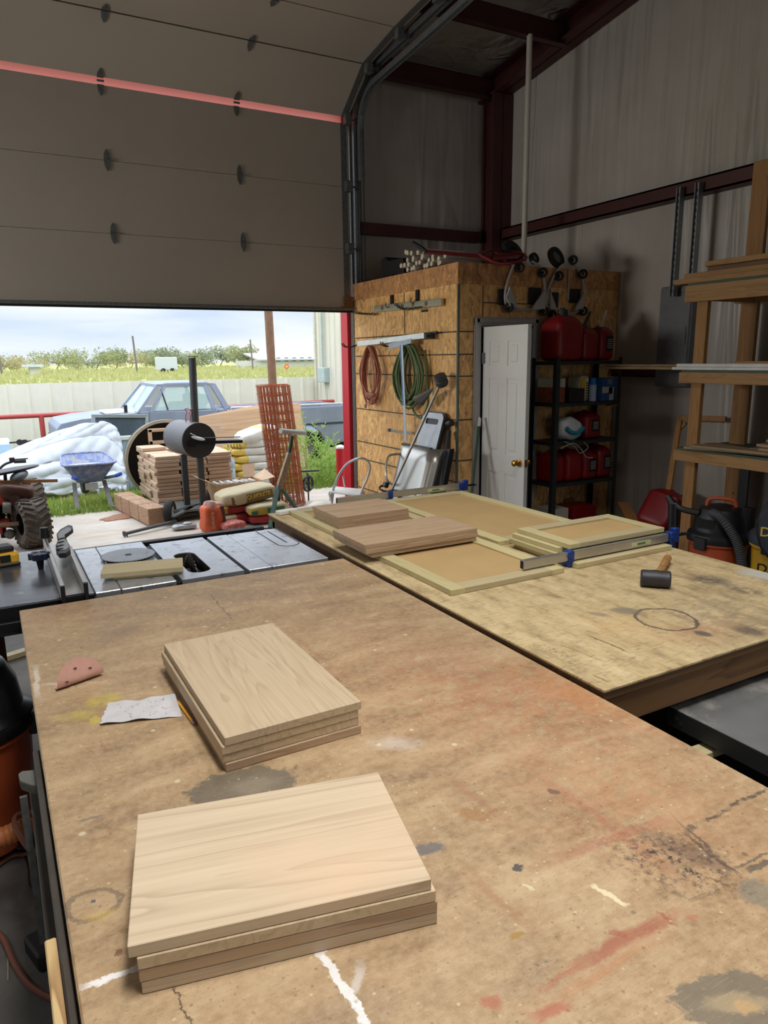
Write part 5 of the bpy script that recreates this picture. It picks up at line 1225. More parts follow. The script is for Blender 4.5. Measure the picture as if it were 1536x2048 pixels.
# ================================================================ SHOP VACS
def shopvac(name, c, r, h, label, drum, lid, hndl, hose_pts=None, hose_m=None, rz=0):
    c = Vector(c); t = T(name, c, label, 'shop vacuum')
    MB().lathe([(0, .05), (r*.82, .05), (r*.84, .07), (r*.93, h*.62), (r*1.0, h*.64), (r*1.0, h*.68), (r*.97, h*.68)], c, None, 36).build('drum', drum, t, smooth=True)
    ld_ = MB().lathe([(r*1.02, h*.66), (r*1.04, h*.69), (r*1.0, h*.73), (r*.86, h*.76), (r*.80, h*.88), (r*.66, h*.97), (r*.3, h*1.0), (0, h*1.0)], c, None, 36); ld_ = ld_.build('lid', lid, t, smooth=True)
    m = MB()
    for k in range(14):
        a = PI*.9+k*.055; 
        m.box(c+V(r*.80*math.cos(a), r*.80*math.sin(a), h*.84), (.02, .006, h*.09), (0, 0, a))
    m.build('vent_ribs', M_rubber, ld_)
    for sg in (-1, 1):
        a = -1.9+sg*1.2 if sg < 0 else -.2; m = MB(); m.box(c+V(r*1.0*math.cos(a), r*1.0*math.sin(a), h*.66), (.03, .09, .09), (0, 0, a), .006); m.build('latch', M_black, t)
    m = MB(); m.tube(smooth_path([c+V(-r*.45, -.0, h*.95), c+V(-r*.40, 0, h*1.04), c+V(0, 0, h*1.06), c+V(r*.40, 0, h*1.04), c+V(r*.45, 0, h*.95)], 6), .014, 8); bmesh.ops.rotate(m.bm, cent=c, matrix=Matrix.Rotation(rz, 3, 'Z'), verts=m.bm.verts[:]); m.build('carry_handle', hndl, ld_, smooth=True)
    for k in range(4):
        a = PI/4+k*PI/2; p = c+V(r*.9*math.cos(a), r*.9*math.sin(a), 0); m = MB(); m.box(p+V(0, 0, .06), (.07, .05, .04), (0, 0, a), .006); caster(m, p+V(0, 0, .026), .025, (math.sin(a), -math.cos(a), 0), .02); m.build('caster', M_black, t)
    if hose_pts:
        pts = smooth_path(hose_pts, 10); rr = []
        fine = []
        for p, q in zip(pts, pts[1:]):
            n = max(1, int((q-p).length/.0065))
            for k in range(n): fine.append(p+(q-p)*(k/n))
        rr = [.030+(.0028 if k % 2 else -.001) for k in range(len(fine))]
        MB().tube(fine, rr, 12).build('hose', hose_m or M_rubber, t, smooth=True)
    return t
vc = V(4.43, 3.13, 0)
hp = [vc+V(-.12, -.02, .70), vc+V(-.17, -.14, .68), vc+V(-.13, -.24, .52), vc+V(-.10, -.27, .30), vc+V(-.16, -.25, .12), vc+V(-.30, -.22, .06)]
v1 = shopvac('shop_vacuum', vc, .205, .74, 'orange shop vacuum with black lid standing in front of the lumber rack', M_orange, M_black, M_orange, hp, P('grey_hose', (58, 60, 64), .6), rz=-.96)
v2c = V(4.50, 2.66, 0)
v2 = shopvac('shop_vacuum', v2c, .24, .84, 'yellow shop vacuum with dark grey top, cut by the right edge', P('tool_yellow', (216, 166, 38)), P('blue_grey_plastic', (60, 66, 76), .4), M_black, [v2c+V(-.20, -.15, .46), v2c+V(-.30, -.20, .40), v2c+V(-.36, -.12, .30), v2c+V(-.42, .0, .22), v2c+V(-.45, .1, .08)], M_rubber, rz=.4)
# rounded filter housing and lettering facing the viewer
fd = V(CAM.x-v2c.x, CAM.y-v2c.y, 0).normalized(); xd = V(-fd.y, fd.x, 0)
m = MB(); cpos = v2c+fd*.19+V(0, 0, .68); m.cyl(cpos-fd*.02, cpos+fd*.07, .20, .185, 32); m.build('motor_cover', P('blue_grey_plastic', (60, 66, 76)), v2)
text('DEWALT', 'lettering', P('letter_gold', (220, 180, 90), .5), v2, cpos+fd*.072+V(0, 0, -.01), .085, -xd*-1, V(0, 0, 1), .001)
text('DEWALT', 'lettering', M_black, v2, v2c+fd*.222+V(0, 0, .42), .085, xd, V(0, 0, 1), .002)
m = MB(); m.tube(smooth_path([v2c+fd*.25+xd*-.20+V(0, 0, .75), v2c+fd*.27+xd*-.16+V(0, 0, .58), v2c+fd*.26+xd*-.05+V(0, 0, .46), v2c+fd*.26+xd*.05+V(0, 0, .42)], 6), .006, 6); m.build('power_cord', M_black, v2, smooth=True)
# hose wand standing
a, b = at(1340, 990, X=4.25), at(1350, 1105, X=4.25); a2 = a; 
t = T('vacuum_wand', b-V(0, 0, b.z-.02), 'black vacuum wand standing upright left of the orange vacuum', 'wand')
MB().tube([V(b.x, b.y, .02), a+V(.01, -.03, -.06)], .038, 12).build('wand_tube', P('satin_black', (34, 34, 38), .3), t, smooth=True)
m = MB(); m.tube([a+V(.01, -.03, -.07), a+V(0, .02, -.01)], [.03, .022], 12).tube(smooth_path([a+V(.01, -.04, -.06), a+V(.02, -.10, -.09), a+V(.05, -.22, -.10)], 4), .022, 10); m.build('wand_cuff', M_black, t, smooth=True)
one(MB().b2(4.93, 4.95, 3.28, 3.36, .02, .94, .003), 'black_plank', M_black, 'narrow black slat standing behind the orange vacuum', 'slat')
p_ = at(1497, 1015, X=4.75); one(MB().b2(4.73, 4.78, p_.y-.04, p_.y+.04, .02, p_.z, .003), 'black_post', M_black, 'black upright post between the two vacuums', 'post')

# ================================================================ LEFT OF THE BENCH, ON THE FLOOR
vc = V(-.20, 2.80, 0)
hl = [V(-.30, 2.1, .30), V(-.30, 1.98, .34), V(-.17, 1.93, .36), V(-.06, 1.97, .37), V(.04, 2.05, .38)]
v3 = shopvac('shop_vacuum', vc, .225, .74, 'orange-brown shop vacuum with black top tucked beside the left bench edge', P('burnt_orange_plastic', (168, 78, 44), .3), P('gloss_black', (26, 26, 28), .25), M_black, None, None)
def hosem(name, pts, r, pitch, label, m_):
    pts = smooth_path(pts, 10); fine = []
    for p, q in zip(pts, pts[1:]):
        n = max(1, int((q-p).length/pitch))
        for k in range(n): fine.append(p+(q-p)*(k/n))
    return one(MB().tube(fine, [r+(.1*r if k % 2 else 0) for k in range(len(fine))], 14), name, m_, label, 'hose', smooth=True)
hosem('vacuum_hose', [at(-60, 1700, Z=.27), at(0, 1676, Z=.28), at(50, 1655, Z=.28), at(100, 1630, Z=.27), at(125, 1640, Z=.18), at(130, 1690, Z=.04)], .030, .0055, 'ribbed orange vacuum hose on the floor left of the bench', P('orange_hose', (190, 112, 66), .45))
def cord(name, px, z, r, m_, label): return one(MB().tube(smooth_path([at(x, y, Z=z) for x, y in px], 6), r, 8), name, m_, label, 'cord', smooth=True)
cord('power_cord', [(95, 1705), (60, 1700), (30, 1650), (38, 1628), (80, 1625), (100, 1632)], .33, .008, P('orange_brown_cord', (128, 78, 54), .5), 'brown cord looped over the orange hose')
cord('power_cord', [(-10, 1735), (25, 1712), (60, 1708), (110, 1695)], .012, .008, P('orange_brown_cord', (128, 78, 54)), 'brown cord lying on the floor beneath the loop')
cord('power_cord', [(-10, 1698), (40, 1702), (58, 1730), (62, 1770), (85, 1790), (100, 1800)], .008, .006, M_black, 'thin black cord on the dusty floor')
cord('air_hose', [(-10, 1860), (8, 1880), (30, 1930), (60, 1970), (100, 1995), (150, 2010)], .012, .009, P('dusty_red_hose', (132, 80, 62), .6), 'dusty reddish hose on the floor at lower left')
cord('wood_sliver', [(16, 1910), (16, 1960)], .004, .002, M_frame, 'thin wood sliver on the dark floor')
t = T('belt_sander', at(95, 1880, Z=0), 'dark steel power tool resting on the floor against the bench', 'sander')
s = at(100, 1880, Z=.03)
MB().box(s+V(.06, .0, 0), (.24, .12, .06), (0, 0, .3), .008).build('base_plate', P('dark_tool_steel', (62, 60, 58), .5, .5), t)
m = MB(); m.tube(smooth_path([s+V(.10, .05, .06), s+V(.0, .06, .14), s+V(.0, .10, .22), s+V(.07, .14, .26)], 6), .022, 10); m.box(s+V(.10, .02, .09), (.12, .09, .08), (0, 0, .3), .01); m.build('tool_handle', M_black, t, smooth=True)
# clamp on the table edge
cp = at(88, 1555, Z=.935)
t = T('steel_clamp', (-.03, cp.y, .9), 'grey steel clamp gripping the left edge of the bench', 'clamp')
y_ = cp.y
M_cl = P('cast_grey', (128, 128, 122), .4, .6)
jp_ = [at(x, y, Z=.925) for x, y in ((36, 1547), (44, 1541), (90, 1537), (92, 1552), (74, 1551), (70, 1560), (93, 1560), (95, 1572), (60, 1569), (40, 1562))]
MB().prism(jp_, (0, 0, -.022), .003).build('clamp_jaw', M_cl, t)
MB().b2(-.034, -.020, y_-.004, y_+.004, .55, .905).build('clamp_bar', M_dgalv, t)
# lumber bits on floor behind left saw leg
one(MB().bar(at(-20, 1325, Z=.02), at(60, 1300, Z=.02), .06, .03), 'floor_stick', M_frame, 'pale stick on the floor behind the left vacuum', 'stick')
# ================================================================ OUTDOORS
import numpy as np
def gz(x, y):
    if y < 9.05: return 0.
    if y < 13.5: return -.40*((y-9.05)/4.45)
    if y < 17: return -.40-.06*((y-13.5)/3.5)
    return -.46
def nz(x, y): return .03*math.sin(1.7*x+.6*y)*math.cos(1.3*y-.4*x)
m = MB(); xs = [-400, -120, -40, -15] + [-10+.5*i for i in range(64)] + [24, 40, 90, 250, 700]; ys = [9.08, 9.3]+[9.5+.35*i for i in range(24)]+[18.5, 20, 25, 35, 60, 120, 250, 700]
g = [[m.bm.verts.new((x, y, gz(x, y)+(nz(x, y) if 9.4 < y < 18 else 0)-(.02 if y < 9.2 else 0))) for y in ys] for x in xs]
for i in range(len(xs)-1):
    for j in range(len(ys)-1): m.bm.faces.new((g[i][j], g[i+1][j], g[i+1][j+1], g[i][j+1]))
struct(m, 'ground', M_ground, 'grassy ground and field beyond the concrete', smooth=True)
def blades(name, n, area, h, m_, label, cat='grass', w=.006, lean=.5, seed=1, zf=None, dens=None):
    r = np.random.default_rng(seed); P_ = []
    x0, x1, y0, y1 = area; vs = []; fs = []
    X = r.uniform(x0, x1, n); Y = y0+(y1-y0)*r.uniform(0, 1, n)**(dens or 1)
    for i in range(n):
        x, y = float(X[i]), float(Y[i]); z = (zf or gz)(x, y)+(nz(x, y) if 9.4 < y < 18 else 0)-.01
        hh = h*float(r.uniform(.4, 1.15)); a = float(r.uniform(0, 2*PI)); l = float(r.uniform(0, lean))*hh; b = float(r.uniform(0, 2*PI)); ww = w*float(r.uniform(.7, 1.4))
        dx, dy = math.cos(a)*ww, math.sin(a)*ww; k = len(vs)
        vs += [(x-dx, y-dy, z), (x+dx, y+dy, z), (x+dx*.6+math.cos(b)*l*.4, y+dy*.6+math.sin(b)*l*.4, z+hh*.6), (x-dx*.6+math.cos(b)*l*.4, y-dy*.6+math.sin(b)*l*.4, z+hh*.6), (x+math.cos(b)*l, y+math.sin(b)*l, z+hh)]
        fs += [(k, k+1, k+2, k+3), (k+3, k+2, k+4)]
    me = bpy.data.meshes.new(name); me.from_pydata(vs, [], fs); me.materials.append(m_); o = bpy.data.objects.new(name, me); COL.objects.link(o)
    return tag(o, label, cat, None, 'stuff')
def leafmat(name, a, b, c=None):
    n = NM(name); co = n.co(); f = n.noise(co, 2.2, 5, .7); g_ = n.noise(co, 30, 2, .5)
    col = n.ramp(n.mix(.4, f, g_), [(.35, lin(a)), (.6, lin(b))])
    if c: col = n.mix(n.rng(n.noise(co, 1.1, 3, .6), .55, .68, 0, .8), col, lin(c))
    n.bsdf.inputs['Roughness'].default_value = .7
    n._set(n.bsdf.inputs['Base Color'], col)
    tr = n.n.new('ShaderNodeBsdfTranslucent'); n.l.new(col, tr.inputs[0]); mx = n.n.new('ShaderNodeMixShader'); mx.inputs[0].default_value = .35
    out = n.n['Material Output']; n.l.new(n.bsdf.outputs[0], mx.inputs[1]); n.l.new(tr.outputs[0], mx.inputs[2]); n.l.new(mx.outputs[0], out.inputs['Surface'])
    return n.m
M_grass = leafmat('fresh_grass', (108, 138, 52), (156, 174, 88), (190, 180, 122))
M_tall = leafmat('tall_weeds', (146, 154, 92), (184, 180, 124), (196, 182, 142))
blades('lawn_grass', 16000, (-1.5, 5.0, 9.03, 11.6), .10, M_grass, 'bright green grass along the edge of the concrete', seed=2, dens=1.2, w=.007)
blades('lawn_grass', 9000, (-4, 9, 11.4, 14.2), .16, M_grass, 'green grass around the pickup truck', seed=3, w=.010)
blades('tall_grass', 9000, (-2.5, 3.2, 14.2, 16.9), .48, M_tall, 'tall yellow green weeds in front of the pale fence', seed=4, w=.011, lean=.3)
blades('field_grass', 12000, (-40, 110, 60, 205), .9, M_tall, 'wild yellow green brush across the field beyond the fence', seed=5, w=.22, lean=.5, zf=lambda x, y: -.46)
# fence
M_fence = P('pale_fence_sheet', (228, 225, 210), .5, .1, .05, 2.5, dirt=(200, 196, 178), dirt_amt=.35)
t = T('metal_fence', (0, 17.1, -.46), 'long pale ribbed sheet metal fence behind the truck', 'fence')
pr = []; x = -9.0
while x < 7.4:
    pr += [(x, 17.1), (x+.09, 17.1), (x+.11, 17.065), (x+.15, 17.065), (x+.17, 17.1), (x+.30, 17.1), (x+.305, 17.095), (x+.32, 17.095), (x+.325, 17.1)]; x += .42
m = MB(); lo = [m.bm.verts.new((a, b, -.5)) for a, b in pr]; hi = [m.bm.verts.new((a, b+.0, 1.335+.010*math.sin(a*.8))) for a, b in pr]
for i in range(len(pr)-1): m.bm.faces.new((lo[i], lo[i+1], hi[i+1], hi[i]))
o = m.build('fence_sheet', M_fence, t); md = o.modifiers.new('s', 'SOLIDIFY'); md.thickness = .004
for k in range(7): MB().b2(-8.6+2.4*k, -8.54+2.4*k, 17.13, 17.19, -.5, 1.3).build('fence_post', M_dgalv, t)
# red pipe rail
t = T('pipe_rail', (2, 16, -.44), 'red painted pipe rail in front of the fence', 'rail')
MB().tube([(-6, 16, .73), (1, 16, .735), (9.5, 16, .76)], .045, 10).build('rail_pipe', P('rail_red', (168, 62, 58), .5, 0, .1, 4), t, smooth=True)
for x in (-4.2, -1.6, .93, 3.5, 6.1, 8.7): MB().cyl((x, 16, -.5), (x, 16, .73), .05, seg=12).build('rail_post', P('rail_red', (168, 62, 58)), t, smooth=True)
one(MB().cyl((1.33, 15.6, -.44), (1.33, 15.6, .52), .055, seg=12).b2(1.0, 1.3, 15.59, 15.61, .40, .415), 'dark_post', P('dark_green_post', (52, 62, 60), .6), 'short dark post standing by the fence left of the truck', 'post')
# cream building wing
M_cream = P('cream_wall_sheet', (214, 209, 192), .5, .1, .04, 2)
m = MB(); BX, BY = 7.45, 17.0
pr = []; x = 7.25
while x < 16.7: pr += [(BX, x), (BX, x+.16), (BX-.03, x+.18), (BX-.03, x+.22), (BX, x+.24), (BX, x+.30)]; x += .30
pr.append((BX, BY))
lo = [m.bm.verts.new((a, b, -.5)) for a, b in pr]; hi = [m.bm.verts.new((a, b, 5.0)) for a, b in pr]
for i in range(len(pr)-1): m.bm.faces.new((lo[i], lo[i+1], hi[i+1], hi[i]))
m.b2(BX+.03, 12, 7.25, BY, -.5, 4.98); t = T('metal_building', (9, 12, -.5), 'cream ribbed metal building wing at the right beyond the truck', 'building'); m.build('wall_sheet', M_cream, t)
MB().b2(BX-.1, 12.1, 7.25, BY+.1, 5.0, 5.12).build('roof', M_red, t)
MB().b2(BX-.04, BX+.05, BY-.06, BY+.03, -.5, 5.0).build('corner_trim', P('cream_trim', (198, 194, 178), .5), t)
m = MB(); e = at(646, 740, X=BX-.1); m.b2(BX-.17, BX-.03, e.y-.22, e.y+.16, e.z-.30, e.z+.06, .01); m.tube([(BX-.08, e.y+.05, e.z), (BX-.08, e.y+.05, 4.6)], .03).tube([(BX-.08, e.y-.1, e.z-.2), (BX-.08, e.y-.16, e.z-.6), (BX-.08, e.y-.16, -.4)], .015)
one(m, 'electrical_box', P('pale_grey_box', (170, 184, 180), .5, .1), 'pale grey meter box with conduit on the cream building', 'electrical box')
# utility pole and far poles
M_pole = P('weathered_pole', (140, 108, 86), .85, 0, .2, 12)
pb = at(545, 760, Y=9.75); one(MB().tube([(pb.x+.02, 9.75, -.08), (pb.x-.07, 9.75, 6.5)], [.062, .056], 14), 'utility_pole', M_pole, 'brown wooden post rising behind the wire mesh roll', 'pole', smooth=True)
for i, (px, pt, yb) in enumerate(((3, 672, 120), (274, 672, 130), (506, 679, 150))):
    b = at(px, 735, Y=yb); tp = at(px-1 if i else px, pt, Y=yb)
    one(MB().tube([(b.x, yb, -.46), (b.x-.3, yb, tp.z)], .16, 6), 'utility_pole', P('far_pole', (112, 106, 100), .8), ['far utility pole at the left edge above the field', 'far utility pole above the trees left of the chimney', 'far utility pole right of the chimney above the trees'][i], 'pole')
# trees
M_tree = [leafmat('tree_leaves_a', (120, 130, 86), (164, 168, 118), (176, 160, 126)), leafmat('tree_leaves_b', (112, 122, 92), (150, 156, 120)), leafmat('tree_leaves_c', (150, 140, 96), (178, 170, 120), (182, 160, 130))]
M_bark = P('bark', (112, 96, 82), .9)
def tree(x, y, h, w, mi, label, seed):
    t = T('tree', (x, y, -.46), label, 'tree', 'trees on the horizon'); r = np.random.default_rng(seed)
    n = 1500; cl = [(r.uniform(-.5, .5)*w, r.uniform(-.4, .4)*w, h*r.uniform(.38, .86), w*r.uniform(.16, .30)) for _ in range(11)]
    vs = []; fs = []
    for i in range(n):
        cx, cy, cz, cr = cl[i % len(cl)]; d = r.normal(size=3); d /= np.linalg.norm(d); rad = cr*r.uniform(.55, 1.05)
        p = np.array([cx, cy, cz])+d*rad*np.array([1, 1, .75]); s = h*.055*r.uniform(.6, 1.3)
        a, b = r.normal(size=3), r.normal(size=3); a /= np.linalg.norm(a); b -= a*a.dot(b); b /= np.linalg.norm(b); k = len(vs)
        for u, v in ((-1, 0), (0, -.6), (1, 0), (0, .6)): vs.append(tuple(p+a*s*u+b*s*v))
        fs.append((k, k+1, k+2, k+3))
    me = bpy.data.meshes.new('crown'); me.from_pydata(vs, [], fs); me.materials.append(M_tree[mi]); o = bpy.data.objects.new('crown', me); COL.objects.link(o); o.parent = t
    m = MB(); m.tube([(x, y, -.5), (x+.1*w, y, h*.4-.46)], [h*.03, h*.02], 8)
    for k in range(4): c = cl[k]; m.tube([(x+.1*w, y, h*.38-.46), (x+c[0], y+c[1], c[2]-.46)], [h*.016, h*.006], 6)
    m.build('trunk', M_bark, t)
tl = [(20, 712, 60, 2), (60, 722, 50, 2), (112, 706, 66, 0), (150, 716, 50, 2), (190, 703, 80, 0), (232, 700, 50, 1), (262, 708, 52, 2), (290, 706, 62, 0), (342, 698, 70, 1), (372, 708, 50, 0), (402, 702, 60, 1), (440, 698, 70, 1), (492, 694, 72, 0), (518, 712, 50, 2), (172, 712, 60, 1), (320, 714, 50, 0), (585, 738, 50, 1), (-40, 710, 80, 0), (660, 720, 60, 0), (620, 736, 40, 2)]
for i, (px, pt, wp_, mi) in enumerate(tl):
    Y_ = 192+14*(i % 4); b = at(px, 740, Y=Y_); tp = at(px, pt, Y=Y_)
    tree(b.x, Y_, tp.z+.46, wp_*Y_/1420*1.05, mi, ['leafy green tree', 'darker round tree', 'thin brownish tree'][mi]+' across the field, %s' % ['at the far left edge', 'beside the low white shed', 'first full green one from left', 'between the two left green trees', 'broadest one left of the truck cab', 'with a small tuft top left of the far pole', 'under the middle far pole', 'right of the middle far pole', 'tallest dome before the chimney', 'just left of the chimney', 'just behind the chimney', 'right of the chimney', 'tallest one left of the wooden pole', 'low one by the wooden pole', 'behind the broadest green tree', 'in front of the white tank', 'before the long white warehouse', 'beyond the left frame edge', 'behind the cream building', 'right of the wooden pole'][i], 40+i)
# far warehouse, shed and sign
b = at(590, 726, Y=170); b1 = at(655, 726, Y=170); bz = at(590, 741, Y=170)
t = T('warehouse', (b.x, 172, -.46), 'long low white warehouse far behind the wooden pole', 'building'); tz = at(600, 712, Y=170).z
MB().b2(b.x-9, b1.x+4, 170, 190, -.5, tz-1.0).build('wall', P('far_white_wall', (196, 196, 192), .6), t); MB().prism([(b.x-10, 169, tz-1.0), (b1.x+5, 169, tz-1.0), (b1.x+5, 180, tz+.6), (b.x-10, 180, tz+.6)], (0, 0, .3)).build('roof', P('far_grey_roof', (172, 176, 180), .5), t)
m = MB()
for k in range(9): m.b2(b.x-7+2.1*k, b.x-6+2.1*k, 169.9, 170, 1.2, 2.2)
m.build('window', P('far_dark_window', (120, 124, 126), .4), t)
b = at(60, 738, Y=140); b1 = at(80, 738, Y=140); tz = at(70, 727, Y=140).z
t = T('shed', (b.x, 141, -.46), 'small white roofed shed far off at left of the field', 'building'); MB().b2(b.x, b1.x, 140, 146, -.5, tz-.6).build('wall', P('far_white_wall', (196, 196, 192)), t); MB().b2(b.x-1, b1.x+.6, 139.4, 146.5, tz-.6, tz-.2).build('roof', P('far_white_roof', (190, 196, 198), .5), t)
b = at(335, 730, Y=135); t = T('white_trailer', (b.x, 135, -.46), 'white trailer parked across the field between trees', 'trailer'); MB().b2(b.x-1.6, b.x+1.8, 135, 138, .1, at(335, 714, Y=135).z, .1).build('trailer_body', P('far_white_roof', (214, 216, 218)), t); MB().cyl((b.x-.8, 134.9, .0), (b.x-.8, 135.2, .0), .45).cyl((b.x+.8, 134.9, .0), (b.x+.8, 135.2, .0), .45).build('wheel', M_rubber, t)
b = at(573, 733, Y=90); t = T('round_sign', (b.x, 90, -.46), 'small round orange sign in the field by the wooden pole', 'sign'); MB().cyl((b.x, 90, -.5), (b.x, 90, b.z), .04).build('post', M_dgalv, t); MB().cyl((b.x, 90, b.z), (b.x, 89.94, b.z), .32, seg=20).build('sign_face', P('sign_orange', (206, 92, 40), .5), t)
MB().cyl((b.x, 89.935, b.z), (b.x, 89.93, b.z), .16, seg=20).build('sign_center', P('sign_yellow', (220, 170, 90), .5), t)
# white blossoms / sunflower stalk
# ---------------------------------------------------------------- pickup truck
TY = 13.8; GT = -.40
t = T('pickup_truck', (3.8, TY+.9, GT), 'old faded blue grey single cab pickup truck parked broadside', 'truck')
M_tr = P('faded_blue_paint', (130, 138, 158), .5, .1, .12, 2.2, dirt=(152, 154, 162), dirt_amt=.4)
W = 1.85
def prof(pts, y0, y1, m_, name, bev=.02): return MB().prism([(x, y0, z) for x, z in pts], (0, y1-y0, 0), bev).build(name, m_, t)
hood_z = .80
body = [(1.02, .12), (1.02, .62), (1.10, .72), (1.45, .775), (2.42, .84), (4.12, .84), (4.12, .12)]
def wheelcut(cx, r, z0, n=8): return [(cx+r*math.cos(a), z0+r*math.sin(a)) for a in [PI*k/n for k in range(n+1)]]
fw = 2.0; rw = 5.75; wr = .47; wz = GT+.36
b_ = [(1.02, .02), (1.02, .62), (1.10, .72), (1.45, .775), (2.42, .84), (4.12, .84), (4.12, -.02)] + [(p[0], p[1]) for p in wheelcut(fw, wr, -.02)] 
prof(b_, TY, TY+W, M_tr, 'front_body')
bed = [(4.16, -.02), (4.16, .80), (6.95, .80), (6.95, .05)] + wheelcut(rw, wr, -.02)
prof(bed, TY, TY+.10, M_tr, 'bed_side'); prof(bed, TY+W-.1, TY+W, M_tr, 'bed_side')
MB().b2(4.16, 6.95, TY+.1, TY+W-.1, .20, .26).b2(4.16, 4.22, TY+.1, TY+W-.1, .26, .8).b2(6.88, 6.95, TY+.1, TY+W-.1, .2, .78).build('bed_floor', M_tr, t)
MB().b2(4.18, 6.95, TY-.012, TY, .42, .46).b2(1.1, 4.1, TY-.012, TY, .42, .45).build('side_molding', P('dark_molding', (56, 62, 70), .4, .3), t)
MB().tube([(4.2, TY+.05, .86), (6.9, TY+.05, .84)], .02, 8).tube([(4.2, TY+.05, .80), (4.2, TY+.05, .86)], .018).tube([(6.9, TY+.05, .80), (6.9, TY+.05, .84)], .018).build('bed_rail', P('white_rail', (206, 210, 212), .35, .3), t, smooth=True)
# cab: roof, pillars, glass
zr = 1.365
def cabside(y, inset):
    return [V(2.44, y, .84), V(2.84, y+inset, zr-.04), V(3.0, y+inset, zr), V(3.78, y+inset, zr-.005), V(3.90, y+inset, zr-.05), V(4.12, y, .84)]
A = cabside(TY+.02, .13); B = [V(p.x, 2*TY+W-p.y, p.z) for p in A]
m = MB(); m.prism([(2.80, TY+.15, zr-.055), (2.84, TY+.15, zr-.03), (3.0, TY+.15, zr+.01), (3.78, TY+.15, zr+.005), (3.92, TY+.15, zr-.05)], (0, W-.30, 0), .02); m.build('roof_panel', M_tr, t)
m = MB()
def pil(a, b, w=.05, d=.05):
    m.bar(a, b, d, w, (0, 1, 0))
for S_ in (A, B):
    pil(S_[0], S_[1], .05); pil(S_[5], S_[4], .05, .10); pil(S_[1]+V(.0, 0, 0), S_[4], .05, .05)
    f_ = .0 if S_ is A else 0
    pil(V(2.66, S_[0].y, .84), V(2.98, S_[2].y, zr-.04), .04, .045); pil(V(3.86, S_[0].y, .84), V(3.74, S_[2].y, zr-.04), .04, .07)
m.bar(A[1], B[1], .04, .04).bar(A[4], B[4], .04, .04).bar(V(2.44, TY, .84), V(2.44, TY+W, .84), .04, .03); m.build('cab_pillars', M_tr, t)
m = MB(); m.quad(A[0], A[1], B[1], B[0]); m.build('windshield', M_wind, t)
m = MB(); m.quad(V(2.68, TY+.03, .86), V(2.98, TY+.14, zr-.07), V(3.74, TY+.14, zr-.07), V(3.86, TY+.03, .86)); m.build('side_window', M_wind, t)
m = MB(); m.quad(V(2.68, TY+W-.03, .86), V(2.98, TY+W-.14, zr-.07), V(3.74, TY+W-.14, zr-.07), V(3.86, TY+W-.03, .86)).quad(V(4.08, TY+.15, .88), V(3.9, TY+.25, zr-.08), V(3.9, TY+W-.25, zr-.08), V(4.08, TY+W-.15, .88)); m.build('rear_window', M_wind, t)
MB().bar(V(2.98, TY+.02, .87), V(2.90, TY+.12, 1.25), .02, .02).b2(2.62, 2.625, TY-.004, TY+.0, .05, .84).build('door_gap', P('dark_seal', (44, 50, 58), .5), t); MB().b2(3.93, 3.935, TY-.004, TY+.0, .05, .84).build('door_gap', P('dark_seal', (44, 50, 58), .5), t)
MB().b2(3.3, 3.8, TY+.3, TY+W-.3, .3, .95, .05).b2(3.62, 3.85, TY+.3, TY+W-.3, .9, 1.12, .05).build('seat', P('seat_tan', (120, 112, 100), .8), t)
MB().lathe([(.17, -.01), (.19, 0), (.17, .01)], (2.85, TY+.45, .95), (0, -1.1, 0), 20, True).build('steering_wheel', M_black, t)
m = MB(); mir = at(388, 827, Y=TY-.08); m.ell((mir.x, TY-.12, mir.z+.03), (.02, .09, .06)).tube([(mir.x-.02, TY, mir.z-.06), (mir.x, TY-.12, mir.z)], .01); m.build('side_mirror', P('white_chrome', (198, 200, 204), .3, .4), t, smooth=True)
MB().b2(.94, 1.02, TY+.02, TY+W-.02, .06, .20, .03).build('bumper', P('chrome_dull', (150, 152, 156), .35, .7), t)
MB().b2(1.25, 1.42, TY-.01, TY+.005, .56, .62).b2(2.2, 2.42, TY-.01, TY+.002, .66, .70).build('badge', P('chrome_dull', (150, 152, 156)), t)
MB().b2(1.9, 2.5, TY+.3, TY+1.2, .815, .86, .02).build('hood_rag', P('white_cloth', (214, 214, 212), .8), t)
MB().b2(2.23, 2.29, TY+.25, TY+.31, .85, .98).build('hood_antenna_box', M_black, t)
for wx in (fw, rw):
    for wy in (TY+.04, TY+W-.26):
        w_ = MB().lathe([(.20, 0), (.33, .0), (.36, .03), (.36, .19), (.33, .22), (.20, .22)], (wx, wy+.22, wz), (PI/2, 0, 0), 28).build('tire', M_rubber, t, smooth=True)
        MB().lathe([(.20, .02), (.17, .05), (.06, .06), (.05, .03), (0, .03)], (wx, wy+.22, wz), (PI/2, 0, 0), 24).lathe([(.20, .22), (.19, .19), (.10, .17), (.05, .20), (0, .20)], (wx, wy+.22, wz), (PI/2, 0, 0), 24).build('wheel_rim', M_dgalv, w_, smooth=True)
MB().b2(1.2, 6.8, TY+.35, TY+1.5, -.12, .1).build('underbody', M_dark, t)

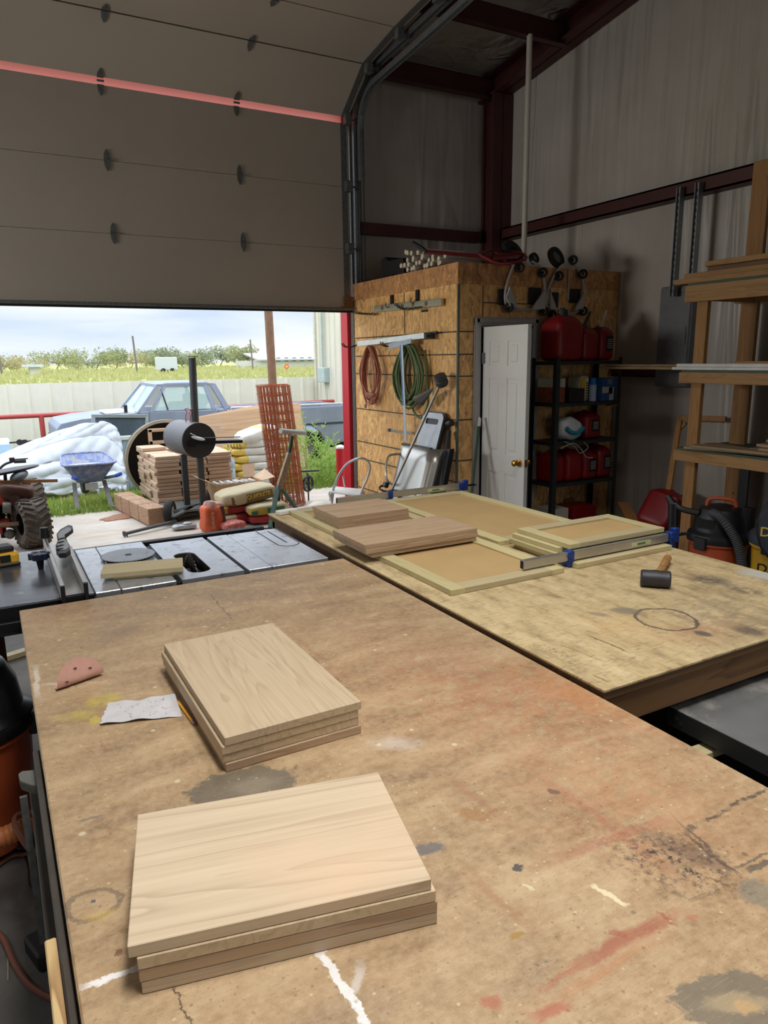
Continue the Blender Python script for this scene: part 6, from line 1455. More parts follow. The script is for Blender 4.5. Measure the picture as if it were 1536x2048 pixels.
# ---------------------------------------------------------------- mattress over a heap
t = T('quilt_cover', (.9, 11.3, -.2), 'large white quilted cover draped in an arch behind the wheelbarrow', 'cover')
M_q = P('white_quilt', (194, 199, 209), .7, 0, .02, 3)
MY = 11.15
topc = [(-90, 955), (-40, 935), (0, 916), (50, 893), (100, 872), (150, 855), (190, 846), (214, 846), (228, 858), (236, 880)]
def q_top(u):
    x = u*(len(topc)-1); i = min(int(x), len(topc)-2); f = x-i; return (topc[i][0]*(1-f)+topc[i+1][0]*f, topc[i][1]*(1-f)+topc[i+1][1]*f)
def qf(u, v):
    tx, ty = q_top(u); bx = -90+ (254+90)*u; by = 990-4*u
    px = tx*(1-v)+bx*v; py = ty*(1-v)+by*v
    y_ = MY+.55*(1-v)**1.5+.05*math.sin(3*u*PI)
    p = at(px, py, Y=y_)
    # quilting puffs and sag folds
    puff = .032*abs(math.sin(PI*3.4*(v+.10*math.sin(2.6*u))))**.5+.010*abs(math.sin(PI*4*u))**.3
    fold = .012*math.sin(52*u+26*v+3*math.sin(7*v))*abs(math.sin(PI*3.4*(v+.10*math.sin(2.6*u))))*(.3+.7*u)+.004*math.sin(90*u-34*v)+.018*math.sin(30*v+4*u)*(v > .5)+.012*math.sin(22*u+9*v)
    p.y -= puff+fold; p.z = max(p.z, gz(p.x, p.y)+.09); return p
m = MB(); m.grid(qf, 170, 90)
o = m.build('quilt_face', M_q, t, smooth=True, flat_angle=180); md = o.modifiers.new('s', 'SOLIDIFY'); md.thickness = .05; md.offset = 1 if False else -1
m = MB()
def qs(u, v):  # right side depth face
    a = qf(.985, v); return V(a.x+.10*math.sin(PI/2*u), a.y+.35*u, a.z)
m.grid(qs, 6, 40); o = m.build('quilt_side', M_q, t, smooth=True)
def qb(u, v):
    a = qf(u, 0); b = V(a.x, 12.2, gz(a.x, 12.2)+.05); return a+(b-a)*v
m = MB(); m.grid(qb, 30, 8); m.build('quilt_back', M_q, t, smooth=True)
MB().prism([(-1.0, 11.16, gz(0, 11.2)-.02), (1.74, 11.16, gz(0, 11.2)-.02), (1.74, 11.16, .02), (-1.0, 11.16, .02)], (0, .4, 0), .01).build('grey_base', P('grey_plinth', (160, 164, 164), .7), t)
one(MB().b2(-2.2, -.1+.35, 12.3, 13.2, gz(0, 12.5), .58, .02), 'blue_tarp_box', P('pale_blue_tarp', (176, 202, 222), .5, 0, .1, 12), 'pale blue covered box behind the white quilt at far left', 'box')
b_ = at(45, 884, Y=12.1); m = MB(); m.tube([b_+V(-.18, 0, 0), b_+V(.28, 0, .01)], .014).cyl(b_+V(-.04, -.04, 0), b_+V(-.04, .04, 0), .045).box(b_+V(.03, 0, 0), (.06, .05, .07)).tube([b_, b_+V(0, .2, -.5)], .015); one(m, 'bicycle_handlebar', M_black, 'black handlebar sticking up behind the quilt at left', 'handlebar')
# leaning glass doors behind quilt
t = T('patio_door', (1.8, 11.75, gz(1.8, 11.7)), 'grey framed dark glass panel leaning behind the quilt', 'glass door')
ga, gb = at(183, 829, Y=11.8), at(297, 829, Y=11.8); gc_, gd = at(296, 874, Y=11.75), at(186, 878, Y=11.75); 
n_ = V(0, .03, 0)
MB().frame([ga, gb, gc_+V(.0, 0, -.02), gd+V(0, 0, -.02)], [ga+V(.05, 0, -.05), gb+V(-.05, 0, -.05), gc_+V(-.05, 0, .03), gd+V(.05, 0, .03)], n_*1.5).build('panel_frame', P('grey_frame', (158, 166, 168), .4, .4), t)
MB().prism([ga+V(.04, .02, -.04), gb+V(-.04, .02, -.04), gc_+V(-.04, .02, .02), gd+V(.04, .02, .02)], (0, .008, 0)).build('dark_pane', P('smoked_glass', (84, 96, 104), .08, .2, .3, 2), t)
t = T('window_sash', (1.9, 11.65, gz(1.8, 11.7)), 'white framed pale blue panel standing below the dark glass', 'window')
ka, kb = at(228, 873, Y=11.66), at(300, 873, Y=11.66); zb = gz(1.8, 11.6)-.02
MB().b2(ka.x-.5, kb.x, 11.62, 11.70, ka.z-.06, ka.z, .005).b2(kb.x-.06, kb.x, 11.62, 11.70, zb, ka.z-.06).build('sash_frame', M_white, t)
MB().b2(ka.x-.5, kb.x-.06, 11.65, 11.68, zb, ka.z-.06).build('blue_panel', P('pale_blue_film', (160, 188, 214), .35), t)

# ---------------------------------------------------------------- wheelbarrow
t = T('wheelbarrow', (1.05, 9.6, 0), 'blue wheelbarrow splashed with cement standing in front of the quilt', 'wheelbarrow')
M_wb = P('blue_tray_cement', (104, 124, 176), .6, 0, .16, 9, dirt=(156, 154, 156), dirt_amt=.54)
M_ct = P('cement_crust', (186, 182, 174), .9, 0, .1, 18, bump=.4)
YB = 9.35
ra, rb_ = at(123, 930, Y=YB), at(237, 938, Y=YB); rc, rd = at(226, 916, Y=YB+.75), at(130, 914, Y=YB+.75)
rz0 = .56
rim = [V(ra.x, YB, .54), V(rb_.x, YB, .54), V(rb_.x-.06, YB+.80, .60), V(ra.x+.06, YB+.80, .60)]
bot = [V(ra.x+.16, YB+.14, .30), V(rb_.x-.16, YB+.14, .30), V(rb_.x-.2, YB+.60, .30), V(ra.x+.2, YB+.60, .30)]
def rnd_loop(q, r, n=4):
    o = []
    for i in range(4):
        p, a, b = q[i], q[i-1], q[(i+1) % 4]; u = (a-p).normalized()*r; v = (b-p).normalized()*r
        for k in range(n+1):
            s_ = k/n; o.append(p+u*(1-s_)**2+v*s_**2)
    return o
R1, R0, RI = rnd_loop(rim, .14), rnd_loop(bot, .10), rnd_loop([p+V((1.05-p.x)*.06, (9.75-p.y)*.06, 0) for p in rim], .12)
m = MB(); L1 = [m.bm.verts.new(p) for p in R1]; L0 = [m.bm.verts.new(p) for p in R0]; n_ = len(L1)
for i in range(n_): j = (i+1) % n_; m.bm.faces.new((L0[i], L0[j], L1[j], L1[i]))
m.bm.faces.new(L0[::-1]); o = m.build('tray', M_wb, t, smooth=True); md = o.modifiers.new('s', 'SOLIDIFY'); md.thickness = .008
MB().tube(R1, .014, 8, True).build('tray_rim', M_wb, t, smooth=True)
m = MB(); K0 = [m.bm.verts.new(p+(R1[i]-p)*.55+V(0, 0, .01)) for i, p in enumerate(R0)]; 
m.bm.faces.new(K0); m.build('cement_crust', M_ct, t)
m = MB()
for sx in (0, 1):
    x = ra.x+.22 if sx == 0 else rb_.x-.22; x2 = ra.x+.13 if sx == 0 else rb_.x-.02
    m.tube([(x+(.1 if sx == 0 else -.1), YB+1.1, .25), (x, YB+.5, .27), (x2, YB-.12, .40)], .02, 8)
m.build('frame_handle', P('grey_blue_tube', (120, 132, 150), .5, .3), t, smooth=True)
MB().tube([(rb_.x-.05, YB-.08, .39), (rb_.x, YB-.16, .42)], .024, 8).build('blue_grip', P('grip_blue', (50, 84, 170), .5), t, smooth=True); MB().tube([(ra.x+.15, YB-.08, .39), (ra.x+.10, YB-.16, .42)], .024, 8).build('blue_grip', P('grip_blue', (50, 84, 170)), t, smooth=True)
for sx in (0, 1):
    x = at(158, 1026, Z=0).x-.0 if sx == 0 else at(226, 1018, Z=0).x
    xi = x+.06 if sx == 0 else x-.06; yb = YB-.1
    MB().bar((xi-.04*(1-2*sx), YB+.2, .30), (x, YB-.10, .012), .05, .015, (0, 1, 0)).bar((x-.06, YB-.13, .012), (x+.07, YB-.13, .012), .05, .02).build('leg', P('cement_grey_leg', (128, 126, 124), .7, .2, .2, 30), t)
MB().b2(ra.x+.25, rb_.x-.25, YB+.08, YB+.10, .215, .30).build('tray_plate', P('pale_plate', (186, 190, 196), .5), t)
MB().lathe([(.10, -.04), (.17, -.045), (.19, -.02), (.19, .02), (.17, .045), (.10, .04), (.10, -.04)], (1.05, YB+1.12, .19), (0, PI/2, 0), 24).build('wheel', M_rubber, t, smooth=True)

# ---------------------------------------------------------------- sawn blocks in stacks
base = None; rnd = random.Random(11)
def block(c, l, w, h, rz, label):
    o = MB().box((0, 0, h/2), (l, w, h), None, .004).build('wood_block', M_cedar, None, False, (0, 0, 0)); o.location = c; o.rotation_euler = (0, 0, rz)
    return tag(o, label, 'wood block', 'sawn wood blocks in three stacks')
c0 = at(360, 1025, Z=0); xl = at(312, 960, Y=8.72).x; XS = [(xl+.15, 'left'), (xl+.475, 'middle'), (xl+.79, 'right')]
Z0 = .06
proto = None; hh = .046
ordn = ['bottom', 'second', 'third', 'fourth', 'fifth', 'sixth', 'seventh', 'eighth', 'ninth', 'tenth', 'eleventh', 'twelfth', 'thirteenth', 'fourteenth', 'fifteenth']
for si, (xs_, nm) in enumerate(XS):
    nr = [13, 13, 13][si]
    for r_ in range(nr):
        for k, yy in enumerate((8.90, 9.265, 9.63)):
            if proto is None:
                proto = block((0, 0, 0), .295, .350, .0405, 0, ''); o = proto
            else: o = dup(proto)
            o.location = (xs_+rnd.uniform(-.018, .018), yy+rnd.uniform(-.012, .012), Z0+hh*r_); o.rotation_euler = (0, 0, rnd.uniform(-.03, .03))
            o['label'] = 'sawn wood block in %s stack, %s layer up, %s row' % (nm, ordn[r_], ('front', 'middle', 'back')[k])
o = dup(proto); o.location = (xl+.12, 9.5, Z0+hh*13); o.rotation_euler = (0, 0, .05); o['label'] = 'loose wood block on top of the left stack'
t = T('pallet', (2.3, 9.0, 0), 'yellowish wood pallet beneath the stacks of sawn blocks', 'pallet')
for y in (8.74, 9.2, 9.68): MB().b2(xl, xl+.95, y, y+.08, 0, .045).build('pallet_runner', M_pine, t)
for x in (xl+.02, xl+.28, xl+.5, xl+.72, xl+.85): MB().b2(x, x+.09, 8.73, 9.77, .0455, .058).build('pallet_slat', M_pine, t)
t = T('wood_crate', (2.05, 9.25, Z0+hh*13), 'small open wooden crate frame on top of the stacks inside the ring', 'crate')
x0_, z0_ = xl+.15, Z0+hh*13+.045
m = MB()
for (z_, ) in ((z0_,), (z0_+.16,)): m.b2(x0_, x0_+.6, 9.70, 9.73, z_, z_+.035).b2(x0_, x0_+.6, 9.77, 9.80, z_, z_+.035)
for x in (x0_, x0_+.57): m.b2(x, x+.035, 9.70, 9.73, z0_, z0_+.19).b2(x, x+.035, 9.77, 9.80, z0_, z0_+.19).b2(x, x+.035, 9.70, 9.80, z0_+.16, z0_+.19)
m.build('crate_frame', M_cedar, t)
# dark drum ring (large round tub rim) behind the blocks
rc_ = at(335, 935, Y=9.85); t = T('round_tub', (rc_.x, 9.85, 0), 'large dark round tub standing on edge with pale rim behind the block stacks', 'tub')
Rr = .53; cz = Rr+gz(0, 9.9)+.0; cxx = at(252, 935, Y=9.95).x+Rr
MB().lathe([(0, .30), (Rr*.97, .30), (Rr, .0), (Rr*.97, .0), (Rr*.94, .27), (0, .27)], (cxx, 9.88, cz), (-PI/2, 0, 0), 48).build('tub_shell', P('dark_tub', (62, 56, 50), .7, 0, .2, 8), t, smooth=True)
MB().lathe([(Rr-.02, -.012), (Rr+.02, -.012), (Rr+.02, .02), (Rr-.02, .02)], (cxx, 9.88, cz), (-PI/2, 0, 0), 64, True).build('tub_rim', P('pale_rim', (176, 166, 146), .6), t, smooth=True)
# timber
a, b = at(330, 1048, Z=0), at(262, 1008, Z=0)
t = T('timber_beam', (a+b)/2, 'heavy sawn timber of three joined lengths lying on the concrete edge', 'beam')
a, b = V(1.50, 7.90, .105), V(1.33, 9.12, .105); MB().bar(a, b, .20, .19, bev=.006).build('beam_timber', WOOD('old_beam', (178, 142, 112), (132, 98, 74), 'Y', .7, .8, fig=.4), t)
m = MB()
for k in (.27, .52, .77): c = a+(b-a)*k; m.bar(c-(b-a).normalized()*.002, c+(b-a).normalized()*.002, .203, .193)
m.build('beam_joint', M_dark, t)
# ---------------------------------------------------------------- offset smoker
t = T('barrel_smoker', (2.1, 8.6, 0), 'grey barrel smoker with black end plate and tall chimney', 'smoker')
c1 = at(398, 881, Y=8.02); Rb_ = .20; c2 = at(360, 881, Y=8.60); c2.z = c1.z; ax_ = (c2-c1).normalized()
M_bar = P('smoker_grey', (104, 102, 106), .5, .4, .08, 5)
MB().cyl(c1, c2, Rb_, seg=40).build('barrel', M_bar, t, smooth=True)
MB().cyl(c1-ax_*.012, c1-ax_*.001, Rb_*.985, seg=40).build('end_plate', P('smoker_black', (34, 32, 34), .6), t)
MB().cyl(V(at(390, 840, Y=8.2).x, 8.2, c1.z+.12), V(at(384, 716, Y=8.2).x, 8.2, at(384, 716, Y=8.2).z), .042, seg=16).build('chimney', P('chimney_grey', (74, 76, 78), .5, .4), t, smooth=True)
cht = at(384, 714, Y=8.2); MB().box((cht.x, 8.2, cht.z+.005), (.11, .11, .008)).bar((cht.x+.02, 8.15, cht.z), (cht.x+.02, 8.15, cht.z-.2), .01, .012, (1, 0, 0)).build('chimney_cap', M_dgalv, t)
for px_, o_ in ((.02, .06), (-.09, .26)):
    p = c1+ax_*o_+V(px_, 0, 0); MB().b2(p.x-.032, p.x+.032, p.y-.03, p.y+.03, .12, p.z-Rb_*.9).build('leg', P('smoker_leg', (72, 76, 80), .5, .4), t)
MB().b2(c1.x-.45, c1.x+.12, c1.y-.05, c1.y+.50, .10, .125).bar((c1.x-.40, c1.y-.25, .115), (c1.x-.1, c1.y+.1, .115), .05, .02).build('bottom_shelf', M_dgalv, t)
sh0, sh1 = at(372, 884, Y=7.95), at(492, 882, Y=7.88)
MB().prism([(c1.x-.10, c1.y-.04, sh0.z), (sh1.x, sh1.y+.12, sh1.z), (sh1.x, sh1.y+.34, sh1.z), (c1.x-.02, c1.y+.0, sh0.z)], (0, 0, -.035)).b2(c1.x-.13, c1.x-.05, c1.y-.05, c1.y-.03, sh0.z-.06, sh0.z+.005).build('side_shelf', M_blackm, t)
m = MB()
for k in range(5): p = V(sh1.x-.04-.035*k, sh1.y+.11, sh1.z-.035); m.tube([p, p+V(0, 0, -.03), p+V(.015, 0, -.06), p+V(.0, 0, -.075), p+V(-.015, 0, -.05)], .004, 6)
m.tube([V(c1.x+.02, c1.y-.03, sh0.z+.03), V(sh1.x, sh1.y+.2, sh1.z+.03)], .006).build('utensil_hook', M_dgalv, t)
MB().ell((c1.x-.02, c1.y-.05, sh0.z+.03), (.08, .03, .02), (0, .3, 0)).bar((c1.x-.10, c1.y-.05, sh0.z+.09), (c1.x+.0, c1.y-.05, sh0.z+.03), .03, .012).build('rag', P('white_cloth', (214, 214, 212)), t)
m = MB()
for o_ in (.16, .30):
    p = c1+ax_*o_+V(0, 0, Rb_); m.tube([p+V(-.02, 0, -.01), p+V(-.02, 0, .07), p+V(-.0, 0, .10), p+V(-.02, 0, .14), p+V(.02, 0, .15)], .008, 6).tube([p+V(.03, 0, -.01), p+V(.03, 0, .06), p+V(.03, 0, .10)], .006, 6)
    m.build('spring_handle', P('pink_spring', (196, 120, 124), .5), t, smooth=True); m = MB()
m.bm.free()
wcn = at(336, 1018, Y=7.85); 
for wx_, wy_ in ((wcn.x+.04, 7.95), (wcn.x+.62, 8.35)):
    w_ = MB().lathe([(.07, -.04), (.12, -.04), (.13, -.02), (.13, .02), (.12, .04), (.07, .04), (.07, -.04)], (wx_, wy_, .131), (PI/2, 0, math.radians(62)), 28); w_ = w_.build('wheel', M_rubber, t, smooth=True)
    MB().lathe([(0, -.02), (.07, -.03), (.07, .03), (0, .02)], (wx_, wy_, .131), (PI/2, 0, math.radians(62)), 20).build('wheel_hub', P('pale_hub', (196, 196, 192), .5), w_, smooth=True)
MB().tube([(wcn.x+.04, 7.95, .13), (wcn.x+.62, 8.35, .13)], .012).build('axle', M_dgalv, t)
# metal pipe stand and jack bits on the slab
a, b = at(248, 1068, Z=.03), at(352, 1042, Z=.05)
t = T('steel_pipe', a, 'long grey steel pipe with flared end lying on the concrete', 'pipe')
MB().tube([a, b], .018, 10).cyl(a, a+(b-a).normalized()*.02, .032, .026).tube([a+V(.03, 0, 0), a+V(.03, -.01, -.03)], .006).build('pipe_shaft', P('dark_grey_steel', (84, 86, 90), .5, .5), t, smooth=True)
jb = at(375, 1040, Z=.0); t = T('floor_jack', jb, 'black and silver floor jack parts beside the pipe end', 'jack')
MB().box(jb+V(-.02, .02, .06), (.30, .08, .05), (0, 0, .1), .006).box(jb+V(.04, .04, .10), (.16, .03, .03), (0, 0, .3), .004).cyl(jb+V(-.1, 0, .0), jb+V(-.1, 0, .07), .03).build('jack_arm', M_black, t)
jj = at(372, 1058, Z=0); MB().box(jj+V(0, 0, .03), (.22, .10, .045), (0, 0, -.1), .015, 2).ell(jj+V(-.1, .01, .03), (.05, .06, .03)).ell(jj+V(.02, 0, .06), (.05, .04, .02)).build('jack_casting', P('silver_casting', (158, 162, 164), .45, .4, .2, 30), t, smooth=True)
# plywood sheets leaning
t = T('plywood_sheet', (3.7, 11.3, gz(3.7, 11.3)), 'large plywood sheet leaning upright before the truck', 'plywood')
M_ply = WOOD('weathered_plywood', (206, 170, 138), (164, 118, 88), 'X', .35, .7, fig=.45, pink=(188, 172, 158))
pa = [at(385, 836, Y=11.2), at(524, 808, Y=11.3), at(600, 806, Y=11.3), at(620, 925, Y=11.1), at(622, 960, Y=11.0), at(380, 960, Y=11.0)]
MB().prism(pa, (0, .018, 0)).build('sheet', M_ply, t)
# ---------------------------------------------------------------- feed bags stacked
def bag(name, c, l, w, h, rz, label, m1, cat='bag', grp=None, ends=None, print_m=None, txt=None, rx=0, ry=0, sag=.0, parent=None):
    c = Vector(c); t = T(name, c, label, cat, grp, rot=(rx, ry, rz)); M = mw(t); k = random.Random(len(label)*3)
    p1, p2 = k.uniform(0, 6), k.uniform(0, 6)
    def fn(p):
        z = p.z; f = 1+.06*math.sin(9*p.x/l*2+p1)*math.cos(7*p.y/w*2+p2)
        q = V(p.x*f, p.y*f, z*(1-.25*abs(p.x/(l/2))**3)-sag*(p.x/(l/2))**2*h); return q
    m = MB(); m.ell((0, 0, h/2), (l/2, w/2, h/2), None, .42, .45, 32, 12, fn); bmesh.ops.transform(m.bm, matrix=M, verts=m.bm.verts[:]); m.build('bag_body', m1, t, smooth=True)
    if ends:
        for (u0, u1, mm_) in ends:
            m = MB(); m.ell((0, 0, h/2), (l/2, w/2, h/2), None, .42, .45, 32, 12, lambda p: fn(V(max(u0*l/2, min(u1*l/2, p.x)), p.y*1.012, p.z*1.015))); bmesh.ops.transform(m.bm, matrix=M, verts=m.bm.verts[:]); m.build('printed_band', mm_, t, smooth=True)
    if txt:
        s_, mm_, size, off, zz_ = txt
        text(s_, 'lettering', mm_, t, M @ V(off, -w/2*1.03-.004, h*zz_), size, (M.to_3x3() @ V(1, 0, 0)), (M.to_3x3() @ V(0, 0, 1)), .002)
    return t
M_bw = P('white_feed_bag', (222, 222, 216), .5, 0, .06, 10); M_by = P('yellow_feed_band', (224, 196, 96), .5, 0, .08, 14)
zz_ = .06
bl = []
for k in range(6):
    x_ = 3.16+(.02 if k % 2 else -.01); bag('feed_bag', (x_, 9.62, zz_+.105*k), .62, .42, .118, rnd.uniform(-.06, .06), 'white bag with yellow end, %s in the pile behind the wire roll' % (['lowest', 'second', 'third', 'fourth', 'fifth', 'highest flat one'][k]), M_bw, grp='white feed bags in a pile', ends=[(-1, -.42, M_by)])
bag('feed_bag', (3.26, 9.60, zz_+.63), .56, .40, .16, .2, 'crumpled white bag slumped over the top of the pile', M_bw, ends=[(.1, .4, M_by)], ry=-.25)
t = T('water_jug', (2.83, 9.35, .0), 'clear plastic water bottle beside the white bags', 'bottle'); jx = at(461, 935, Y=9.2)
MB().lathe([(0, .0), (.055, .0), (.06, .02), (.06, .14), (.052, .16), (.06, .18), (.06, .26), (.02, .32), (.02, .34), (0, .34)], (jx.x, 9.2, jx.z-.17), None, 20).build('bottle_body', P('pale_blue_plastic', (184, 206, 226), .2), t, smooth=True)
MB().b2(jx.x-.15, jx.x+.15, 9.1, 9.35, 0.0, jx.z-.171).build('bottle_stand', P('pale_bucket', (190, 190, 184), .6), t)
one(MB().prism([at(446, 892, Y=9.25), at(456, 892, Y=9.25), at(462, 925, Y=9.2), at(454, 925, Y=9.2)], (0, .02, 0)), 'yellow_strap', P('yellow_bag_tail', (222, 204, 84), .5), 'yellow bag tail hanging left of the white bags', 'strap')
# wire mesh roll
t = T('wire_mesh_roll', (3.13, 8.25, 0), 'tall rusty roll of welded wire mesh leaning on the wooden post', 'wire roll')
M_rust = P('rusty_wire', (176, 100, 66), .8, .2, .15, 20)
m = MB(); b0 = V(3.17, 8.22, 0.01); tp = V(3.08, 8.36, 1.47); axd = (tp-b0)
for lay, R_ in enumerate((.205, .19, .175, .155, .13)):
    nl = 13
    for k in range(nl+1):
        c = b0+axd*(k/nl)+V(rnd.uniform(-.006, .006), 0, rnd.uniform(-.012, .012)); m.tube([c+V(R_*math.cos(a)*(1+.02*math.sin(3*a+lay)), R_*math.sin(a), .01*math.sin(a+lay)) for a in [2*PI*j/20 for j in range(20)]], .0036, 5, True)
    nv = 28-lay*3
    for j in range(nv):
        a = 2*PI*j/nv+lay*.37; o_ = V(R_*math.cos(a), R_*math.sin(a), 0); m.tube([b0+o_, b0+axd*.5+o_*1.01, tp+o_], .0028, 5)
m.build('wire_coil', M_rust, t)
# roller stand
t = T('roller_stand', (2.85, 7.3, 0), 'green roller stand with wooden extension and grey roller', 'roller stand')
M_grn = P('dark_green_paint2', (24, 70, 54), .45)
ra, rb2 = at(561, 862, Y=7.25), at(610, 866, Y=7.42); j = at(584, 868, Y=7.3)
MB().cyl(ra, rb2, .028, seg=16).build('roller', P('roller_grey', (156, 164, 160), .4, .3), t, smooth=True)
w0, w1 = at(580, 906, Y=7.3), at(557, 978, Y=7.3)
MB().bar(j+V(0, 0, -.02), w0+(w1-w0)*.1, .03, .03).build('upper_post', M_grn, t); MB().bar(w0, w1, .055, .06, bev=.003).build('wood_post', WOOD('grey_post_wood', (156, 138, 112), (116, 98, 76), 'Z'), t)
l0 = at(557, 972, Y=7.3)
for q in (at(540, 1056, Z=0), V(3.05, 7.55, 0), V(2.85, 7.75, 0)):
    q = V(q.x, q.y, .005); MB().bar(l0+V(0, 0, .02), q, .045, .022).build('stand_leg', M_grn, t)
# cardboard box with things
M_cb = P('cardboard', (190, 154, 116), .75, 0, .05, 10)
t = T('cardboard_box', (2.55, 8.1, 0), 'open cardboard box with white papers behind the cement bags', 'box')
x0_, x1_, y0_, y1_, z1_ = 2.19, 2.76, 8.0, 8.34, .37
MB().b2(x0_, x1_, y0_, y0_+.008, .05, z1_).b2(x0_, x1_, y1_-.008, y1_, .05, z1_).b2(x0_, x0_+.008, y0_, y1_, .05, z1_).b2(x1_-.008, x1_, y0_, y1_, .05, z1_).b2(x0_, x1_, y0_, y1_, .04, .05).build('box_body', M_cb, t)
MB().prism([(x0_, y0_, z1_), (x0_, y1_, z1_), (x0_-.19, y1_, z1_+.10), (x0_-.19, y0_, z1_+.10)], (0, 0, .006)).prism([(x1_, y0_, z1_), (x1_, y1_, z1_), (x1_+.16, y1_+.02, z1_+.08), (x1_+.16, y0_, z1_+.03)], (0, 0, .006)).prism([(x1_-.12, y1_, z1_), (x1_+.02, y1_, z1_), (x1_+.06, y1_+.1, z1_+.14), (x1_-.1, y1_+.1, z1_+.14)], (0, 0, .006)).build('box_flap', P('cardboard_light', (212, 182, 148), .75), t)
m = MB()
for k in range(9): m.box((x0_+.06+.056*k, 8.15, z1_-.06), (.03, .20, .13), (0, rnd.uniform(-.4, .4), rnd.uniform(-.2, .2)))
m.build('papers', P('white_papers', (214, 210, 204), .7), t)
MB().b2(x0_, x1_, y0_+.02, y1_-.02, .001, .039).build('box_riser', M_pine, t)
# cement bags
M_cem = P('cement_paper', (190, 176, 142), .7, 0, .06, 8); M_ced = P('cement_dark_band', (120, 98, 56), .7, 0, .1, 10); M_rb = P('red_bag', (158, 50, 50), .6, 0, .1, 10); M_cy = P('cement_yellow_band', (190, 160, 70), .7); M_cg = P('green_band', (52, 104, 66), .6)
qb1 = bag('cement_bag', (2.44, 7.66, .215), .66, .40, .17, .10, 'tan cement bag with gold lettering, top of the pile', M_cem, grp=None, ends=None, txt=None, ry=-.10, sag=-.05)
M = mw(qb1)
m = MB(); m.ell((0, 0, .085), (.33, .2, .085), None, .42, .45, 32, 12, lambda p: V(max(-.24, min(.30, p.x)), min(p.y, -.03)*1.015, min(.035, p.z)*1.01)); bmesh.ops.transform(m.bm, matrix=M, verts=m.bm.verts[:]); m.build('printed_band', M_ced, qb1, smooth=True)
text('QUIKRETE', 'lettering', P('gold_print', (206, 170, 70), .6), qb1, M @ V(.07, -.212, .085), .062, M.to_3x3() @ V(1, 0, 0), M.to_3x3() @ V(0, -.15, 1), .002)
qb2 = bag('cement_bag', (2.60, 7.50, .095), .48, .34, .125, .06, 'yellow and green cement bag below right of the top bag', M_cem); M = mw(qb2)
m = MB(); m.ell((0, 0, .062), (.24, .17, .062), None, .42, .45, 32, 12, lambda p: V(p.x*1.01, min(p.y, -.10)*1.015, min(.028, p.z)*1.01)); bmesh.ops.transform(m.bm, matrix=M, verts=m.bm.verts[:]); m.build('printed_band', M_cy, qb2, smooth=True)
m = MB(); m.box((0.06, -.176, .06), (.20, .012, .055)).box((-.19, -.168, .045), (.07, .02, .045)); bmesh.ops.transform(m.bm, matrix=M, verts=m.bm.verts[:]); m.build('green_print', M_cg, qb2)
bag('cement_bag', (2.62, 7.50, .0), .50, .36, .10, .02, 'red bag at the bottom right of the cement pile', M_rb)
bag('cement_bag', (2.20, 7.60, .0), .44, .36, .12, .2, 'red ended bag at the bottom left of the cement pile', M_cem, ends=[(.1, 1, M_rb)])
bag('cement_bag', (2.24, 7.66, .115), .42, .36, .10, .1, 'red and yellow bag in the middle layer of the cement pile', M_rb, ends=[(-1, -.3, M_cy)])
# orange bag standing
t = T('mortar_bag', (1.96, 7.35, 0), 'upright orange red bag with crumpled open top, left of the cement pile', 'bag')
cb_ = V(1.96, 7.38, 0)
m = MB(); m.ell(cb_+V(0, 0, .13), (.115, .09, .15), (0, .05, .2), .5, .5, 24, 14, lambda p: p*(1+.06*math.sin(30*p.z+p.x*20))+V(0, 0, .0)); m.build('bag_body', P('orange_red_bag', (206, 92, 54), .6, 0, .18, 7, dirt=(214, 132, 60), dirt_amt=.42), t, smooth=True)
m = MB(); m.ell(cb_+V(.03, .02, .255), (.10, .07, .05), (0, .3, .5), .6, .6, 20, 10, lambda p: p*(1+.22*math.sin(50*p.x+30*p.y))); m.build('bag_top', P('crumpled_white_red', (190, 150, 136), .6, 0, .3, 20), t, smooth=True)
m = MB(); m.tube([cb_+V(.105, -.03, .25), cb_+V(.12, -.06, .08)], [.03, .02], 8); m.build('dark_flap', P('maroon_flap', (70, 40, 40), .6), t)
text('QUIKRETE', 'lettering', P('pale_print', (230, 180, 140), .6), t, cb_+V(-.01, -.097, .12), .04, (0, 0, -1) if False else (0, 0, 1), (-1, 0, 0), .002)
bag('torn_bag', (2.16, 7.30, .0), .26, .18, .09, .4, 'small torn red and white bag on the concrete by the orange bag', P('torn_red_white', (190, 96, 86), .6, 0, .3, 24, dirt=(220, 208, 196), dirt_amt=.45))
# spoked wheel thing
wc = at(616, 967, Y=8.3); t = T('spoked_wheel', (wc.x, 8.3, 0), 'black spoked cart wheel with a crossbar to the right of the wire roll', 'wheel')
MB().lathe([(.085, -.015), (.105, -.015), (.11, 0), (.105, .015), (.085, .015)], wc, (PI/2, 0, .5), 28, True).build('wheel_rim', M_black, t, smooth=True)
m = MB()
for k in range(5):
    a = 2*PI*k/5; p = Euler((PI/2, 0, .5)).to_matrix() @ V(.09*math.cos(a), .09*math.sin(a), 0); m.bar(wc, wc+p, .03, .012)
m.cyl(wc+V(0, -.02, 0), wc+V(0, .02, 0), .028); m.build('spoke', M_black, t)
MB().tube([at(600, 943, Y=8.25), at(638, 941, Y=8.25)], .012).tube([V(wc.x, 8.3, 0.0), V(wc.x, 8.3, wc.z+.13)], .01).build('cross_bar', M_black, t)
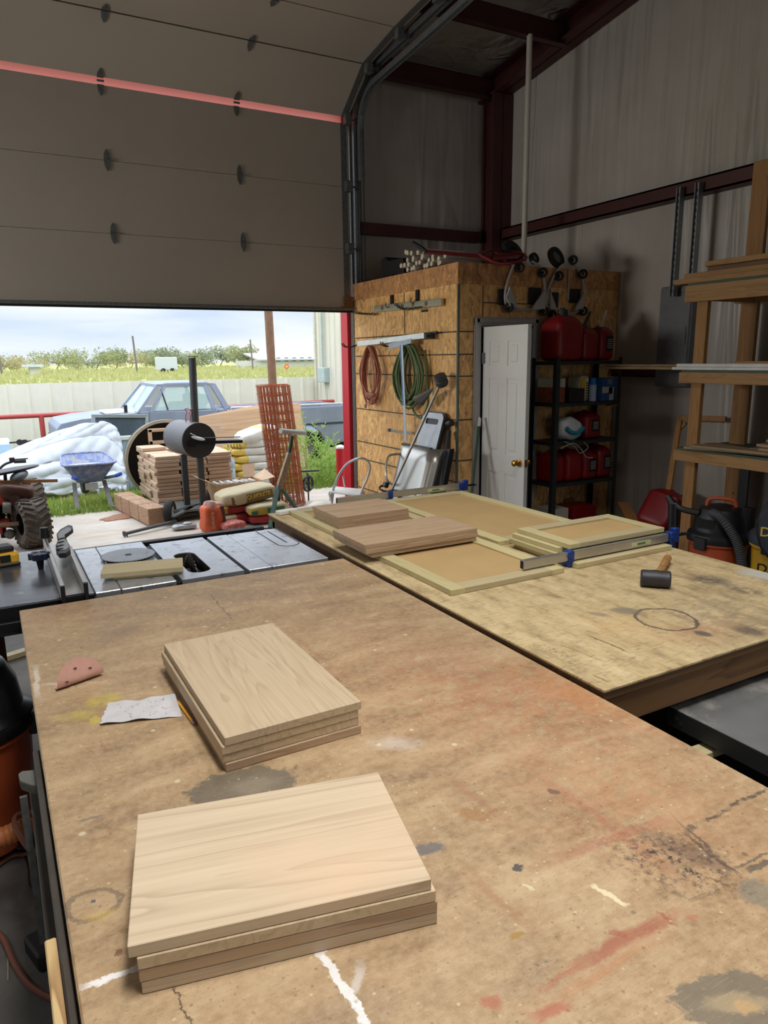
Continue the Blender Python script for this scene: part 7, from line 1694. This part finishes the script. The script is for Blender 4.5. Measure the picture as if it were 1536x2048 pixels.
# round pale stone tub near table end
one(MB().lathe([(0, .0), (.17, .0), (.17, .12), (.14, .19), (.07, .235), (0, .24)], tuple(at(638, 1003, Y=7.0)-V(0, 0, .24)), None, 32), 'bucket_lid', P('cream_plastic', (206, 200, 180), .5), 'round cream domed bucket just beyond the second table', 'bucket', smooth=True)
bz = at(638, 1003, Y=7.0); one(MB().cyl((bz.x, 7.0, 0.0), (bz.x, 7.0, bz.z-.241), .15, seg=24), 'bucket', P('cream_bucket', (190, 186, 170), .5), 'bucket beneath the cream dome', 'bucket') if bz.z > .3 else None
# bollard
t = T('bollard', (4.08, 8.6, 0), 'red steel bollard with white cap beside the door jamb', 'bollard')
MB().cyl((4.08, 8.6, 0), (4.08, 8.6, .60), .06, seg=20).build('bollard_pipe', M_red, t, smooth=True); MB().lathe([(.062, .60), (.062, .62), (.03, .645), (0, .65)], (4.08, 8.6, 0), None, 20).build('bollard_cap', M_white, t, smooth=True)
# weeds by the jamb: each stem a countable plant
M_weed = leafmat('weed_leaves', (110, 150, 58), (170, 198, 96))
M_stem = P('weed_stem', (140, 160, 86), .7)
def weed(x, y, h, label, seed, z=None):
    z0 = gz(x, y)-.02; t = T('weed_plant', (x, y, z0), label, 'plant', 'weeds beside the red jamb'); r = random.Random(seed)
    m = MB(); L = MB()
    for b in range(16):
        a = r.uniform(0, 2*PI); l = h*r.uniform(.25, .45); s0 = V(x, y, z0+h*(b/17)*.8); tp_ = s0+V(math.cos(a)*l*.7, math.sin(a)*l*.7, l*.8)
        m.tube([s0, (s0+tp_)/2+V(0, 0, -.02), tp_], .003, 4)
        for k in range(14):
            p = s0+(tp_-s0)*r.uniform(.2, 1.05); aa = r.uniform(0, 2*PI); d = V(math.cos(aa), math.sin(aa), r.uniform(.1, .9)).normalized()*r.uniform(.05, .10); w = d.orthogonal().normalized()*.007
            L.quad(p-w, p+d*.5-w*1.3, p+d, p+d*.5+w*1.3)
    m.tube([V(x, y, z0), V(x+.02, y, z0+h)], [.008, .003], 5)
    m.build('stem', M_stem, t); me = L; me.build('leaves', M_weed, t)
wl = [(3.95, 9.5, 1.05), (4.3, 9.6, .8), (4.15, 10.0, .95), (3.75, 9.9, .7), (4.5, 9.9, .65), (3.6, 9.45, .5), (4.35, 9.25, .5), (3.9, 10.5, .9), (4.6, 10.4, .8), (4.05, 9.25, .45), (3.5, 10.2, .6)]
for i, (x, y, h) in enumerate(wl): weed(x, y, h, 'feathery green weed %s' % ['tallest, rising before the plywood edge', 'behind the bollard top', 'in the middle back of the clump', 'nearest the wire roll, mid height', 'at the right back by the jamb', 'short, beside the spoked wheel', 'short, right beside the bollard', 'against the truck bed', 'far right against the truck', 'low in the front middle of the clump', 'low, behind the wire roll'][i], i+3)
# ---------------------------------------------------------------- quad bike at the left
t = T('quad_bike', (-.25, 7.9, 0), 'red quad bike with muddy knobby tires at the left edge', 'quad bike')
def knobby(c, R_, w, rz, nm='tire'):
    c = Vector(c); Rm = Euler((PI/2, 0, rz)).to_matrix()
    ti_ = MB().lathe([(R_*.45, -w*.42), (R_*.8, -w*.5), (R_*.93, -w*.44), (R_*.97, 0), (R_*.93, w*.44), (R_*.8, w*.5), (R_*.45, w*.42), (R_*.45, -w*.42)], c, Rm, 36); ti_ = ti_.build(nm, P('muddy_tire', (92, 82, 74), .85, 0, .3, 18, dirt=(140, 118, 100), dirt_amt=.45, bump=.4), t, smooth=True)
    m = MB()
    for k in range(22):
        a = 2*PI*k/22
        for sg in (-1, 1):
            a2 = a+(.14 if sg > 0 else 0)
            loc = c+Rm @ V(R_*.965*math.cos(a2), R_*.965*math.sin(a2), sg*w*.23)
            ro = Rm @ (Matrix.Rotation(a2, 3, 'Z') @ Euler((sg*.5, 0, 0)).to_matrix())
            m.box(loc, (R_*.10, R_*.085, w*.42), ro, .004)
            loc = c+Rm @ V(R_*.87*math.cos(a2), R_*.87*math.sin(a2), sg*w*.47); m.box(loc, (R_*.16, R_*.10, w*.10), Rm @ Matrix.Rotation(a2, 3, 'Z'), .004)
    m.build('tread', P('muddy_tire', (92, 82, 74)), ti_)
    MB().lathe([(0, -w*.1), (R_*.42, -w*.2), (R_*.45, -w*.42), (R_*.45, w*.42), (R_*.42, w*.2), (0, w*.1)], c, Rm, 24).build('rim', M_blackm, ti_, smooth=True)
tc = at(72, 1048, Y=7.72); 
knobby((.25, 7.64, .242), .242, .25, PI/2+.25)
knobby((.31, 8.86, .25), .25, .22, PI/2+.2)
knobby((-.85, 7.9, .275), .275, .27, PI/2+.25)
M_qr = P('quad_red_plastic', (206, 66, 40), .4)
def Q(px, py, y): return at(px, py, Y=y)
MB().tube([(.14, 7.66, .245), (-.75, 7.8, .245)], .022).build('axle', P('axle_steel', (150, 120, 100), .5, .4), t)
MB().cyl((-.02, 7.78, .24), (.06, 7.78, .24), .05).box((-.04, 7.78, .19), (.06, .05, .10)).build('brake_caliper', M_qr, t)
MB().tube(smooth_path([Q(-20, 960, 8.2), Q(5, 932, 8.2), Q(22, 924, 8.2), Q(30, 922, 8.2)], 5), .013).cyl(Q(28, 923, 8.2), Q(52, 922, 8.2), .02, seg=12).tube([Q(25, 919, 8.2), Q(56, 917, 8.2)], .006).box(Q(24, 920, 8.2), (.05, .05, .05)).build('handlebar', P('dark_grey_grip', (62, 66, 70), .5), t, smooth=True)
MB().ell(Q(0, 945, 7.9), (.36, .13, .022), (0, -.12, 0), .7, 1).tube([Q(10, 948, 7.9), Q(12, 975, 7.9)], .016).build('luggage_rack', M_black, t, smooth=True)
MB().ell(Q(30, 985, 7.75), (.17, .09, .085), (0, .2, -.2), .6, .8).cyl(Q(30, 1000, 7.64), Q(30, 1000, 7.60), .05).build('muffler', P('rusty_brown_muffler', (82, 52, 40), .5, .4, .25, 8), t, smooth=True)
MB().ell(Q(0, 985, 7.9), (.17, .20, .12), (0, .3, 0), .6, .8).build('rear_fender', M_qr, t, smooth=True)
MB().ell(Q(38, 952, 7.85), (.09, .1, .05), (0, -.4, 0)).build('grey_panel', P('grey_panel', (128, 134, 140), .5), t, smooth=True)
MB().tube([Q(15, 1000, 7.85), Q(20, 1055, 7.85)], .02).tube([Q(2, 1000, 7.8), Q(8, 1075, 7.8)], .028).tube([Q(50, 1000, 8.0), Q(28, 1040, 8.0)], .01).tube([Q(20, 1005, 8.3), Q(60, 1040, 8.5)], .012).tube([Q(10, 1030, 8.3), Q(60, 1050, 8.5)], .012).b2(-.5, .0, 7.7, 8.9, .28, .5, .03).build('frame_tube', M_blackm, t, smooth=True)
MB().cyl(Q(5, 1015, 7.7), Q(22, 1015, 7.7), .06).ell(Q(20, 1068, 7.75), (.05, .04, .05)).build('engine_part', P('dull_casting', (130, 126, 120), .5, .4, .3, 30), t, smooth=True)
one(MB().bar(Q(-60, 966, 7.78), Q(115, 961, 7.82), .03, .03), 'wood_stick', M_pine, 'pale straight stick laid across the quad bike', 'stick')
# debris on slab
one(MB().ell((1.3, 8.65, .0), (.35, .16, .012), (0, 0, .4), 1, 1, 20, 6, lambda p: p*(1+.15*math.sin(23*p.x)*math.cos(31*p.y))), 'dirt_patch', P('brown_debris', (150, 108, 84), .95, 0, .35, 40, bump=.5), 'brown patch of loose debris on the concrete', 'debris')

# ================================================================ LIGHT
wd = bpy.data.worlds.new('sky'); S.world = wd; wd.use_nodes = True; nt = wd.node_tree; N = nt.nodes; Lk = nt.links
bg = N['Background']; tc_ = N.new('ShaderNodeTexCoord'); sp_ = N.new('ShaderNodeSeparateXYZ'); Lk.new(tc_.outputs['Generated'], sp_.inputs[0])
mp = N.new('ShaderNodeMapping'); mp.inputs['Scale'].default_value = (1, 1, 6); Lk.new(tc_.outputs['Generated'], mp.inputs[0])
no = N.new('ShaderNodeTexNoise'); no.inputs['Scale'].default_value = 3.2; no.inputs['Detail'].default_value = 6; no.inputs['Roughness'].default_value = .55; no.inputs['Distortion'].default_value = .4; Lk.new(mp.outputs[0], no.inputs['Vector'])
def ramp(fac, st):
    r = N.new('ShaderNodeValToRGB'); Lk.new(fac, r.inputs[0])
    while len(r.color_ramp.elements) < len(st): r.color_ramp.elements.new(.5)
    for e, (p, c) in zip(r.color_ramp.elements, st): e.position = p; e.color = c
    return r.outputs[0]
cl = ramp(no.outputs['Fac'], [(.38, lin((216, 229, 246))), (.52, lin((236, 243, 250))), (.66, lin((252, 253, 255)))])
# band structure by height: bright at the horizon, blue grey band, white above
hb = ramp(sp_.outputs[2], [(.0, lin((250, 252, 252))), (.018, lin((250, 252, 253))), (.035, lin((232, 240, 250))), (.06, lin((238, 244, 251))), (.09, lin((248, 251, 254)))])
mx = N.new('ShaderNodeMix'); mx.data_type = 'RGBA'; mx.blend_type = 'MULTIPLY'; mx.inputs[0].default_value = .8; Lk.new(cl, mx.inputs[6]); Lk.new(hb, mx.inputs[7])
st = N.new('ShaderNodeMapRange'); Lk.new(sp_.outputs[2], st.inputs[0]); st.inputs[1].default_value = .08; st.inputs[2].default_value = .75; st.inputs[3].default_value = 1.12; st.inputs[4].default_value = SKY_TOP
Lk.new(mx.outputs[2], bg.inputs[0]); Lk.new(st.outputs[0], bg.inputs[1])
def area(name, loc, size, power, rot=(0, 0, 0), col=(1, 1, 1), spread=180):
    l = bpy.data.lights.new(name, 'AREA'); l.shape = 'RECTANGLE'; l.size, l.size_y = size; l.energy = power; l.color = col; l.spread = math.radians(spread)
    o = bpy.data.objects.new(name, l); COL.objects.link(o); o.location = loc; o.rotation_euler = rot; return o
for nm, loc, sz, rot in (('door_opening', ((OX0+OX1)/2, FY+.3, 2.1), (OX1-OX0, 4.2), (-PI/2, 0, 0)), ('added_left_opening', (-4.35, FY+.3, 1.6), (4.3, 3.2), (-PI/2, 0, 0)), ('added_rear_opening', (1, -10.3, 2.1), (6, 4.2), (PI/2, 0, 0))):
    o = area(nm, loc, sz, 1, rot); o.data.cycles.is_portal = True  # left and rear openings are additions that bring daylight indoors
# ceiling lamps added out of view to raise the indoor brightness
lamps = FILL_LAMPS
for i, (x, y, z, w_, l_, p_, sp__) in enumerate(lamps):
    t = T('added_ceiling_lamp', (x, y, z), 'long ceiling lamp added unseen overhead to brighten the shop', 'lamp', 'added unseen ceiling lamps'); zc = roofz(y)
    MB().b2(x-w_/2-.03, x+w_/2+.03, y-l_/2-.03, y+l_/2+.03, z+.02, z+.08).build('housing', M_white, t)
    MB().cyl((x, y, z+.08), (x, y, zc), .006, seg=6).build('hanger', M_blackm, t)
    a = area('lamp_light', (x, y, z), (w_, l_), p_, (0, 0, 0), (1, .975, .94), sp__)
wl_ = T('added_work_lamp', (-3.2, 5.6, 0), 'added lamp on a stand, unseen at left, brightening the closet side', 'lamp')  # lamp added out of view to brighten the closet side wall and door
MB().cyl((-3.2, 5.6, 0), (-3.2, 5.6, 2.2), .02).box((-3.24, 5.6, 2.35), (.06, 1.0, .5)).build('lamp_stand', M_blackm, wl_)
area('added_work_light', (-3.2, 5.6, 2.35), (.6, 1.5), FILLP, (0, -PI/2, 0), (1, .985, .96), 95)
S.view_settings.view_transform = 'Standard'; S.view_settings.look = 'None'; S.view_settings.gamma = 1; S.view_settings.exposure = EXPO
S.view_settings.use_curve_mapping = False
S.cycles.max_bounces = 8; S.cycles.diffuse_bounces = 4; S.cycles.glossy_bounces = 3; S.cycles.transparent_max_bounces = 8; S.cycles.sample_clamp_indirect = 6
